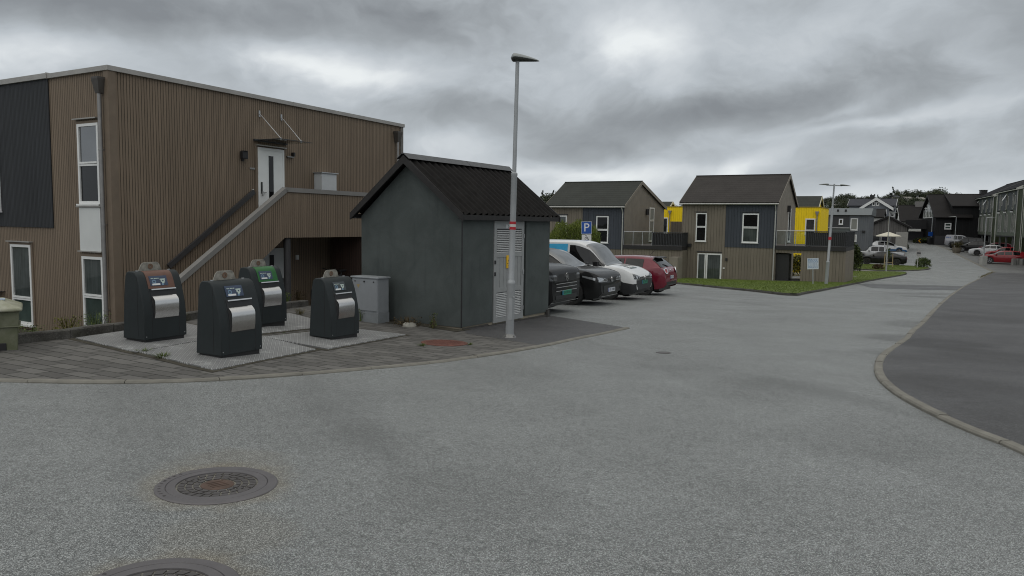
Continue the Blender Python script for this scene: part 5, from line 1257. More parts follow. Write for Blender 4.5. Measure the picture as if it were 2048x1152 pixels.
HBB, wB = row_house(1994, 2033, -.9, 'green and grey row house nearer the camera beside the dark green stair tower', .0)
def tower(px0, px1, yo, label, dep=2.2):
    xa, xb = hit(px0, 430, OG, AG, 'y', yo).x, hit(px1, 430, OG, AG, 'y', yo).x
    oo = OG + Matrix.Rotation(R(AG), 3, 'Z') @ Vector((xa, yo, 0))
    H = thing('stair_tower', label, 'stair tower', oo, AG, 'dark green stair towers of the row'); w = xb - xa
    bm = NB(); box(bm, .02, w - .02, 0, dep, -2.2, zt - .3); obj('wall', bm, M_grd, H)
    bm = NB(); box(bm, -.05, w + .05, -.08, dep, zt - .3, zt - .15); obj('coping', bm, plain('pale verge', (.42, .42, .38), .6), H)
    bm = NB(); tube(bm, (.1, -.08, -2), (.1, -.08, zt - .4), .05, n=8); tube(bm, (w - .1, -.08, -2), (w - .1, -.08, zt - .4), .05, n=8); obj('downpipe', bm, M_gut, H)
tower(1986.3, 1993.6, -.4, 'dark green stair tower between the two green row houses')
tower(2034, 2046, -1.6, 'dark green stair tower at the right edge of the view')
row_house(2048, 2100, -1.7, 'green row house cut off by the right edge of the view')
# ------------------------------------------------------------------ cars
def paint(name, col, metal=.0, rough=.5, coat=1.):
    if name in _mc: return _mc[name]
    m, nt, b = newmat(name); oc = oco(nt); n = noise(nt, oc, 2.5, 4)
    c = nd(nt, 'ShaderNodeVectorMath', {0: tuple(col), 3: M(nt, 'MULTIPLY_ADD', n, .12, .94)}, operation='SCALE').outputs[0]
    setp(nt, b, Base_Color=c, Metallic=metal, Roughness=rough, Coat_Weight=coat, Coat_Roughness=.03); b.inputs['Specular IOR Level'].default_value = .15; _mc[name] = m; return m
M_tyre = plain('tyre rubber', (.016, .016, .016), .8, var=.2)
M_alloy = plain('alloy wheel', (.30, .30, .31), .35, metal=.8, var=.1)
M_alloyd = plain('dark alloy wheel', (.06, .06, .062), .35, metal=.7, var=.1)
M_cglass = glass('car window glass', (.007, .008, .009), 1.5, .02)
M_wsglass = glass('windscreen glass', (.03, .035, .037), 3.0, .015)
M_lampg = plain('headlamp lens', (.42, .44, .46), .12, metal=.5, var=.3, scale=25, coat=1)
M_lampd = plain('headlamp dark', (.03, .032, .035), .15, var=.2, coat=1)
M_chrome = plain('chrome', (.75, .75, .76), .12, metal=1., var=.03)
M_tail = plain('tail lamp red', (.30, .008, .012), .15, var=.2, coat=1)
M_grille = plain('grille black', (.010, .010, .011), .35, var=.2)
M_pgreen = plain('plate green', (.01, .22, .13), .45, var=.05); M_pwhite = plain('plate white', (.52, .54, .58), .45, var=.05); M_pblue = plain('plate blue', (.02, .05, .25), .45)
def ip(tab, x):
    if x <= tab[0][0]: return tab[0][1]
    for (a, va_), (b, vb_) in zip(tab, tab[1:]):
        if x <= b: return va_ + (vb_ - va_) * (x - a) / (b - a)
    return tab[-1][1]
def pch(tab, x):
    """smooth monotone curve through a table"""
    if x <= tab[0][0]: return tab[0][1]
    if x >= tab[-1][0]: return tab[-1][1]
    i = max(k for k in range(len(tab) - 1) if tab[k][0] <= x)
    def sl(k): return (tab[k + 1][1] - tab[k][1]) / max(1e-6, tab[k + 1][0] - tab[k][0])
    def m(k):
        if k == 0: return sl(0)
        if k == len(tab) - 1: return sl(k - 1)
        a, b = sl(k - 1), sl(k)
        return 0. if a * b <= 0 else 2 * a * b / (a + b)
    h = tab[i + 1][0] - tab[i][0]; t = (x - tab[i][0]) / h; p0, p1, m0, m1 = tab[i][1], tab[i + 1][1], m(i) * h, m(i + 1) * h
    return (2 * t ** 3 - 3 * t ** 2 + 1) * p0 + (t ** 3 - 2 * t ** 2 + t) * m0 + (-2 * t ** 3 + 3 * t ** 2) * p1 + (t ** 3 - t ** 2) * m1
class Car:
    """lofted body; x forward, tables run from the tail (-L/2) to the nose (L/2)"""
    def __init__(s, P):
        s.L, s.W = P['L'], P['W'] / 2; s.P = P; s.rw = P.get('rw', .335); s.xw = P['wheels']; s.rc = {}
        L2 = s.L / 2
        s.top = [(-L2 + a if a >= 0 else L2 + a, z) for a, z in P['top']]
        s.top = sorted(((x if x is not None else 0), z) for x, z in s.top)
        s.belt = P['belt']; s.rf = P.get('rf', .74)
        nb = P.get('nose', [(0, .80), (.05, .88), (.15, .945), (.35, .985), (.6, 1.)]); tb = P.get('tail', [(0, .84), (.06, .92), (.2, .97), (.5, 1.)])
        nb = [(0, nb[0][1]), (.02, nb[0][1] * .55 + nb[1][1] * .45)] + nb[1:]
        s.wt = sorted([(L2 - d, k) for d, k in nb] + [(-L2 + d, k) for d, k in tb])
        s.zl = sorted([(-L2, .40), (-L2 + .06, .30), (-L2 + .3, .24), (0, .20), (L2 - .35, .20), (L2 - .08, .24), (L2, .36)])
    def bz(s, x):
        zt = pch(s.top, x); return min(s.belt[0] + (s.belt[1] - s.belt[0]) * (x + s.L / 2) / s.L, zt - .035)
    def low(s, x):
        z = ip(s.zl, x)
        for w in s.xw:
            r = s.rw + .055; d = abs(x - w)
            if d < r: z = max(z, s.rw + math.sqrt(r * r - d * d) - .01)
        return z
    def ring(s, x):
        k = round(x, 4)
        if k in s.rc: return s.rc[k]
        P = s.ring0(x); Q = []
        for i in range(len(P) - 1):
            p1, p2 = P[i], P[i + 1]; p0 = P[i - 1] if i else (2 * p1[0] - p2[0], 2 * p1[1] - p2[1]); p3 = P[i + 2] if i + 2 < len(P) else (-P[i][0], P[i][1])
            Q.append(p1); Q.append(tuple((9 * (b + c) - a - d) / 16 for a, b, c, d in zip(p0, p1, p2, p3)))
        Q.append(P[-1]); s.rc[k] = Q; return Q
    def ring0(s, x):
        zt, zb, zl = pch(s.top, x), s.bz(x), s.low(x); w = s.W * pch(s.wt, x)
        zl = min(zl, zb - .05); c = max(0., min(1., (zt - zb) / .34)); c = c * c * (3 - 2 * c)
        yr = w * (.90 * (1 - c) + s.rf * c); zr = zt - (.022 + .055 * c)
        P = [(w * .93, zl), (w * .975, zl + .22 * (zb - zl)), (w, zl + .5 * (zb - zl)), (w * .992, zl + .82 * (zb - zl)), (w * .955, zb)]
        for t in (.10, .5, .88): P.append((P[4][0] + (yr - P[4][0]) * t - .0, zb + (zr - zb) * t + .012 * math.sin(t * math.pi) * c))
        P += [(yr, zr), (yr * .86, zr + (zt - zr) * .55), (yr * .5, zr + (zt - zr) * .9), (0, zt)]
        return P
    def xs(s):
        X = set(); L2 = s.L / 2; n = int(s.L / .13)
        for i in range(n + 1): X.add(round(-L2 + s.L * i / n, 3))
        for w in s.xw:
            for k in range(-10, 11): X.add(round(w + k * (s.rw + .055) / 10, 3))
        for x, _ in s.top + s.wt: X.add(round(x, 3))
        for q in s.P.get('cuts', []): X.add(round(q, 3))
        for q in (.012, .025, .045, .07, .1, .14, .19, .25): X.add(round(L2 - q, 3)); X.add(round(-L2 + q, 3))
        X = sorted(x for x in X if -L2 <= x <= L2); out = [X[0]]
        for x in X[1:]:
            if x - out[-1] > .011: out.append(x)
        out[-1] = L2; return out
    def inside(s, x, y, z):
        P = s.ring(x); y = abs(y)
        if z < P[0][1]: return False
        for (ya, za), (yb, zb) in zip(P, P[1:]):
            if za <= z <= zb and zb > za: return y <= ya + (yb - ya) * (z - za) / (zb - za)
        return False
    def end(s, y, z, sg):
        x = s.L / 2
        while x > 0:
            if s.inside(sg * x, y, z): return sg * x
            x -= .008
        return 0
    def side(s, x, z):
        P = s.ring(x)
        for (ya, za), (yb, zb) in zip(P, P[1:]):
            if za <= z <= zb and zb > za: return ya + (yb - ya) * (z - za) / (zb - za)
        return P[0][0]
    def endpatch(s, bm, y0, y1, z0, z1, sg=1, off=.008, ny=6, nz=3, mat=0, fz=None):
        V = []
        for i in range(ny + 1):
            y = y0 + (y1 - y0) * i / ny; a, b = (z0, z1) if fz is None else fz(i / ny)
            V.append([bm.verts.new((s.end(y, a + (b - a) * j / nz, sg) + sg * off, y, a + (b - a) * j / nz)) for j in range(nz + 1)])
        for A, B in zip(V, V[1:]):
            for j in range(nz): f = bm.faces.new((A[j], A[j + 1], B[j + 1], B[j])); f.material_index = mat
    def sidepatch(s, bm, x0, x1, z0, z1, sg=-1, off=.006, nx=8, nz=4, mat=0, fz=None):
        V = []
        for i in range(nx + 1):
            x = x0 + (x1 - x0) * i / nx; a, b = (z0, z1) if fz is None else fz(x)
            V.append([bm.verts.new((x, sg * (s.side(x, a + (b - a) * j / nz) + off), a + (b - a) * j / nz)) for j in range(nz + 1)])
        for A, B in zip(V, V[1:]):
            for j in range(nz): f = bm.faces.new((A[j], A[j + 1], B[j + 1], B[j])); f.material_index = mat
    def build(s, t, body, side_win, ws, rear=None, glassm=None, rim=None, detail=True, lower=None, mirror=True, handle=True):
        X = s.xs(); R_ = [s.ring(x) for x in X]; n = len(R_[0]); bm = NB(); G = []
        for x, P in zip(X, R_): G.append([bm.verts.new((x, -y, z)) for y, z in P] + [bm.verts.new((x, y, z)) for y, z in P[-2::-1]])
        m = len(G[0])
        for i in range(len(G) - 1):
            for j in range(m - 1):
                f = bm.faces.new((G[i][j], G[i + 1][j], G[i + 1][j + 1], G[i][j + 1]))
                if lower and (j < 4 or j >= m - 5) : f.material_index = 1
        bm.faces.new(G[0]); bm.faces.new(G[-1][::-1])
        obj('body', bm, [body, lower or body], t, smooth=True, auto=26)
        bm = NB(); box(bm, -s.L / 2 + .25, s.L / 2 - .25, -s.W * .80, s.W * .80, .17, s.belt[0] * .8)
        for w in s.xw: box(bm, w - s.rw * 1.1, w + s.rw * 1.1, -s.W * .93, s.W * .93, .35, s.rw * 2 + .03)
        obj('underbody', bm, M_grille, t)
        def glz(name, xa, xb, rows, off=.010, mat=None):
            bm = NB(); xx = [x for x in X if xa < x < xb]; xx = [xa] + [x for x in xx if x - xa > .015 and xb - x > .015] + [xb]
            Vv = []
            for x in xx:
                P = s.ring(x); F_ = [Vector((x, -y, z)) for y, z in P] + [Vector((x, y, z)) for y, z in P[-2::-1]]
                Vv.append([F_[j] for j in rows])
            V2 = []
            for i, r_ in enumerate(Vv):
                o_ = []
                for j, p in enumerate(r_):
                    a = Vv[min(i + 1, len(Vv) - 1)][j] - Vv[max(i - 1, 0)][j]; b = r_[min(j + 1, len(r_) - 1)] - r_[max(j - 1, 0)]
                    nn = a.cross(b); nn = nn.normalized() if nn.length > 1e-9 else Vector((0, 0, 1)); c_ = p - Vector((p.x, 0, .7))
                    if nn.dot(c_) < 0: nn = -nn
                    o_.append(bm.verts.new(p + nn * off))
                V2.append(o_)
            for a, b in zip(V2, V2[1:]):
                for j in range(len(rows) - 1): bm.faces.new((a[j], a[j + 1], b[j + 1], b[j]))
            return obj(name, bm, mat or glassm or M_cglass, t, smooth=True, auto=50)
        top = list(range(16, m - 16))
        for k, (xa, xb) in enumerate(side_win):
            glz('side_window', xa, xb, [10, 11, 12, 13, 14]); glz('side_window', xa, xb, [m - 11, m - 12, m - 13, m - 14, m - 15])
        glz('windscreen', ws[0], ws[1], top, mat=M_wsglass if glassm is None else glassm)
        if rear: glz('rear_window', rear[0], rear[1], top)
        for w in s.xw:
            for sg in (-1, 1):
                yo = sg * (s.W - .005); bm = NB()
                lathe(bm, [(s.rw * .66, -.10), (s.rw * .95, -.11), (s.rw, -.08), (s.rw, .08), (s.rw * .95, .11), (s.rw * .66, .10)], 28, 0, 'y', (w, yo - sg * .11, s.rw), True)
                wh = obj('wheel', bm, M_tyre, t, smooth=True, auto=40)
                bm = NB(); yy = yo - sg * .02
                lathe(bm, [(s.rw * .64, 0), (s.rw * .70, sg * .012), (s.rw * .70, -sg * .1), (s.rw * .60, -sg * .1), (s.rw * .60, 0)], 28, 0, 'y', (w, yy, s.rw), True)
                lathe(bm, [(0, -sg * .06), (s.rw * .62, -sg * .06)], 24, 1, 'y', (w, yy, s.rw)); lathe(bm, [(0, .0), (s.rw * .16, .0), (s.rw * .18, -sg * .05)], 12, 0, 'y', (w, yy + sg * .005, s.rw))
                for k in range(5):
                    for dl in (-.11, .11):
                        a = k * 2 * math.pi / 5 + .3; bar(bm, (w + s.rw * .1 * math.cos(a), yy - sg * .01, s.rw + s.rw * .1 * math.sin(a)), (w + s.rw * .64 * math.cos(a + dl), yy - sg * .01, s.rw + s.rw * .64 * math.sin(a + dl)), s.rw * .10, .02, up=(0, 1, 0))
                obj('rim', bm, [rim or M_alloy, M_grille], wh)
        if mirror:
            for sg in (-1, 1):
                xm = ws[1] - .34; zz = s.bz(xm) + .09; yb_ = s.side(xm, s.bz(xm)); bm = NB()
                taper(bm, xm - .09, xm + .09, min(sg * (yb_ + .03), sg * (yb_ + .22)), max(sg * (yb_ + .03), sg * (yb_ + .22)), zz - .07, zz + .08, .02, .02); bar(bm, (xm, sg * (yb_ - .03), zz - .07), (xm, sg * (yb_ + .06), zz - .04), .05, .03)
                obj('mirror', bm, s.P.get('mirmat', body), t, bevel=.02)
        if handle:
            bm = NB()
            for x in s.P.get('seams', []):
                for sg in (-1, 1): s.sidepatch(bm, x - .004, x + .004, s.low(x) + .06, s.bz(x) - .01, sg, .0025, 1, 6)
            if len(bm.verts): obj('door_seam', bm, M_black, t)
            bm = NB()
            for x in s.P.get('handles', []):
                for sg in (-1, 1): z = s.bz(x) - .10; y = s.side(x, z); box(bm, x - .09, x + .09, min(sg * y, sg * (y + .03)), max(sg * y, sg * (y + .03)), z - .012, z + .012)
            if len(bm.verts): obj('door_handle', bm, s.P.get('hmat', body), t, bevel=.005)
    def plate(s, t, z, txt, mat, sg=1, y=0., w=.52, h=.112, off=.02):
        x = s.end(y, z, sg) + sg * off; bm = NB(); x0, x1 = sorted((x - sg * .012, x)); box(bm, x0, x1, y - w / 2, y + w / 2, z - h / 2, z + h / 2, 0)
        x0, x1 = sorted((x, x + sg * .001)); ys = y - sg * w / 2; box(bm, x0, x1, min(ys, ys + sg * .045), max(ys, ys + sg * .045), z - h / 2, z + h / 2, 2)
        text_bm(bm, txt, .105, frame((x + sg * .0015, y + sg * .02, z), (0, sg, 0), (0, 0, 1)), .0005, 1)
        return obj('number_plate', bm, [mat, M_black, M_pblue], t)
    def badge(s, t, z, kind, r=.065, sg=1, off=.02):
        x = s.end(0, z, sg) + sg * off; bm = NB()
        f = frame((x, 0, z), (0, sg, 0), (0, 0, 1))
        if kind == 'ring':
            lathe(bm, [(r, -.006), (r * .86, -.006), (r * .86, .006), (r, .006)], 28, 0, 'y', (0, 0, 0), True)
            for v in bm.verts: v.co = f @ Vector((v.co.x, v.co.z, v.co.y))
            def ln(pts):
                for a, b in zip(pts, pts[1:]): bar(bm, f @ Vector((a[0] * r, a[1] * r, 0)), f @ Vector((b[0] * r, b[1] * r, 0)), r * .16, .008, up=(sg, 0, 0))
            ln([(-.36, .78), (0, .08), (.36, .78)]); ln([(-.78, .38), (-.40, -.72), (0, .02), (.40, -.72), (.78, .38)])
        else:
            lathe(bm, [(r, -.006), (r * .90, -.006), (r * .90, .006), (r, .006)], 28, 0, 'y', (0, 0, 0), True)
            for v in bm.verts: v.co = f @ Vector((v.co.x * .72, v.co.z * 1.15, v.co.y))
            for zz in (-.18, .28): 
                for sx in (-1, 1): bar(bm, f @ Vector((sx * r * .52, (zz - .36) * r, 0)), f @ Vector((0, (zz + .30) * r, 0)), r * .2, .008, up=(sg, 0, 0))
        return obj('badge', bm, M_chrome, t)
def put_tyre(px, py, car, rz, wi=0, left=1):
    p = g(px, py); a = R(rz); d = Vector((math.cos(a), math.sin(a), 0)); s = Vector((-d.y, d.x, 0))
    return Vector((p.x, p.y, 0)) - d * car.xw[wi] - s * left * (car.W - .1)
def car_thing(name, label, cat, q, rz, group=None):
    a = R(rz); d = Vector((math.cos(a), math.sin(a), 0)); z1 = T(*(q + d * 1.4)[:2]); z0 = T(*(q - d * 1.4)[:2])
    t = thing(name, label, cat, (q.x, q.y, (z0 + z1) / 2 + .012), rz, group); t.rotation_euler = (0, -math.atan2(z1 - z0, 2.8), R(rz)); return t
GR1 = 'cars parked nose out beside the kiosk'
# 1 black family car half hidden by the kiosk
c1 = Car(dict(L=4.6, W=1.85, wheels=[1.40, -1.35], rw=.34, belt=(1.12, 1.08), rf=.76, top=[(0, 1.1), (.10, 1.55), (.55, 1.80), (2.0, 1.84), (2.85, 1.78), (-.98, 1.25), (-.45, 1.21), (-.12, 1.13), (-.02, 1.06), (-.001, .99)], nose=[(0, .86), (.04, .92), (.12, .965), (.3, .99), (.5, 1.)], seams=[.95, -.2], mirmat=M_black))
q = put_tyre(1108, 619, c1, GA); K1 = car_thing('parked_car', 'black car with green number plate, mostly hidden behind the kiosk wall', 'car', q, GA, GR1)
M_cblack = paint('black car paint', (.0035, .0035, .004), coat=.4); M_cgrey = paint('dark grey car paint', (.0085, .009, .0095), .0, coat=.45)
c1.build(K1, M_cblack, [(-1.75, -1.0), (-.92, -.05), (.02, 1.15)], (.62, 1.34), None, rim=M_alloyd)
bm = NB(); c1.endpatch(bm, -.70, .70, .80, .985, 1, .010, 10, 3, 0); c1.endpatch(bm, -.60, .60, .30, .47, 1, .008, 8, 2, 0); obj('grille', bm, M_grille, K1)
bm = NB()
for z_ in (.745, .66, .57): c1.endpatch(bm, -.60, .60, z_, z_ + .014, 1, .016, 10, 1, 0)
c1.endpatch(bm, -.80, .80, .285, .30, 1, .014, 12, 1, 0); obj('grille_trim', bm, M_chrome, K1)
for sg in (-1, 1): bm = NB(); c1.endpatch(bm, sg * .56, sg * .86, .84, .98, 1, .014, 6, 3, 0); obj('headlight', bm, M_lampd, K1)
c1.badge(K1, .905, 'chevron', .092); c1.plate(K1, .52, 'EV 80161', M_pgreen)
# 2 dark grey electric SUV
c2 = Car(dict(L=4.58, W=1.86, wheels=[1.42, -1.35], rw=.36, belt=(1.04, .98), rf=.72, top=[(0, .95), (.14, 1.25), (.5, 1.50), (1.5, 1.63), (2.25, 1.635), (2.75, 1.57), (-.92, 1.085), (-.5, 1.03), (-.18, .95), (-.03, .86), (-.001, .78)], nose=[(0, .82), (.04, .89), (.13, .945), (.32, .985), (.6, 1.)], seams=[.95, -.15], mirmat=M_black))
q = put_tyre(1199, 604.5, c2, GA); K2 = car_thing('parked_car', 'dark grey car with slim angled headlights and white number plate', 'car', q, GA, GR1)
c2.build(K2, M_cgrey, [(-1.72, -1.05), (-.98, -.05), (.02, 1.15)], (.50, 1.36), None, rim=M_alloyd)
bm = NB(); c2.endpatch(bm, -.58, .58, .275, .58, 1, .008, 10, 3, 0); c2.endpatch(bm, -.30, .30, .715, .765, 1, .010, 6, 1, 0); obj('grille', bm, M_grille, K2)
bm = NB(); c2.endpatch(bm, -.62, .62, .255, .272, 1, .016, 10, 1, 0); obj('bumper_trim', bm, M_chrome, K2)
for sg in (-1, 1):
    bm = NB(); c2.endpatch(bm, sg * .30, sg * .84, 0, 0, 1, .012, 9, 3, 0, fz=lambda u: (.70 - .005 * u, .765 + .075 * u)); hl = obj('headlight', bm, M_lampd, K2)
    bm = NB(); c2.endpatch(bm, sg * .30, sg * .84, 0, 0, 1, .018, 9, 1, 0, fz=lambda u: (.693 + .0 * u, .712 + .010 * u)); c2.endpatch(bm, sg * .62, sg * .845, 0, 0, 1, .018, 5, 2, 0, fz=lambda u: (.72, .775 + .06 * u)); c2.sidepatch(bm, 1.78, 2.16, .775, .80, sg, .012, 6, 1, 0, fz=lambda x: (.83 - (x - 1.78) * .25, .87 - (x - 1.78) * .16)); obj('light_strip', bm, M_lampg, hl)
c2.badge(K2, .74, 'ring', .075); c2.plate(K2, .44, 'EF 13088', M_pwhite)
# 3 white delivery van
c3 = Car(dict(L=4.5, W=1.79, wheels=[1.36, -1.30], rw=.325, belt=(1.12, 1.06), rf=.80, top=[(0, 1.2), (.06, 1.60), (.25, 1.90), (1.0, 1.94), (2.3, 1.92), (2.85, 1.76), (-1.00, 1.14), (-.5, 1.05), (-.20, .93), (-.05, .84), (-.001, .76)], nose=[(0, .82), (.05, .89), (.15, .945), (.35, .98), (.6, 1.)], seams=[.92, -.15], mirmat=M_black, cuts=[-.15]))
q = put_tyre(1263, 595.5, c3, GA); K3 = car_thing('delivery_van', 'white delivery van with sky blue side panel and black bumper', 'van', q, GA, GR1)
M_bump = plain('black bumper', (.020, .021, .023), .55, var=.15)
M_cwhite = paint('white van paint', (.66, .67, .67), .0, .35)
c3.build(K3, M_cwhite, [(-.06, 1.20)], (.50, 1.30), None, rim=M_alloyd, lower=M_bump)
bm = NB(); c3.endpatch(bm, -.88, .88, .26, .66, 1, .010, 12, 4, 0)
obj('bumper', bm, M_bump, K3)
bm = NB(); c3.endpatch(bm, -.42, .42, .665, .755, 1, .012, 6, 2, 0); obj('grille', bm, M_grille, K3)
bm = NB()
for z_ in (.69, .73): c3.endpatch(bm, -.42, .42, z_, z_ + .012, 1, .018, 6, 1, 0)
obj('grille_trim', bm, M_chrome, K3)
for sg in (-1, 1):
    bm = NB(); c3.endpatch(bm, sg * .40, sg * .80, 0, 0, 1, .014, 8, 4, 0, fz=lambda u: (.665 + .03 * u, .76 + .12 * u)); hl = obj('headlight', bm, M_lampd, K3)
    bm = NB()
    for yc, r_ in ((.70, .05), (.55, .038)):
        z_ = .735 + (.02 if yc > .6 else -.005); c3.endpatch(bm, sg * yc - r_, sg * yc + r_, 0, 0, 1, .022, 8, 2, 0, fz=lambda u: (z_ - r_ * math.sin(math.pi * u), z_ + r_ * math.sin(math.pi * u) + .001))
    obj('reflector', bm, M_lampg, hl)
c3.badge(K3, .71, 'ring', .085, off=.03); c3.plate(K3, .575, 'DE 24931', M_pgreen)
M_sky = plain('sky blue wrap', (.04, .36, .62), .4, var=.04); M_wrapd = plain('dark wrap', (.035, .04, .045), .4)
bm = NB()
for sg in (-1,):
    c3.sidepatch(bm, -.95, -.14, .70, 1.80, sg, .006, 8, 8, 0); c3.sidepatch(bm, -2.0, -.94, .70, 1.78, sg, .0055, 8, 6, 1)
wr = obj('side_panel', bm, [M_sky, M_wrapd], K3)
bm = NB()
for sg in (-1, 1):
    if sg > 0: continue
    x = -.92
    for w in (.09, .07, .10, .06, .11): c3.sidepatch(bm, x, x + w * .8, 1.42, 1.50, sg, .009, 1, 1, 0); x += w
obj('side_lettering', bm, M_white, wr)
bm = NB()                                     # printed block on the bonnet
def hoodpatch(car, x0, x1, y0, y1, off, mat):
    V = []
    for i in range(5):
        x = x0 + (x1 - x0) * i / 4; row = []
        for j in range(5):
            y = y0 + (y1 - y0) * j / 4; P = car.ring(x)[8:]; z = P[-1][1]
            for (ya, za), (yb, zb) in zip(P, P[1:]):
                if yb <= abs(y) <= ya: z = za + (zb - za) * (ya - abs(y)) / max(1e-6, ya - yb)
            row.append(bm.verts.new((x, y, z + off)))
        V.append(row)
    for A, B in zip(V, V[1:]):
        for j in range(4): bm.faces.new((A[j], A[j + 1], B[j + 1], B[j])).material_index = mat
hoodpatch(c3, 1.62, 1.90, -.30, .30, .006, 0)
for y_ in (-.24, -.10, .04, .18): hoodpatch(c3, 1.68, 1.84, y_ - .0, y_ + .07, .009, 1)
hoodpatch(c3, 1.74, 1.78, -.24, .25, .010, 1); obj('bonnet_print', bm, [plain('grey print', (.10, .13, .14), .5), M_white], K3)
# 4 dark red hatchback seen from behind
c4 = Car(dict(L=4.06, W=1.72, wheels=[1.22, -1.28], rw=.31, belt=(1.00, .92), rf=.70, top=[(.0, .70), (.05, .92), (.14, 1.0), (.42, 1.28), (.62, 1.39), (1.4, 1.445), (2.1, 1.43), (2.55, 1.32), (-.95, .99), (-.4, .88), (-.12, .74), (-.001, .5)], tail=[(0, .80), (.05, .87), (.18, .94), (.5, 1.)], seams=[.75, -.55], mirmat=None))
c4.P['mirmat'] = M_cred = paint('dark red car paint', (.145, .006, .020), .1)
q = put_tyre(1325, 587.5, c4, GA + 180, 1, -1); K4 = car_thing('parked_car', 'dark red hatchback with round tail lamps facing away beyond the white van', 'car', q, GA + 180, GR1)
c4.build(K4, M_cred, [(-1.20, -.52), (-.46, .92)], (.42, 1.10), (-1.86, -1.50), rim=M_alloyd)
for sg in (-1, 1):
    bm = NB(); yc, zc, r_ = sg * .60, .90, .115; x = c4.end(yc, zc - .02, -1)
    f = frame((x - .02, yc, zc), (.25 * sg, 1, 0), (.35, 0, 1)); 
    b2 = NB(); lathe(b2, [(r_, -.01), (r_ * .72, -.01), (r_ * .72, .02), (r_, .02)], 28, 0, 'y', (0, 0, 0), True); lathe(b2, [(r_ * .72, .0), (.0, .02)], 28, 1, 'y', (0, 0, 0))
    for v in b2.verts: v.co = f @ Vector((v.co.x, v.co.z, v.co.y))
    bm.free(); obj('tail_lamp', b2, [M_chrome, M_tail], K4, smooth=True)
bm = NB(); c4.endpatch(bm, -.56, .56, .36, .50, -1, .010, 10, 3, 0); obj('diffuser', bm, M_grille, K4)
bm = NB(); prism(bm, [(-1.50, -.50, 1.375), (-1.70, -.46, 1.34), (-1.70, .46, 1.34), (-1.50, .50, 1.375)], (0, 0, .022)); obj('spoiler', bm, M_black, K4)
bm = NB(); tube(bm, (-1.2, 0, 1.43), (-1.38, 0, 1.62), .007, n=6); obj('aerial', bm, M_black, K4)
bm = NB(); tube(bm, (-1.88, -.05, 1.04), (-1.80, .32, 1.13), .012, n=6); obj('wiper', bm, M_black, K4)
bm = NB(); x = c4.end(0, .91, -1); tube(bm, (x - .012, 0, .91), (x + .01, 0, .91), .04, n=18); obj('badge', bm, M_chrome, K4)
c4.plate(K4, .66, 'DP 37214', M_pwhite, -1, w=.40)
for t_ in (K1, K2, K3, K4): t_.scale = (1.05, 1.05, 1.05); t_.location = t_.location - nx_ * .26
# ---- cars further down the street
SED = dict(L=4.72, W=1.83, wheels=[1.40, -1.42], rw=.335, belt=(.98, .90), rf=.68, top=[(0, .72), (.04, .92), (.12, 1.02), (.5, 1.05), (1.15, 1.36), (1.7, 1.44), (2.3, 1.44), (2.8, 1.34), (-1.22, .98), (-.7, .92), (-.2, .80), (-.05, .70), (-.001, .5)], seams=[.9, -.2, -1.1], handles=[.1, -.9])
EST = dict(L=4.75, W=1.85, wheels=[1.40, -1.42], rw=.345, belt=(1.02, .94), rf=.70, top=[(0, .8), (.05, 1.0), (.25, 1.28), (.6, 1.44), (1.6, 1.52), (2.4, 1.50), (2.85, 1.40), (-1.15, 1.02), (-.7, .96), (-.2, .84), (-.05, .74), (-.001, .52)], seams=[.9, -.2, -1.1], handles=[.1, -.9])
FAST = dict(L=4.75, W=1.86, wheels=[1.42, -1.42], rw=.35, belt=(1.0, .90), rf=.66, top=[(0, .80), (.06, 1.00), (.35, 1.08), (1.2, 1.34), (1.9, 1.44), (2.4, 1.44), (3.0, 1.28), (-1.05, .96), (-.6, .90), (-.2, .80), (-.05, .70), (-.001, .5)], seams=[.9, -.2, -1.1], handles=[.1, -.9])
def far_car(P, wheel_px, label, body, rz, name='parked_car', cat='car', group='cars parked along the street', sw=None, ws=None, rear=None, front=True, wi=0, rim=None, extra=None, lower=None):
    c = Car(P); p = g(*wheel_px); a = R(rz); d = Vector((math.cos(a), math.sin(a), 0)); s = Vector((-d.y, d.x, 0))
    side = 1 if s.dot(Vector((p.x, p.y, 0))) < 0 else -1
    q = Vector((p.x, p.y, 0)) - d * c.xw[wi] - s * side * c.W
    t = car_thing(name, label, cat, q, rz, group)
    L2 = c.L / 2
    c.build(t, body, sw or [(-1.40, -.75), (-.68, -.02), (.05, 1.02)], ws or (L2 - 1.88, L2 - 1.24), rear, rim=rim, lower=lower)
    for sg in (-1, 1):
        bm = NB(); c.endpatch(bm, sg * .45, sg * .82, .66, .78, 1, .012, 5, 2, 0); obj('headlight', bm, M_lampg, t)
        bm = NB(); c.endpatch(bm, sg * .42, sg * .82, .76, .90, -1, .012, 5, 2, 0); obj('tail_lamp', bm, M_tail, t)
    bm = NB(); c.endpatch(bm, -.42, .42, .56, .70, 1, .010, 5, 2, 0); c.endpatch(bm, -.55, .55, .28, .42, 1, .010, 5, 2, 0); obj('grille', bm, M_grille, t)
    c.plate(t, .50, 'EL 5' + str(len(label) * 97 % 9000 + 1000), M_pwhite)
    if extra: extra(c, t)
    return t
GN = GA + 180
M_cpearl = paint('pearl white car paint', (.62, .63, .64)); M_cred2 = paint('bright red car paint', (.25, .008, .014), .1); M_csil = paint('silver car paint', (.36, .37, .38), .5); M_cvan = paint('silver grey van paint', (.30, .305, .33), .2); M_cblue = paint('blue car paint', (.03, .10, .22), .2)
far_car(FAST, (1733, 529.5), 'dark grey fastback car parked nearest behind the far lawn', M_cgrey, GN, rear=(-1.9, -1.1), rim=M_alloyd)
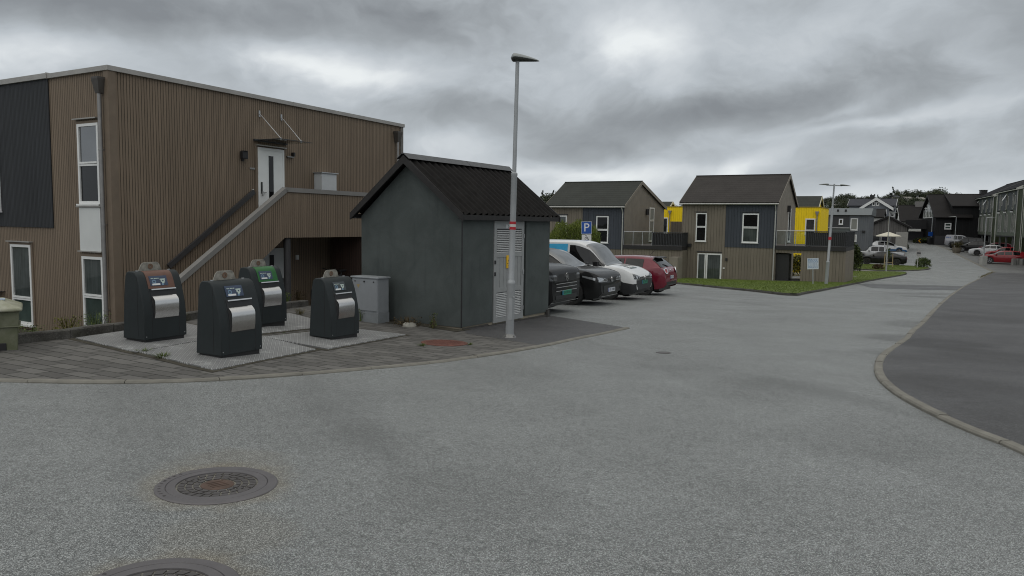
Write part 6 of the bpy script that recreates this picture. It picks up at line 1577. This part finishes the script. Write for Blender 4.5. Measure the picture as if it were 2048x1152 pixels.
PICK = dict(L=5.3, W=1.86, wheels=[1.75, -1.35], rw=.38, belt=(1.08, 1.06), rf=.72, top=[(0, .8), (.05, 1.14), (1.9, 1.16), (2.0, 1.72), (2.3, 1.80), (3.2, 1.78), (3.6, 1.68), (-1.30, 1.14), (-.9, 1.10), (-.25, 1.02), (-.05, .92), (-.001, .6)], seams=[.95, 0, -.8], handles=[.15, -.7], mirmat=M_csil)
def bed(c, t):
    bm = NB(); box(bm, -2.60, -.78, -.78, .78, 1.165, 1.20); obj('bed_cover', bm, M_black, t)
far_car(PICK, (1722, 521.5), 'silver pickup truck with dark bed cover behind the grey fastback', M_csil, GN, 'pickup_truck', 'pickup', sw=[(-.55, -.02), (.04, .78)], ws=(.72, 1.32), rear=(-.66, -.52), extra=bed)
HAT = dict(L=4.1, W=1.78, wheels=[1.25, -1.28], rw=.32, belt=(.98, .92), rf=.70, top=[(0, .8), (.05, 1.0), (.2, 1.25), (.5, 1.45), (1.3, 1.53), (2.0, 1.50), (2.5, 1.38), (-1.05, 1.0), (-.5, .92), (-.15, .78), (-.001, .5)], seams=[.75, -.35], handles=[0])
HATP = dict(HAT, L=4.5, belt=(1.02, .94), top=[(0, .8), (.05, 1.05), (.25, 1.32), (.6, 1.56), (1.4, 1.66), (2.1, 1.62), (2.6, 1.45), (-1.15, 1.05), (-.5, .95), (-.15, .80), (-.001, .5)])
far_car(HATP, (1798, 508), 'white and blue car behind the silver pickup', M_cpearl, GA + 10, sw=[(-1.3, -.6), (-.52, .65)], ws=(.35, 1.05), rear=(-2.0, -1.6), lower=M_cblue)
far_car(EST, (1978.5, 527.5), 'bright red estate car nearest on the right-hand parking lot', M_cred2, GN, rear=(-2.1, -1.75))
def side_car(base, px, label, body, P, **k): return far_car(P, px, label, body, GN, **k)
side_car(None, (1984, 518), 'red car squeezed between the white saloon and the red estate', M_cred2, HAT, sw=[(-1.3, -.6), (-.52, .65)], ws=(.35, .98))
side_car(None, (1953.5, 511.5), 'white saloon car with dark wheels by the planter', M_cpearl, SED, rear=(-1.5, -1.1), rim=M_alloyd)
side_car(None, (1968, 507), 'red car with dark roof behind the white saloon', M_cred, HAT, sw=[(-1.3, -.6), (-.52, .65)], ws=(.35, .98))
side_car(None, (1924, 504.5), 'black hatchback with silver wheels beside the round planter', M_cblack, HATP, sw=[(-1.3, -.6), (-.52, .65)], ws=(.35, 1.05))
side_car(None, (1912.5, 500), 'black high roofed car between the grey van and the black hatchback', M_cblack, c1.P, ws=(.62, 1.34), sw=[(-1.75, -1.0), (-.92, -.05), (.02, .85)])
VAN = dict(L=4.4, W=1.85, wheels=[1.35, -1.25], rw=.33, belt=(1.1, 1.04), rf=.82, top=[(0, 1.2), (.05, 1.6), (.2, 1.82), (1.0, 1.86), (2.2, 1.84), (2.75, 1.68), (-.95, 1.12), (-.45, 1.02), (-.15, .88), (-.001, .58)], seams=[.9, -.2], handles=[.1])
def vanlet(c, t):
    bm = NB(); x = -2.0
    for sg in (1, -1):
        for k, w in enumerate((.12, .16, .10, .14)): c.sidepatch(bm, -2.05 + k * .17, -2.05 + k * .17 + w, 1.36, 1.52, sg, .01, 1, 1)
    obj('lettering', bm, plain('blue lettering', (.06, .10, .25), .5), t)
far_car(VAN, (1902, 493.8), 'silver grey van with blue lettering at the far end of the lot', M_cvan, GA - 6, 'parked_van', 'van', sw=[(-1.0, -.55), (-.48, .15), (.22, .95)], ws=(.55, 1.28), wi=1, extra=vanlet)
side_car(None, (1941, 492), 'dark car with pale roof line in the shade under the row houses', M_cblack, VAN, name='parked_van', cat='van', ws=(.55, 1.28), sw=[(.22, .95)])
far_car(dict(HAT), (2056, 531), 'white car whose nose enters the view at the right edge', M_cpearl, GN)
# ------------------------------------------------------------------ vegetation
def leafmat(name, a, b_, rough=.55):
    if name in _mc: return _mc[name]
    m, nt, b = newmat(name); oc = oco(nt); ge = nd(nt, 'ShaderNodeObjectInfo')
    n = noise(nt, oc, 1.1, 4, .6); n2 = noise(nt, oc, 9., 3, .7)
    c = mixc(nt, ss(nt, M(nt, 'ADD', M(nt, 'MULTIPLY', n, .6), M(nt, 'MULTIPLY', n2, .4)), .36, .66), a, b_)
    c = nd(nt, 'ShaderNodeVectorMath', {0: c, 3: M(nt, 'MULTIPLY_ADD', ge.outputs['Random'], .5, .75)}, operation='SCALE').outputs[0]
    setp(nt, b, Base_Color=c, Roughness=rough); b.inputs['Specular IOR Level'].default_value = .25; _mc[name] = m; return m
M_bark = plain('bark', (.05, .04, .03), .9, var=.3, scale=6, bmp=.5)
def leaf(bm, p, s, rnd, el=1.6, up=0.):
    n = Vector((rnd.gauss(0, 1), rnd.gauss(0, 1), rnd.gauss(0, 1) + up)).normalized()
    t = n.cross(Vector((rnd.gauss(0, 1), rnd.gauss(0, 1), rnd.gauss(0, 1)))).normalized(); b = n.cross(t)
    t *= s * el; b *= s * .5
    bm.faces.new([bm.verts.new(p - t), bm.verts.new(p + b), bm.verts.new(p + t), bm.verts.new(p - b)])
def crown(clumps, per, s, rnd, shell=.55, up=.4):
    bm = NB()
    for (c, r) in clumps:
        c = Vector(c); r = Vector(r) if not isinstance(r, (int, float)) else Vector((r, r, r))
        for _ in range(per):
            d = Vector((rnd.gauss(0, 1), rnd.gauss(0, 1), rnd.gauss(0, 1))).normalized(); k = shell + (1 - shell) * rnd.random() ** .6 if rnd.random() < .8 else rnd.random() * shell
            k *= rnd.uniform(.85, 1.18)
            leaf(bm, c + Vector((d.x * r.x, d.y * r.y, d.z * r.z)) * k, s * rnd.uniform(.6, 1.3), rnd, up=up)
    return bm
def make_tree(kind, seed, h, label):
    rnd = random.Random(seed); t = thing({'c': 'conifer_tree', 'b': 'broadleaf_tree'}[kind], label, 'tree')
    if kind == 'c':
        cl = [];
        for k in range(13):
            f = k / 12; z = h * (.12 + .86 * f); r = h * .24 * (1 - f) ** .8 + .12
            for j in range(max(1, int(6 * (1 - f) + 1))):
                a = rnd.random() * 6.28; cl.append(((math.cos(a) * r * .6, math.sin(a) * r * .6, z + rnd.uniform(-.2, .2)), (r * .5, r * .5, h * .05)))
        bm = crown(cl, 34, h * .022, rnd, .3); lm = leafmat('conifer needles', (.026, .035, .026), (.048, .060, .044))  # needle colours paled to carry slight distance haze
    else:
        cl = []
        for k in range(30):
            a = rnd.random() * 6.28; q = rnd.random() ** .6; z = rnd.uniform(.14, .88); rr = h * .34 * q * math.sin(min(1, (1.06 - z) * 2.2) * 1.57)
            r = h * rnd.uniform(.085, .15); cl.append(((math.cos(a) * rr, math.sin(a) * rr, h * z), (r * 1.15, r * 1.15, r * .85)))
        bm = crown(cl, 70, h * .020, rnd, .4)
        lm = [leafmat('dark foliage', (.034, .045, .027), (.070, .084, .048)), leafmat('olive foliage', (.044, .053, .028), (.085, .098, .052))][seed % 2]  # slight haze is put into these lightened foliage colours
    obj('crown', bm, lm, t)
    bm = NB(); tube(bm, (0, 0, -.5), (0, 0, h * .5), h * .022, h * .010, 8)
    for k in range(4): a = k * 1.6; tube(bm, (0, 0, h * (.22 + .06 * k)), (math.cos(a) * h * .2, math.sin(a) * h * .2, h * (.5 + .05 * k)), h * .009, h * .004, 6)
    obj('trunk', bm, M_bark, t); return t
LBL = {'c': 'dark pointed conifer rising from the wooded ridge', 'b0': 'dark rounded broadleaf tree on the wooded ridge', 'b1': 'olive green broadleaf tree on the wooded ridge'}
protos = [(make_tree('b', 2, 8, LBL['b0']), 'b0'), (make_tree('b', 3, 8, LBL['b1']), 'b1'), (make_tree('c', 5, 9, LBL['c']), 'c'), (make_tree('b', 6, 8, LBL['b0']), 'b0'), (make_tree('b', 9, 8, LBL['b1']), 'b1')]
def hill_z(x, y):
    hgt = 8.5 * math.exp(-((x - 150) / 70) ** 2) + 5 * math.exp(-((x - 95) / 60) ** 2) + 5 * math.exp(-((x + 10) / 70) ** 2)
    k = min(1, max(0, (y - 175) / 110)); k = k * k * (3 - 2 * k); return T(60, y) - 3.4 + (hgt - 4) * k
rt = random.Random(11)
# skyline of the ridge: photo column and treetop row
SKY = [(1651, 395, 'b1'), (1661, 393, 'b0'), (1672, 391, 'b1'), (1684, 387, 'b0'), (1691, 386, 'b1'), (1697, 386, 'b0'), (1705, 388, 'b0'), (1713, 391, 'b1'), (1722, 391, 'b0'), (1730, 391, 'b1'), (1738, 390, 'b0'), (1743, 388, 'c'), (1749, 388, 'c'), (1756, 389, 'c'), (1764, 393, 'b1'), (1772, 391, 'b0'),
       (1778, 387, 'b1'), (1786, 374, 'c'), (1794, 380, 'b0'), (1802, 378, 'b1'), (1811, 377, 'b0'), (1819, 379, 'b1'), (1827, 379, 'b0'), (1835, 378, 'b0'), (1843, 379, 'b1'), (1851, 383, 'b0'), (1859, 380, 'b1'), (1867, 378, 'b0'), (1873, 376, 'b1'), (1880, 373, 'b0'), (1886, 378, 'b0'), (1893, 381, 'b1'), (1901, 384, 'b0'), (1910, 385, 'b1'), (1923, 383, 'b0'), (1932, 386, 'b1'),
       (1086, 381, 'c'), (1093, 385, 'b0'), (1100, 384, 'b0'), (1107, 381, 'c'), (1113, 379, 'b0'), (1120, 384, 'b1'), (1335, 407, 'b1'), (1348, 409, 'b0'), (1362, 408, 'b1'), (1330, 404, 'b0'),
       (1660, 402, 'b1'), (1676, 401, 'b0'), (1688, 399, 'b1'), (1700, 397, 'b0'), (1780, 396, 'b0'), (1792, 391, 'b1'), (1806, 392, 'b0'), (1818, 393, 'b1'), (1830, 392, 'b0'), (1842, 396, 'b1'), (1770, 401, 'b1'), (1760, 402, 'b0'), (1852, 397, 'b0')]
used = set()
for i, (px, py, k) in enumerate(SKY):
    Y = (262 if i < 46 else 236) + rt.uniform(-9, 9)
    p = at(px, py, Y); zb_ = hill_z(p.x, Y); hh = max(3.5, p.z - zb_)
    c = [q for q in protos if q[1] == k]; c = c[i % len(c)]; base = 9. if k == 'c' else 8.
    sc = hh / (base * (1.0 if k == 'c' else .98)); wx = max(sc, .8) * rt.uniform(.95, 1.2)
    if c[0].name not in used:
        used.add(c[0].name); o = c[0]; o.location = (p.x, Y, zb_); o.scale = (wx, wx, sc); o['group'] = 'trees on the wooded ridge'
        o.rotation_euler = (0, 0, rt.random() * 6)
    else: dup(c[0], (p.x, Y, zb_), rt.random() * 360, None, 'trees on the wooded ridge', (wx, wx, sc))
# little houses among the ridge trees
for px0, px1, py0, py1, Y, lab in ((1791, 1799, 391.5, 399, 225, 'tiny grey roofed house left among the ridge trees'), (1812, 1824, 394, 402, 222, 'tiny white house between the ridge trees'), (1838, 1850, 395, 404, 220, 'tiny pale stone coloured house right among the ridge trees'), (1668, 1679, 409, 414, 215, 'tiny pale house low on the ridge behind the lamp head')):
    Y += 24; a, b = at(px0, py1, Y), at(px1, py0, Y); w = b.x - a.x; H = thing('ridge_house', lab, 'house', (a.x, Y, 0), -12)
    gable_parts(H, w, 6, 3, a.z - 3, a.z + (b.z - a.z) * .55, b.z, a.z + (b.z - a.z) * .55, plain('ridge house wall', (.42, .41, .37), .8) if 'white' in lab else plain('ridge house wall pale', (.24, .23, .20), .8), M_roofg if 'grey' in lab else plain('ridge house roof', (.20, .19, .17), .8), over=.2)
# bamboo-like bush behind the parked cars
rnd = random.Random(4)
p = at(1098, 484, 36); q = at(1198, 484, 36); zt_ = at(1150, 445, 36).z; zb_ = T(p.x, 36)
t = thing('bush', 'dense green bamboo-like bush under the parking sign', 'bush', ((p.x + q.x) / 2, 36.3, zb_))
w = (q.x - p.x) / 2 * 1.02; h = zt_ - zb_; bm = NB()
for _ in range(17000):
    x = rnd.uniform(-1, 1); y = rnd.uniform(-1, 1) * .9; top = h * (.97 - .22 * abs(x) ** 4 + .04 * math.sin(x * 9) + .04 * math.sin(x * 23 + y * 5)); z = top * rnd.random() ** .55
    pp = Vector((x * w * (1 + .03 * rnd.random()), y, z)); d = Vector((rnd.gauss(0, .35), rnd.gauss(0, .35), 1)).normalized(); L = rnd.uniform(.07, .15); s = d.cross(Vector((rnd.gauss(0, 1), rnd.gauss(0, 1), .1))).normalized() * .016
    bm.faces.new([bm.verts.new(pp - s), bm.verts.new(pp + s), bm.verts.new(pp + d * L)])
obj('crown', bm, leafmat('bamboo leaves', (.055, .085, .012), (.15, .18, .028)), t)
bm = NB()
for _ in range(40): x = rnd.uniform(-1, 1) * w * .9; y = rnd.uniform(-.7, .7); tube(bm, (x, y, -.1), (x + rnd.gauss(0, .1), y + rnd.gauss(0, .1), h * .8), .012, .006, 5)
obj('stem', bm, plain('green stems', (.06, .075, .025), .7), t)
def shrub(loc, w, d, h, n, s, mat, name, label, seed, group=None, up=.4, cat=None):
    rnd = random.Random(seed); t = thing(name, label, cat or name.replace('_', ' '), loc, 0, group); bm = NB()
    for _ in range(n):
        u, v = rnd.uniform(-1, 1), rnd.uniform(-1, 1); e = max(.0, 1 - (abs(u) ** 3 * .35 + abs(v) ** 3 * .2)); z = h * e * rnd.random() ** .55 * rnd.uniform(.9, 1.06)
        leaf(bm, Vector((u * w, v * d, z)), s * rnd.uniform(.6, 1.3), rnd, up=up)
    obj('crown', bm, mat, t)
    bm = NB()
    for _ in range(10): x, y = rnd.uniform(-.7, .7) * w, rnd.uniform(-.6, .6) * d; tube(bm, (x, y, -.1), (x + rnd.gauss(0, .08), y, h * .7), .018, .008, 5)
    obj('stem', bm, M_bark, t); return t
M_hedge = leafmat('hedge leaves', (.014, .026, .009), (.038, .058, .018)); M_bushy = leafmat('shrub leaves', (.030, .048, .012), (.07, .09, .03)); M_yh = leafmat('yellow green hedge', (.06, .065, .010), (.13, .12, .02)); M_redl = leafmat('brown shrub leaves', (.05, .028, .014), (.10, .06, .03))
p = g(1790, 497); a, b = at(1762, 497, p.y), at(1816, 497, p.y)
shrub((p.x, p.y + .6, T(p.x, p.y)), (b.x - a.x) / 2, .7, at(1790, 484, p.y).z - T(p.x, p.y), 3000, .13, M_hedge, 'hedge', 'clipped dark green hedge in front of the parasol', 21)
p = at(1593, 545, 62); shrub((p.x + .3, 62, T(p.x, 62)), 2.6, .7, at(1593, 511, 62).z - T(p.x, 62), 3500, .10, M_yh, 'hedge', 'yellow green hedge glimpsed through the terrace passage', 22)
p = at(1700, 530, 70); shrub((p.x, 70, T(p.x, 70)), .85, .8, at(1700, 486, 70).z - T(p.x, 70), 2600, .10, M_bushy, 'bush', 'tall green bush at the corner of the terrace behind the pickup', 23)
p = g(1846, 536); shrub((p.x, p.y, p.z + .05), .65, .5, 1.0, 700, .08, M_bushy, 'bush', 'small wild shrub by the round traffic sign', 24)
p = g(1756, 540); shrub((p.x, p.y, p.z + .05), .45, .4, .55, 420, .06, M_redl, 'bush', 'reddish brown dry shrub on the far lawn', 25)
for px, py, w, h, lab, sd_ in ((1852, 487, 1.3, .9, 'low green planting left of the tall blue sign pole', 26), (1878, 487, 1.6, 1.5, 'green shrubs between the blue sign pole and the silver van', 27)):
    p = g(px, py); shrub((p.x, p.y + 1, T(p.x, p.y)), w, .8, h, 700, .16, M_bushy, 'bush', lab, sd_)
# staked sapling
p = g(1776, 536)
t = thing('sapling', 'thin sapling tied between two wooden stakes on the far lawn', 'tree', p)
rnd = random.Random(8); obj('crown', crown([((rnd.gauss(0, .14), rnd.gauss(0, .14), 1.0 + k * .14), .24) for k in range(7)], 26, .06, rnd, .2), M_bushy, t)
bm = NB(); tube(bm, (0, 0, 0), (0, 0, 1.7), .025, .012, 6); obj('trunk', bm, M_bark, t)
for x in (-.42, .45): bm = NB(); bar(bm, (x, 0, 0), (x * .9, 0, 1.45), .06); obj('stake', bm, plain('pale stake', (.36, .28, .17), .8), t)
bm = NB(); bar(bm, (-.40, 0, .55), (.42, 0, .55), .05); obj('cross_tie', bm, plain('pale stake', (.36, .28, .17), .8), t)
# parasol with table under it
p = at(1776, 486, 99); zt_ = at(1776, 463.5, 99).z; zr_ = at(1776, 471.5, 99).z; rr = (at(1803, 471, 99).x - at(1755, 471, 99).x) / 2
t = thing('parasol', 'cream garden parasol standing behind the hedge', 'parasol', (p.x, 99, T(p.x, 99)))
bm = NB(); z0_ = T(p.x, 99); ap = bm.verts.new((0, 0, zt_ - z0_)); rim_ = [bm.verts.new((rr * math.cos(k * math.pi / 4), rr * math.sin(k * math.pi / 4), zr_ - z0_)) for k in range(8)]; low_ = [bm.verts.new((v.co.x, v.co.y, v.co.z - .12)) for v in rim_]
for k in range(8): bm.faces.new((rim_[k], rim_[(k + 1) % 8], ap)); bm.faces.new((rim_[k], low_[k], low_[(k + 1) % 8], rim_[(k + 1) % 8]))
obj('canopy', bm, plain('cream canvas', (.60, .57, .47), .8), t)
bm = NB(); tube(bm, (0, 0, 0), (0, 0, zt_ - z0_), .05, n=8); obj('pole', bm, M_dark, t)
for px0, px1, py0, py1, mt, lab in ((1737, 1760, 472, 487, M_dark, 'dark screen fence behind the blue and white car'), (1762, 1780, 472, 486, plain('navy fabric', (.014, .014, .03), .8), 'navy screen hanging under the cream parasol')):
    a, b = at(px0, py1 + 6, 101), at(px1, py0, 101); t = thing('screen', lab, 'screen', (a.x, 101, 0)); bm = NB()
    box(bm, 0, b.x - a.x, 0, .08, T(a.x, 101), b.z); obj('panel', bm, mt, t)
    bm = NB(); box(bm, -.05, .05, -.03, .1, T(a.x, 101), b.z + .1); box(bm, b.x - a.x - .05, b.x - a.x + .05, -.03, .1, T(a.x, 101), b.z + .1); obj('post', bm, M_pole, t)
# planter, kerb blocks, far sign pole
p = g(1913, 506)
t = thing('planter', 'round stone planter with a small bush in the parking lot', 'planter', p)
bm = NB(); lathe(bm, [(.40, 0), (.55, .35), (.58, .72), (.50, .74), (.46, .62), (0, .62)], 20); obj('pot', bm, plain('planter stone', (.15, .13, .10), .85, var=.25), t, smooth=True)
rnd = random.Random(14); obj('plant', crown([((rnd.gauss(0, .2), rnd.gauss(0, .2), 1.05 + rnd.gauss(0, .15)), .38) for k in range(5)], 60, .09, rnd, .2), leafmat('rusty plant', (.04, .042, .012), (.09, .06, .02)), t)
for k, (px, py) in enumerate(((2027, 530), (2035, 530), (2043.5, 530.5))):
    p = g(px, py); t = thing('concrete_bollard', ['squat concrete bollard next to the red estate car, leftmost of three', 'squat concrete bollard in the middle of the three by the red estate car', 'squat concrete bollard at the right edge of the view, last of three'][k], 'bollard', p, 10 * k, 'squat concrete bollards')
    bm = NB(); taper(bm, -.17, .17, -.17, .17, -.05, .72, -.03, -.03); obj('block', bm, plain('grey concrete', (.22, .22, .21), .85, var=.2), t, bevel=.03)
p = g(1861, 489)
t = thing('sign_pole', 'grey pole with a blue traffic sign before the black houses', 'sign', p)
hh = at(1866, 428, p.y).z - p.z
bm = NB(); tube(bm, (0, 0, 0), (.1, 0, hh), .09, .06, 8); obj('pole', bm, M_pole, t)
zs_ = at(1862, 468, p.y).z - p.z; bm = NB(); box(bm, -.5, .35, -.10, -.06, zs_ - .35, zs_ + .35); obj('sign_plate', bm, M_signblue, t)
bm = NB(); taper(bm, -.5, .5, -.3, .4, 0, 1.2, .05, .05); obj('dark_base_cover', bm, M_black, t, bevel=.08)
p = g(1838, 487)
t = thing('chevron_marker', 'yellow and black bend marker board at the end of the road', 'sign', p)
zs_ = at(1838, 481.5, p.y).z - p.z
bm = NB(); box(bm, -.42, .42, -.05, 0, zs_ - .33, zs_ + .33, 1); prism(bm, [(.1, -.055, zs_ - .28), (.3, -.055, zs_ - .28), (0, -.055, zs_), (.3, -.055, zs_ + .28), (.1, -.055, zs_ + .28), (-.22, -.055, zs_)], (0, .004, 0), 0); obj('board', bm, [plain('bend orange', (.65, .30, .01), .5), M_black], t)
bm = NB(); tube(bm, (0, .05, -.1), (0, .05, zs_), .05, n=8); obj('post', bm, M_pole, t)
# ------------------------------------------------------------------ weeds and grass
M_weed = leafmat('weed leaves', (.055, .085, .018), (.12, .15, .04)); M_straw = leafmat('straw stalks', (.10, .085, .04), (.16, .14, .07)); M_dry = leafmat('dry brown weeds', (.06, .042, .02), (.10, .075, .035))
def weed(px, py, h, w, n, label, seed, mat, dz=0., loc=None, leafy=True):
    rnd = random.Random(seed); p = loc or g(px, py, dz); t = thing('weed_tuft', label, 'weed', p, 0, 'weeds along the edges'); bm = NB()
    for _ in range(n):
        a = rnd.random() * 6.28; r = w * rnd.random() ** .7; b0 = Vector((r * .5 * math.cos(a), r * .5 * math.sin(a), 0)); tip = Vector((r * math.cos(a) * 1.2, r * math.sin(a) * 1.2, h * rnd.uniform(.35, 1.)))
        s = Vector((-math.sin(a), math.cos(a), 0)) * .004; m_ = b0.lerp(tip, .55) + Vector((0, 0, h * .12)); bm.faces.new([bm.verts.new(b0 - s), bm.verts.new(b0 + s), bm.verts.new(m_ + s), bm.verts.new(m_ - s)]); bm.faces.new([bm.verts.new(m_ - s), bm.verts.new(m_ + s), bm.verts.new(tip)])
    obj('stalk', bm, mat if not leafy else M_straw if n < 30 else mat, t)
    if leafy:
        bm = NB()
        for _ in range(n * 3):
            a = rnd.random() * 6.28; r = w * rnd.random() ** .6; leaf(bm, Vector((r * math.cos(a), r * math.sin(a), h * rnd.random() ** 1.2 * .9)), .016 * rnd.uniform(.6, 1.5), rnd, 1.4, 1.)
        obj('foliage', bm, mat, t)
weed(325, 716, .09, .14, 70, 'green grass tuft at the corner of the front steel plate', 31, M_weed, .015, leafy=False)
weed(290, 704, .05, .13, 60, 'low moss tuft between the two left steel plates', 32, M_weed, .015, leafy=False)
weed(793, 640, .42, .16, 40, 'tall weeds against the kiosk plinth right of the cable cabinet', 33, M_weed, .01)
weed(815, 652, .22, .3, 80, 'low dry weeds along the kiosk plinth beside a stone', 34, M_dry, .01)
weed(866, 657, .36, .10, 26, 'thin weed growing up the kiosk wall near its corner', 35, M_weed, .01)
weed(722, 642, .30, .12, 30, 'weed growing at the foot of the cable cabinet door', 36, M_weed, .01)
weed(600, 629, .16, .16, 50, 'dry grass tuft in the pavers behind the green topped inlet', 37, M_straw, .01, leafy=False)
weed(845, 692, .06, .12, 40, 'grass tuft left of the rusty access cover', 38, M_weed, .015, leafy=False)
weed(940, 690, .05, .08, 30, 'small grass tuft right of the rusty access cover', 39, M_weed, .015, leafy=False)
for k, (px, py, h, w, lab, mt) in enumerate(((190, 648, .30, .30, 'leafy weeds in front of the corner window of the brown block', M_weed), (135, 652, .26, .25, 'yellow flowering weeds behind the stone edge under the brown wall', M_yh), (60, 668, .22, .35, 'weeds under the left window beside the grit bin', M_weed), (376, 612, .75, .16, 'tall straw coloured weed between two inlets by the brown wall', M_straw), (572, 604, .35, .15, 'weeds at the foot of the landing post', M_weed), (598, 596, .35, .2, 'dry weeds near the bicycle wheel', M_dry))):
    q = g(px, py); d = Vector((q.x, q.y, 0)).normalized() * .45; q = q + d; q.z = T(q.x, q.y) - .12
    bm_ = q; weed(px, py, h, w, 45, lab, 50 + k, mt, loc=q)
p = g(818, 655)
t = thing('stone', 'pale loose stone lying in the weeds by the kiosk plinth', 'stone', p, 30)
bm = NB(); bmesh.ops.create_icosphere(bm, subdivisions=2, radius=.12); rnd = random.Random(5)
for v in bm.verts: v.co = Vector((v.co.x * 1.3, v.co.y * .8, max(-.03, v.co.z * .7 + .03))) * rnd.uniform(.88, 1.1)
obj('rock', bm, plain('pale stone', (.34, .33, .29), .9, var=.2), t)
# litter of dry leaves and soil along the plinth
def blades(name, polys, n, h, mat, seed, dz=.1):
    """short grass standing on the lawns: nobody could count it"""
    from mathutils.geometry import tessellate_polygon
    rnd = random.Random(seed); bm = NB(); tris = []
    for poly in polys:
        v = [Vector((p[0], p[1], 0)) for p in poly]
        for a, b, c in tessellate_polygon([v]): tris.append((v[a], v[b], v[c], (v[b] - v[a]).cross(v[c] - v[a]).length / 2))
    tot_ = sum(t_[3] for t_ in tris)
    for a, b, c, ar in tris:
        for _ in range(int(n * ar / tot_ + rnd.random())):
            r1, r2 = math.sqrt(rnd.random()), rnd.random(); p = a * (1 - r1) + b * (r1 * (1 - r2)) + c * (r1 * r2); z = T(p.x, p.y) + dz
            an = rnd.random() * 6.28; s = Vector((math.cos(an), math.sin(an), 0)) * .02; hh_ = h * rnd.uniform(.5, 1.2); l_ = Vector((rnd.gauss(0, .4), rnd.gauss(0, .4), 1)) * hh_
            p = Vector((p.x, p.y, z)); bm.faces.new([bm.verts.new(p - s), bm.verts.new(p + s), bm.verts.new(p + l_)])
    o = obj(name, bm, mat); tag(o, 'short green grass standing on the lawns', 'grass', None, 'stuff'); return o
M_blade = leafmat('grass blades', (.075, .112, .018), (.135, .180, .034), .6)
bs = lawn_pts + G2((1760, 544.6), (1699, 544.5)) + G2((1690, 563.5)) + [(21, 50), (17, 47.6), (11, 51)]
blades('grass', [bs, [tuple(p[:2]) for p in catmull([(x, y, 0) for x, y in L2 + [L2[0]]], 4)][:-1]], 24000, .05, M_blade, 3)
# grass creeping over the tip of the right-hand kerb
kt = [g(1985, 545), g(1960, 556)]
rnd = random.Random(77); bm = NB()
for _ in range(260):
    p = kt[0].lerp(kt[1], rnd.random()); p = p + Vector((rnd.gauss(0, .06), rnd.gauss(0, .1), .03)); s = Vector((.02, 0, 0)); l_ = Vector((rnd.gauss(0, .05), 0, rnd.uniform(.03, .10)))
    bm.faces.new([bm.verts.new(p - s), bm.verts.new(p + s), bm.verts.new(p + l_)])
o = obj('kerb_grass', bm, M_straw); tag(o, 'dry grass sprouting along the far tip of the right-hand kerb', 'grass', None, 'stuff')
bpy.context.view_layer.update()
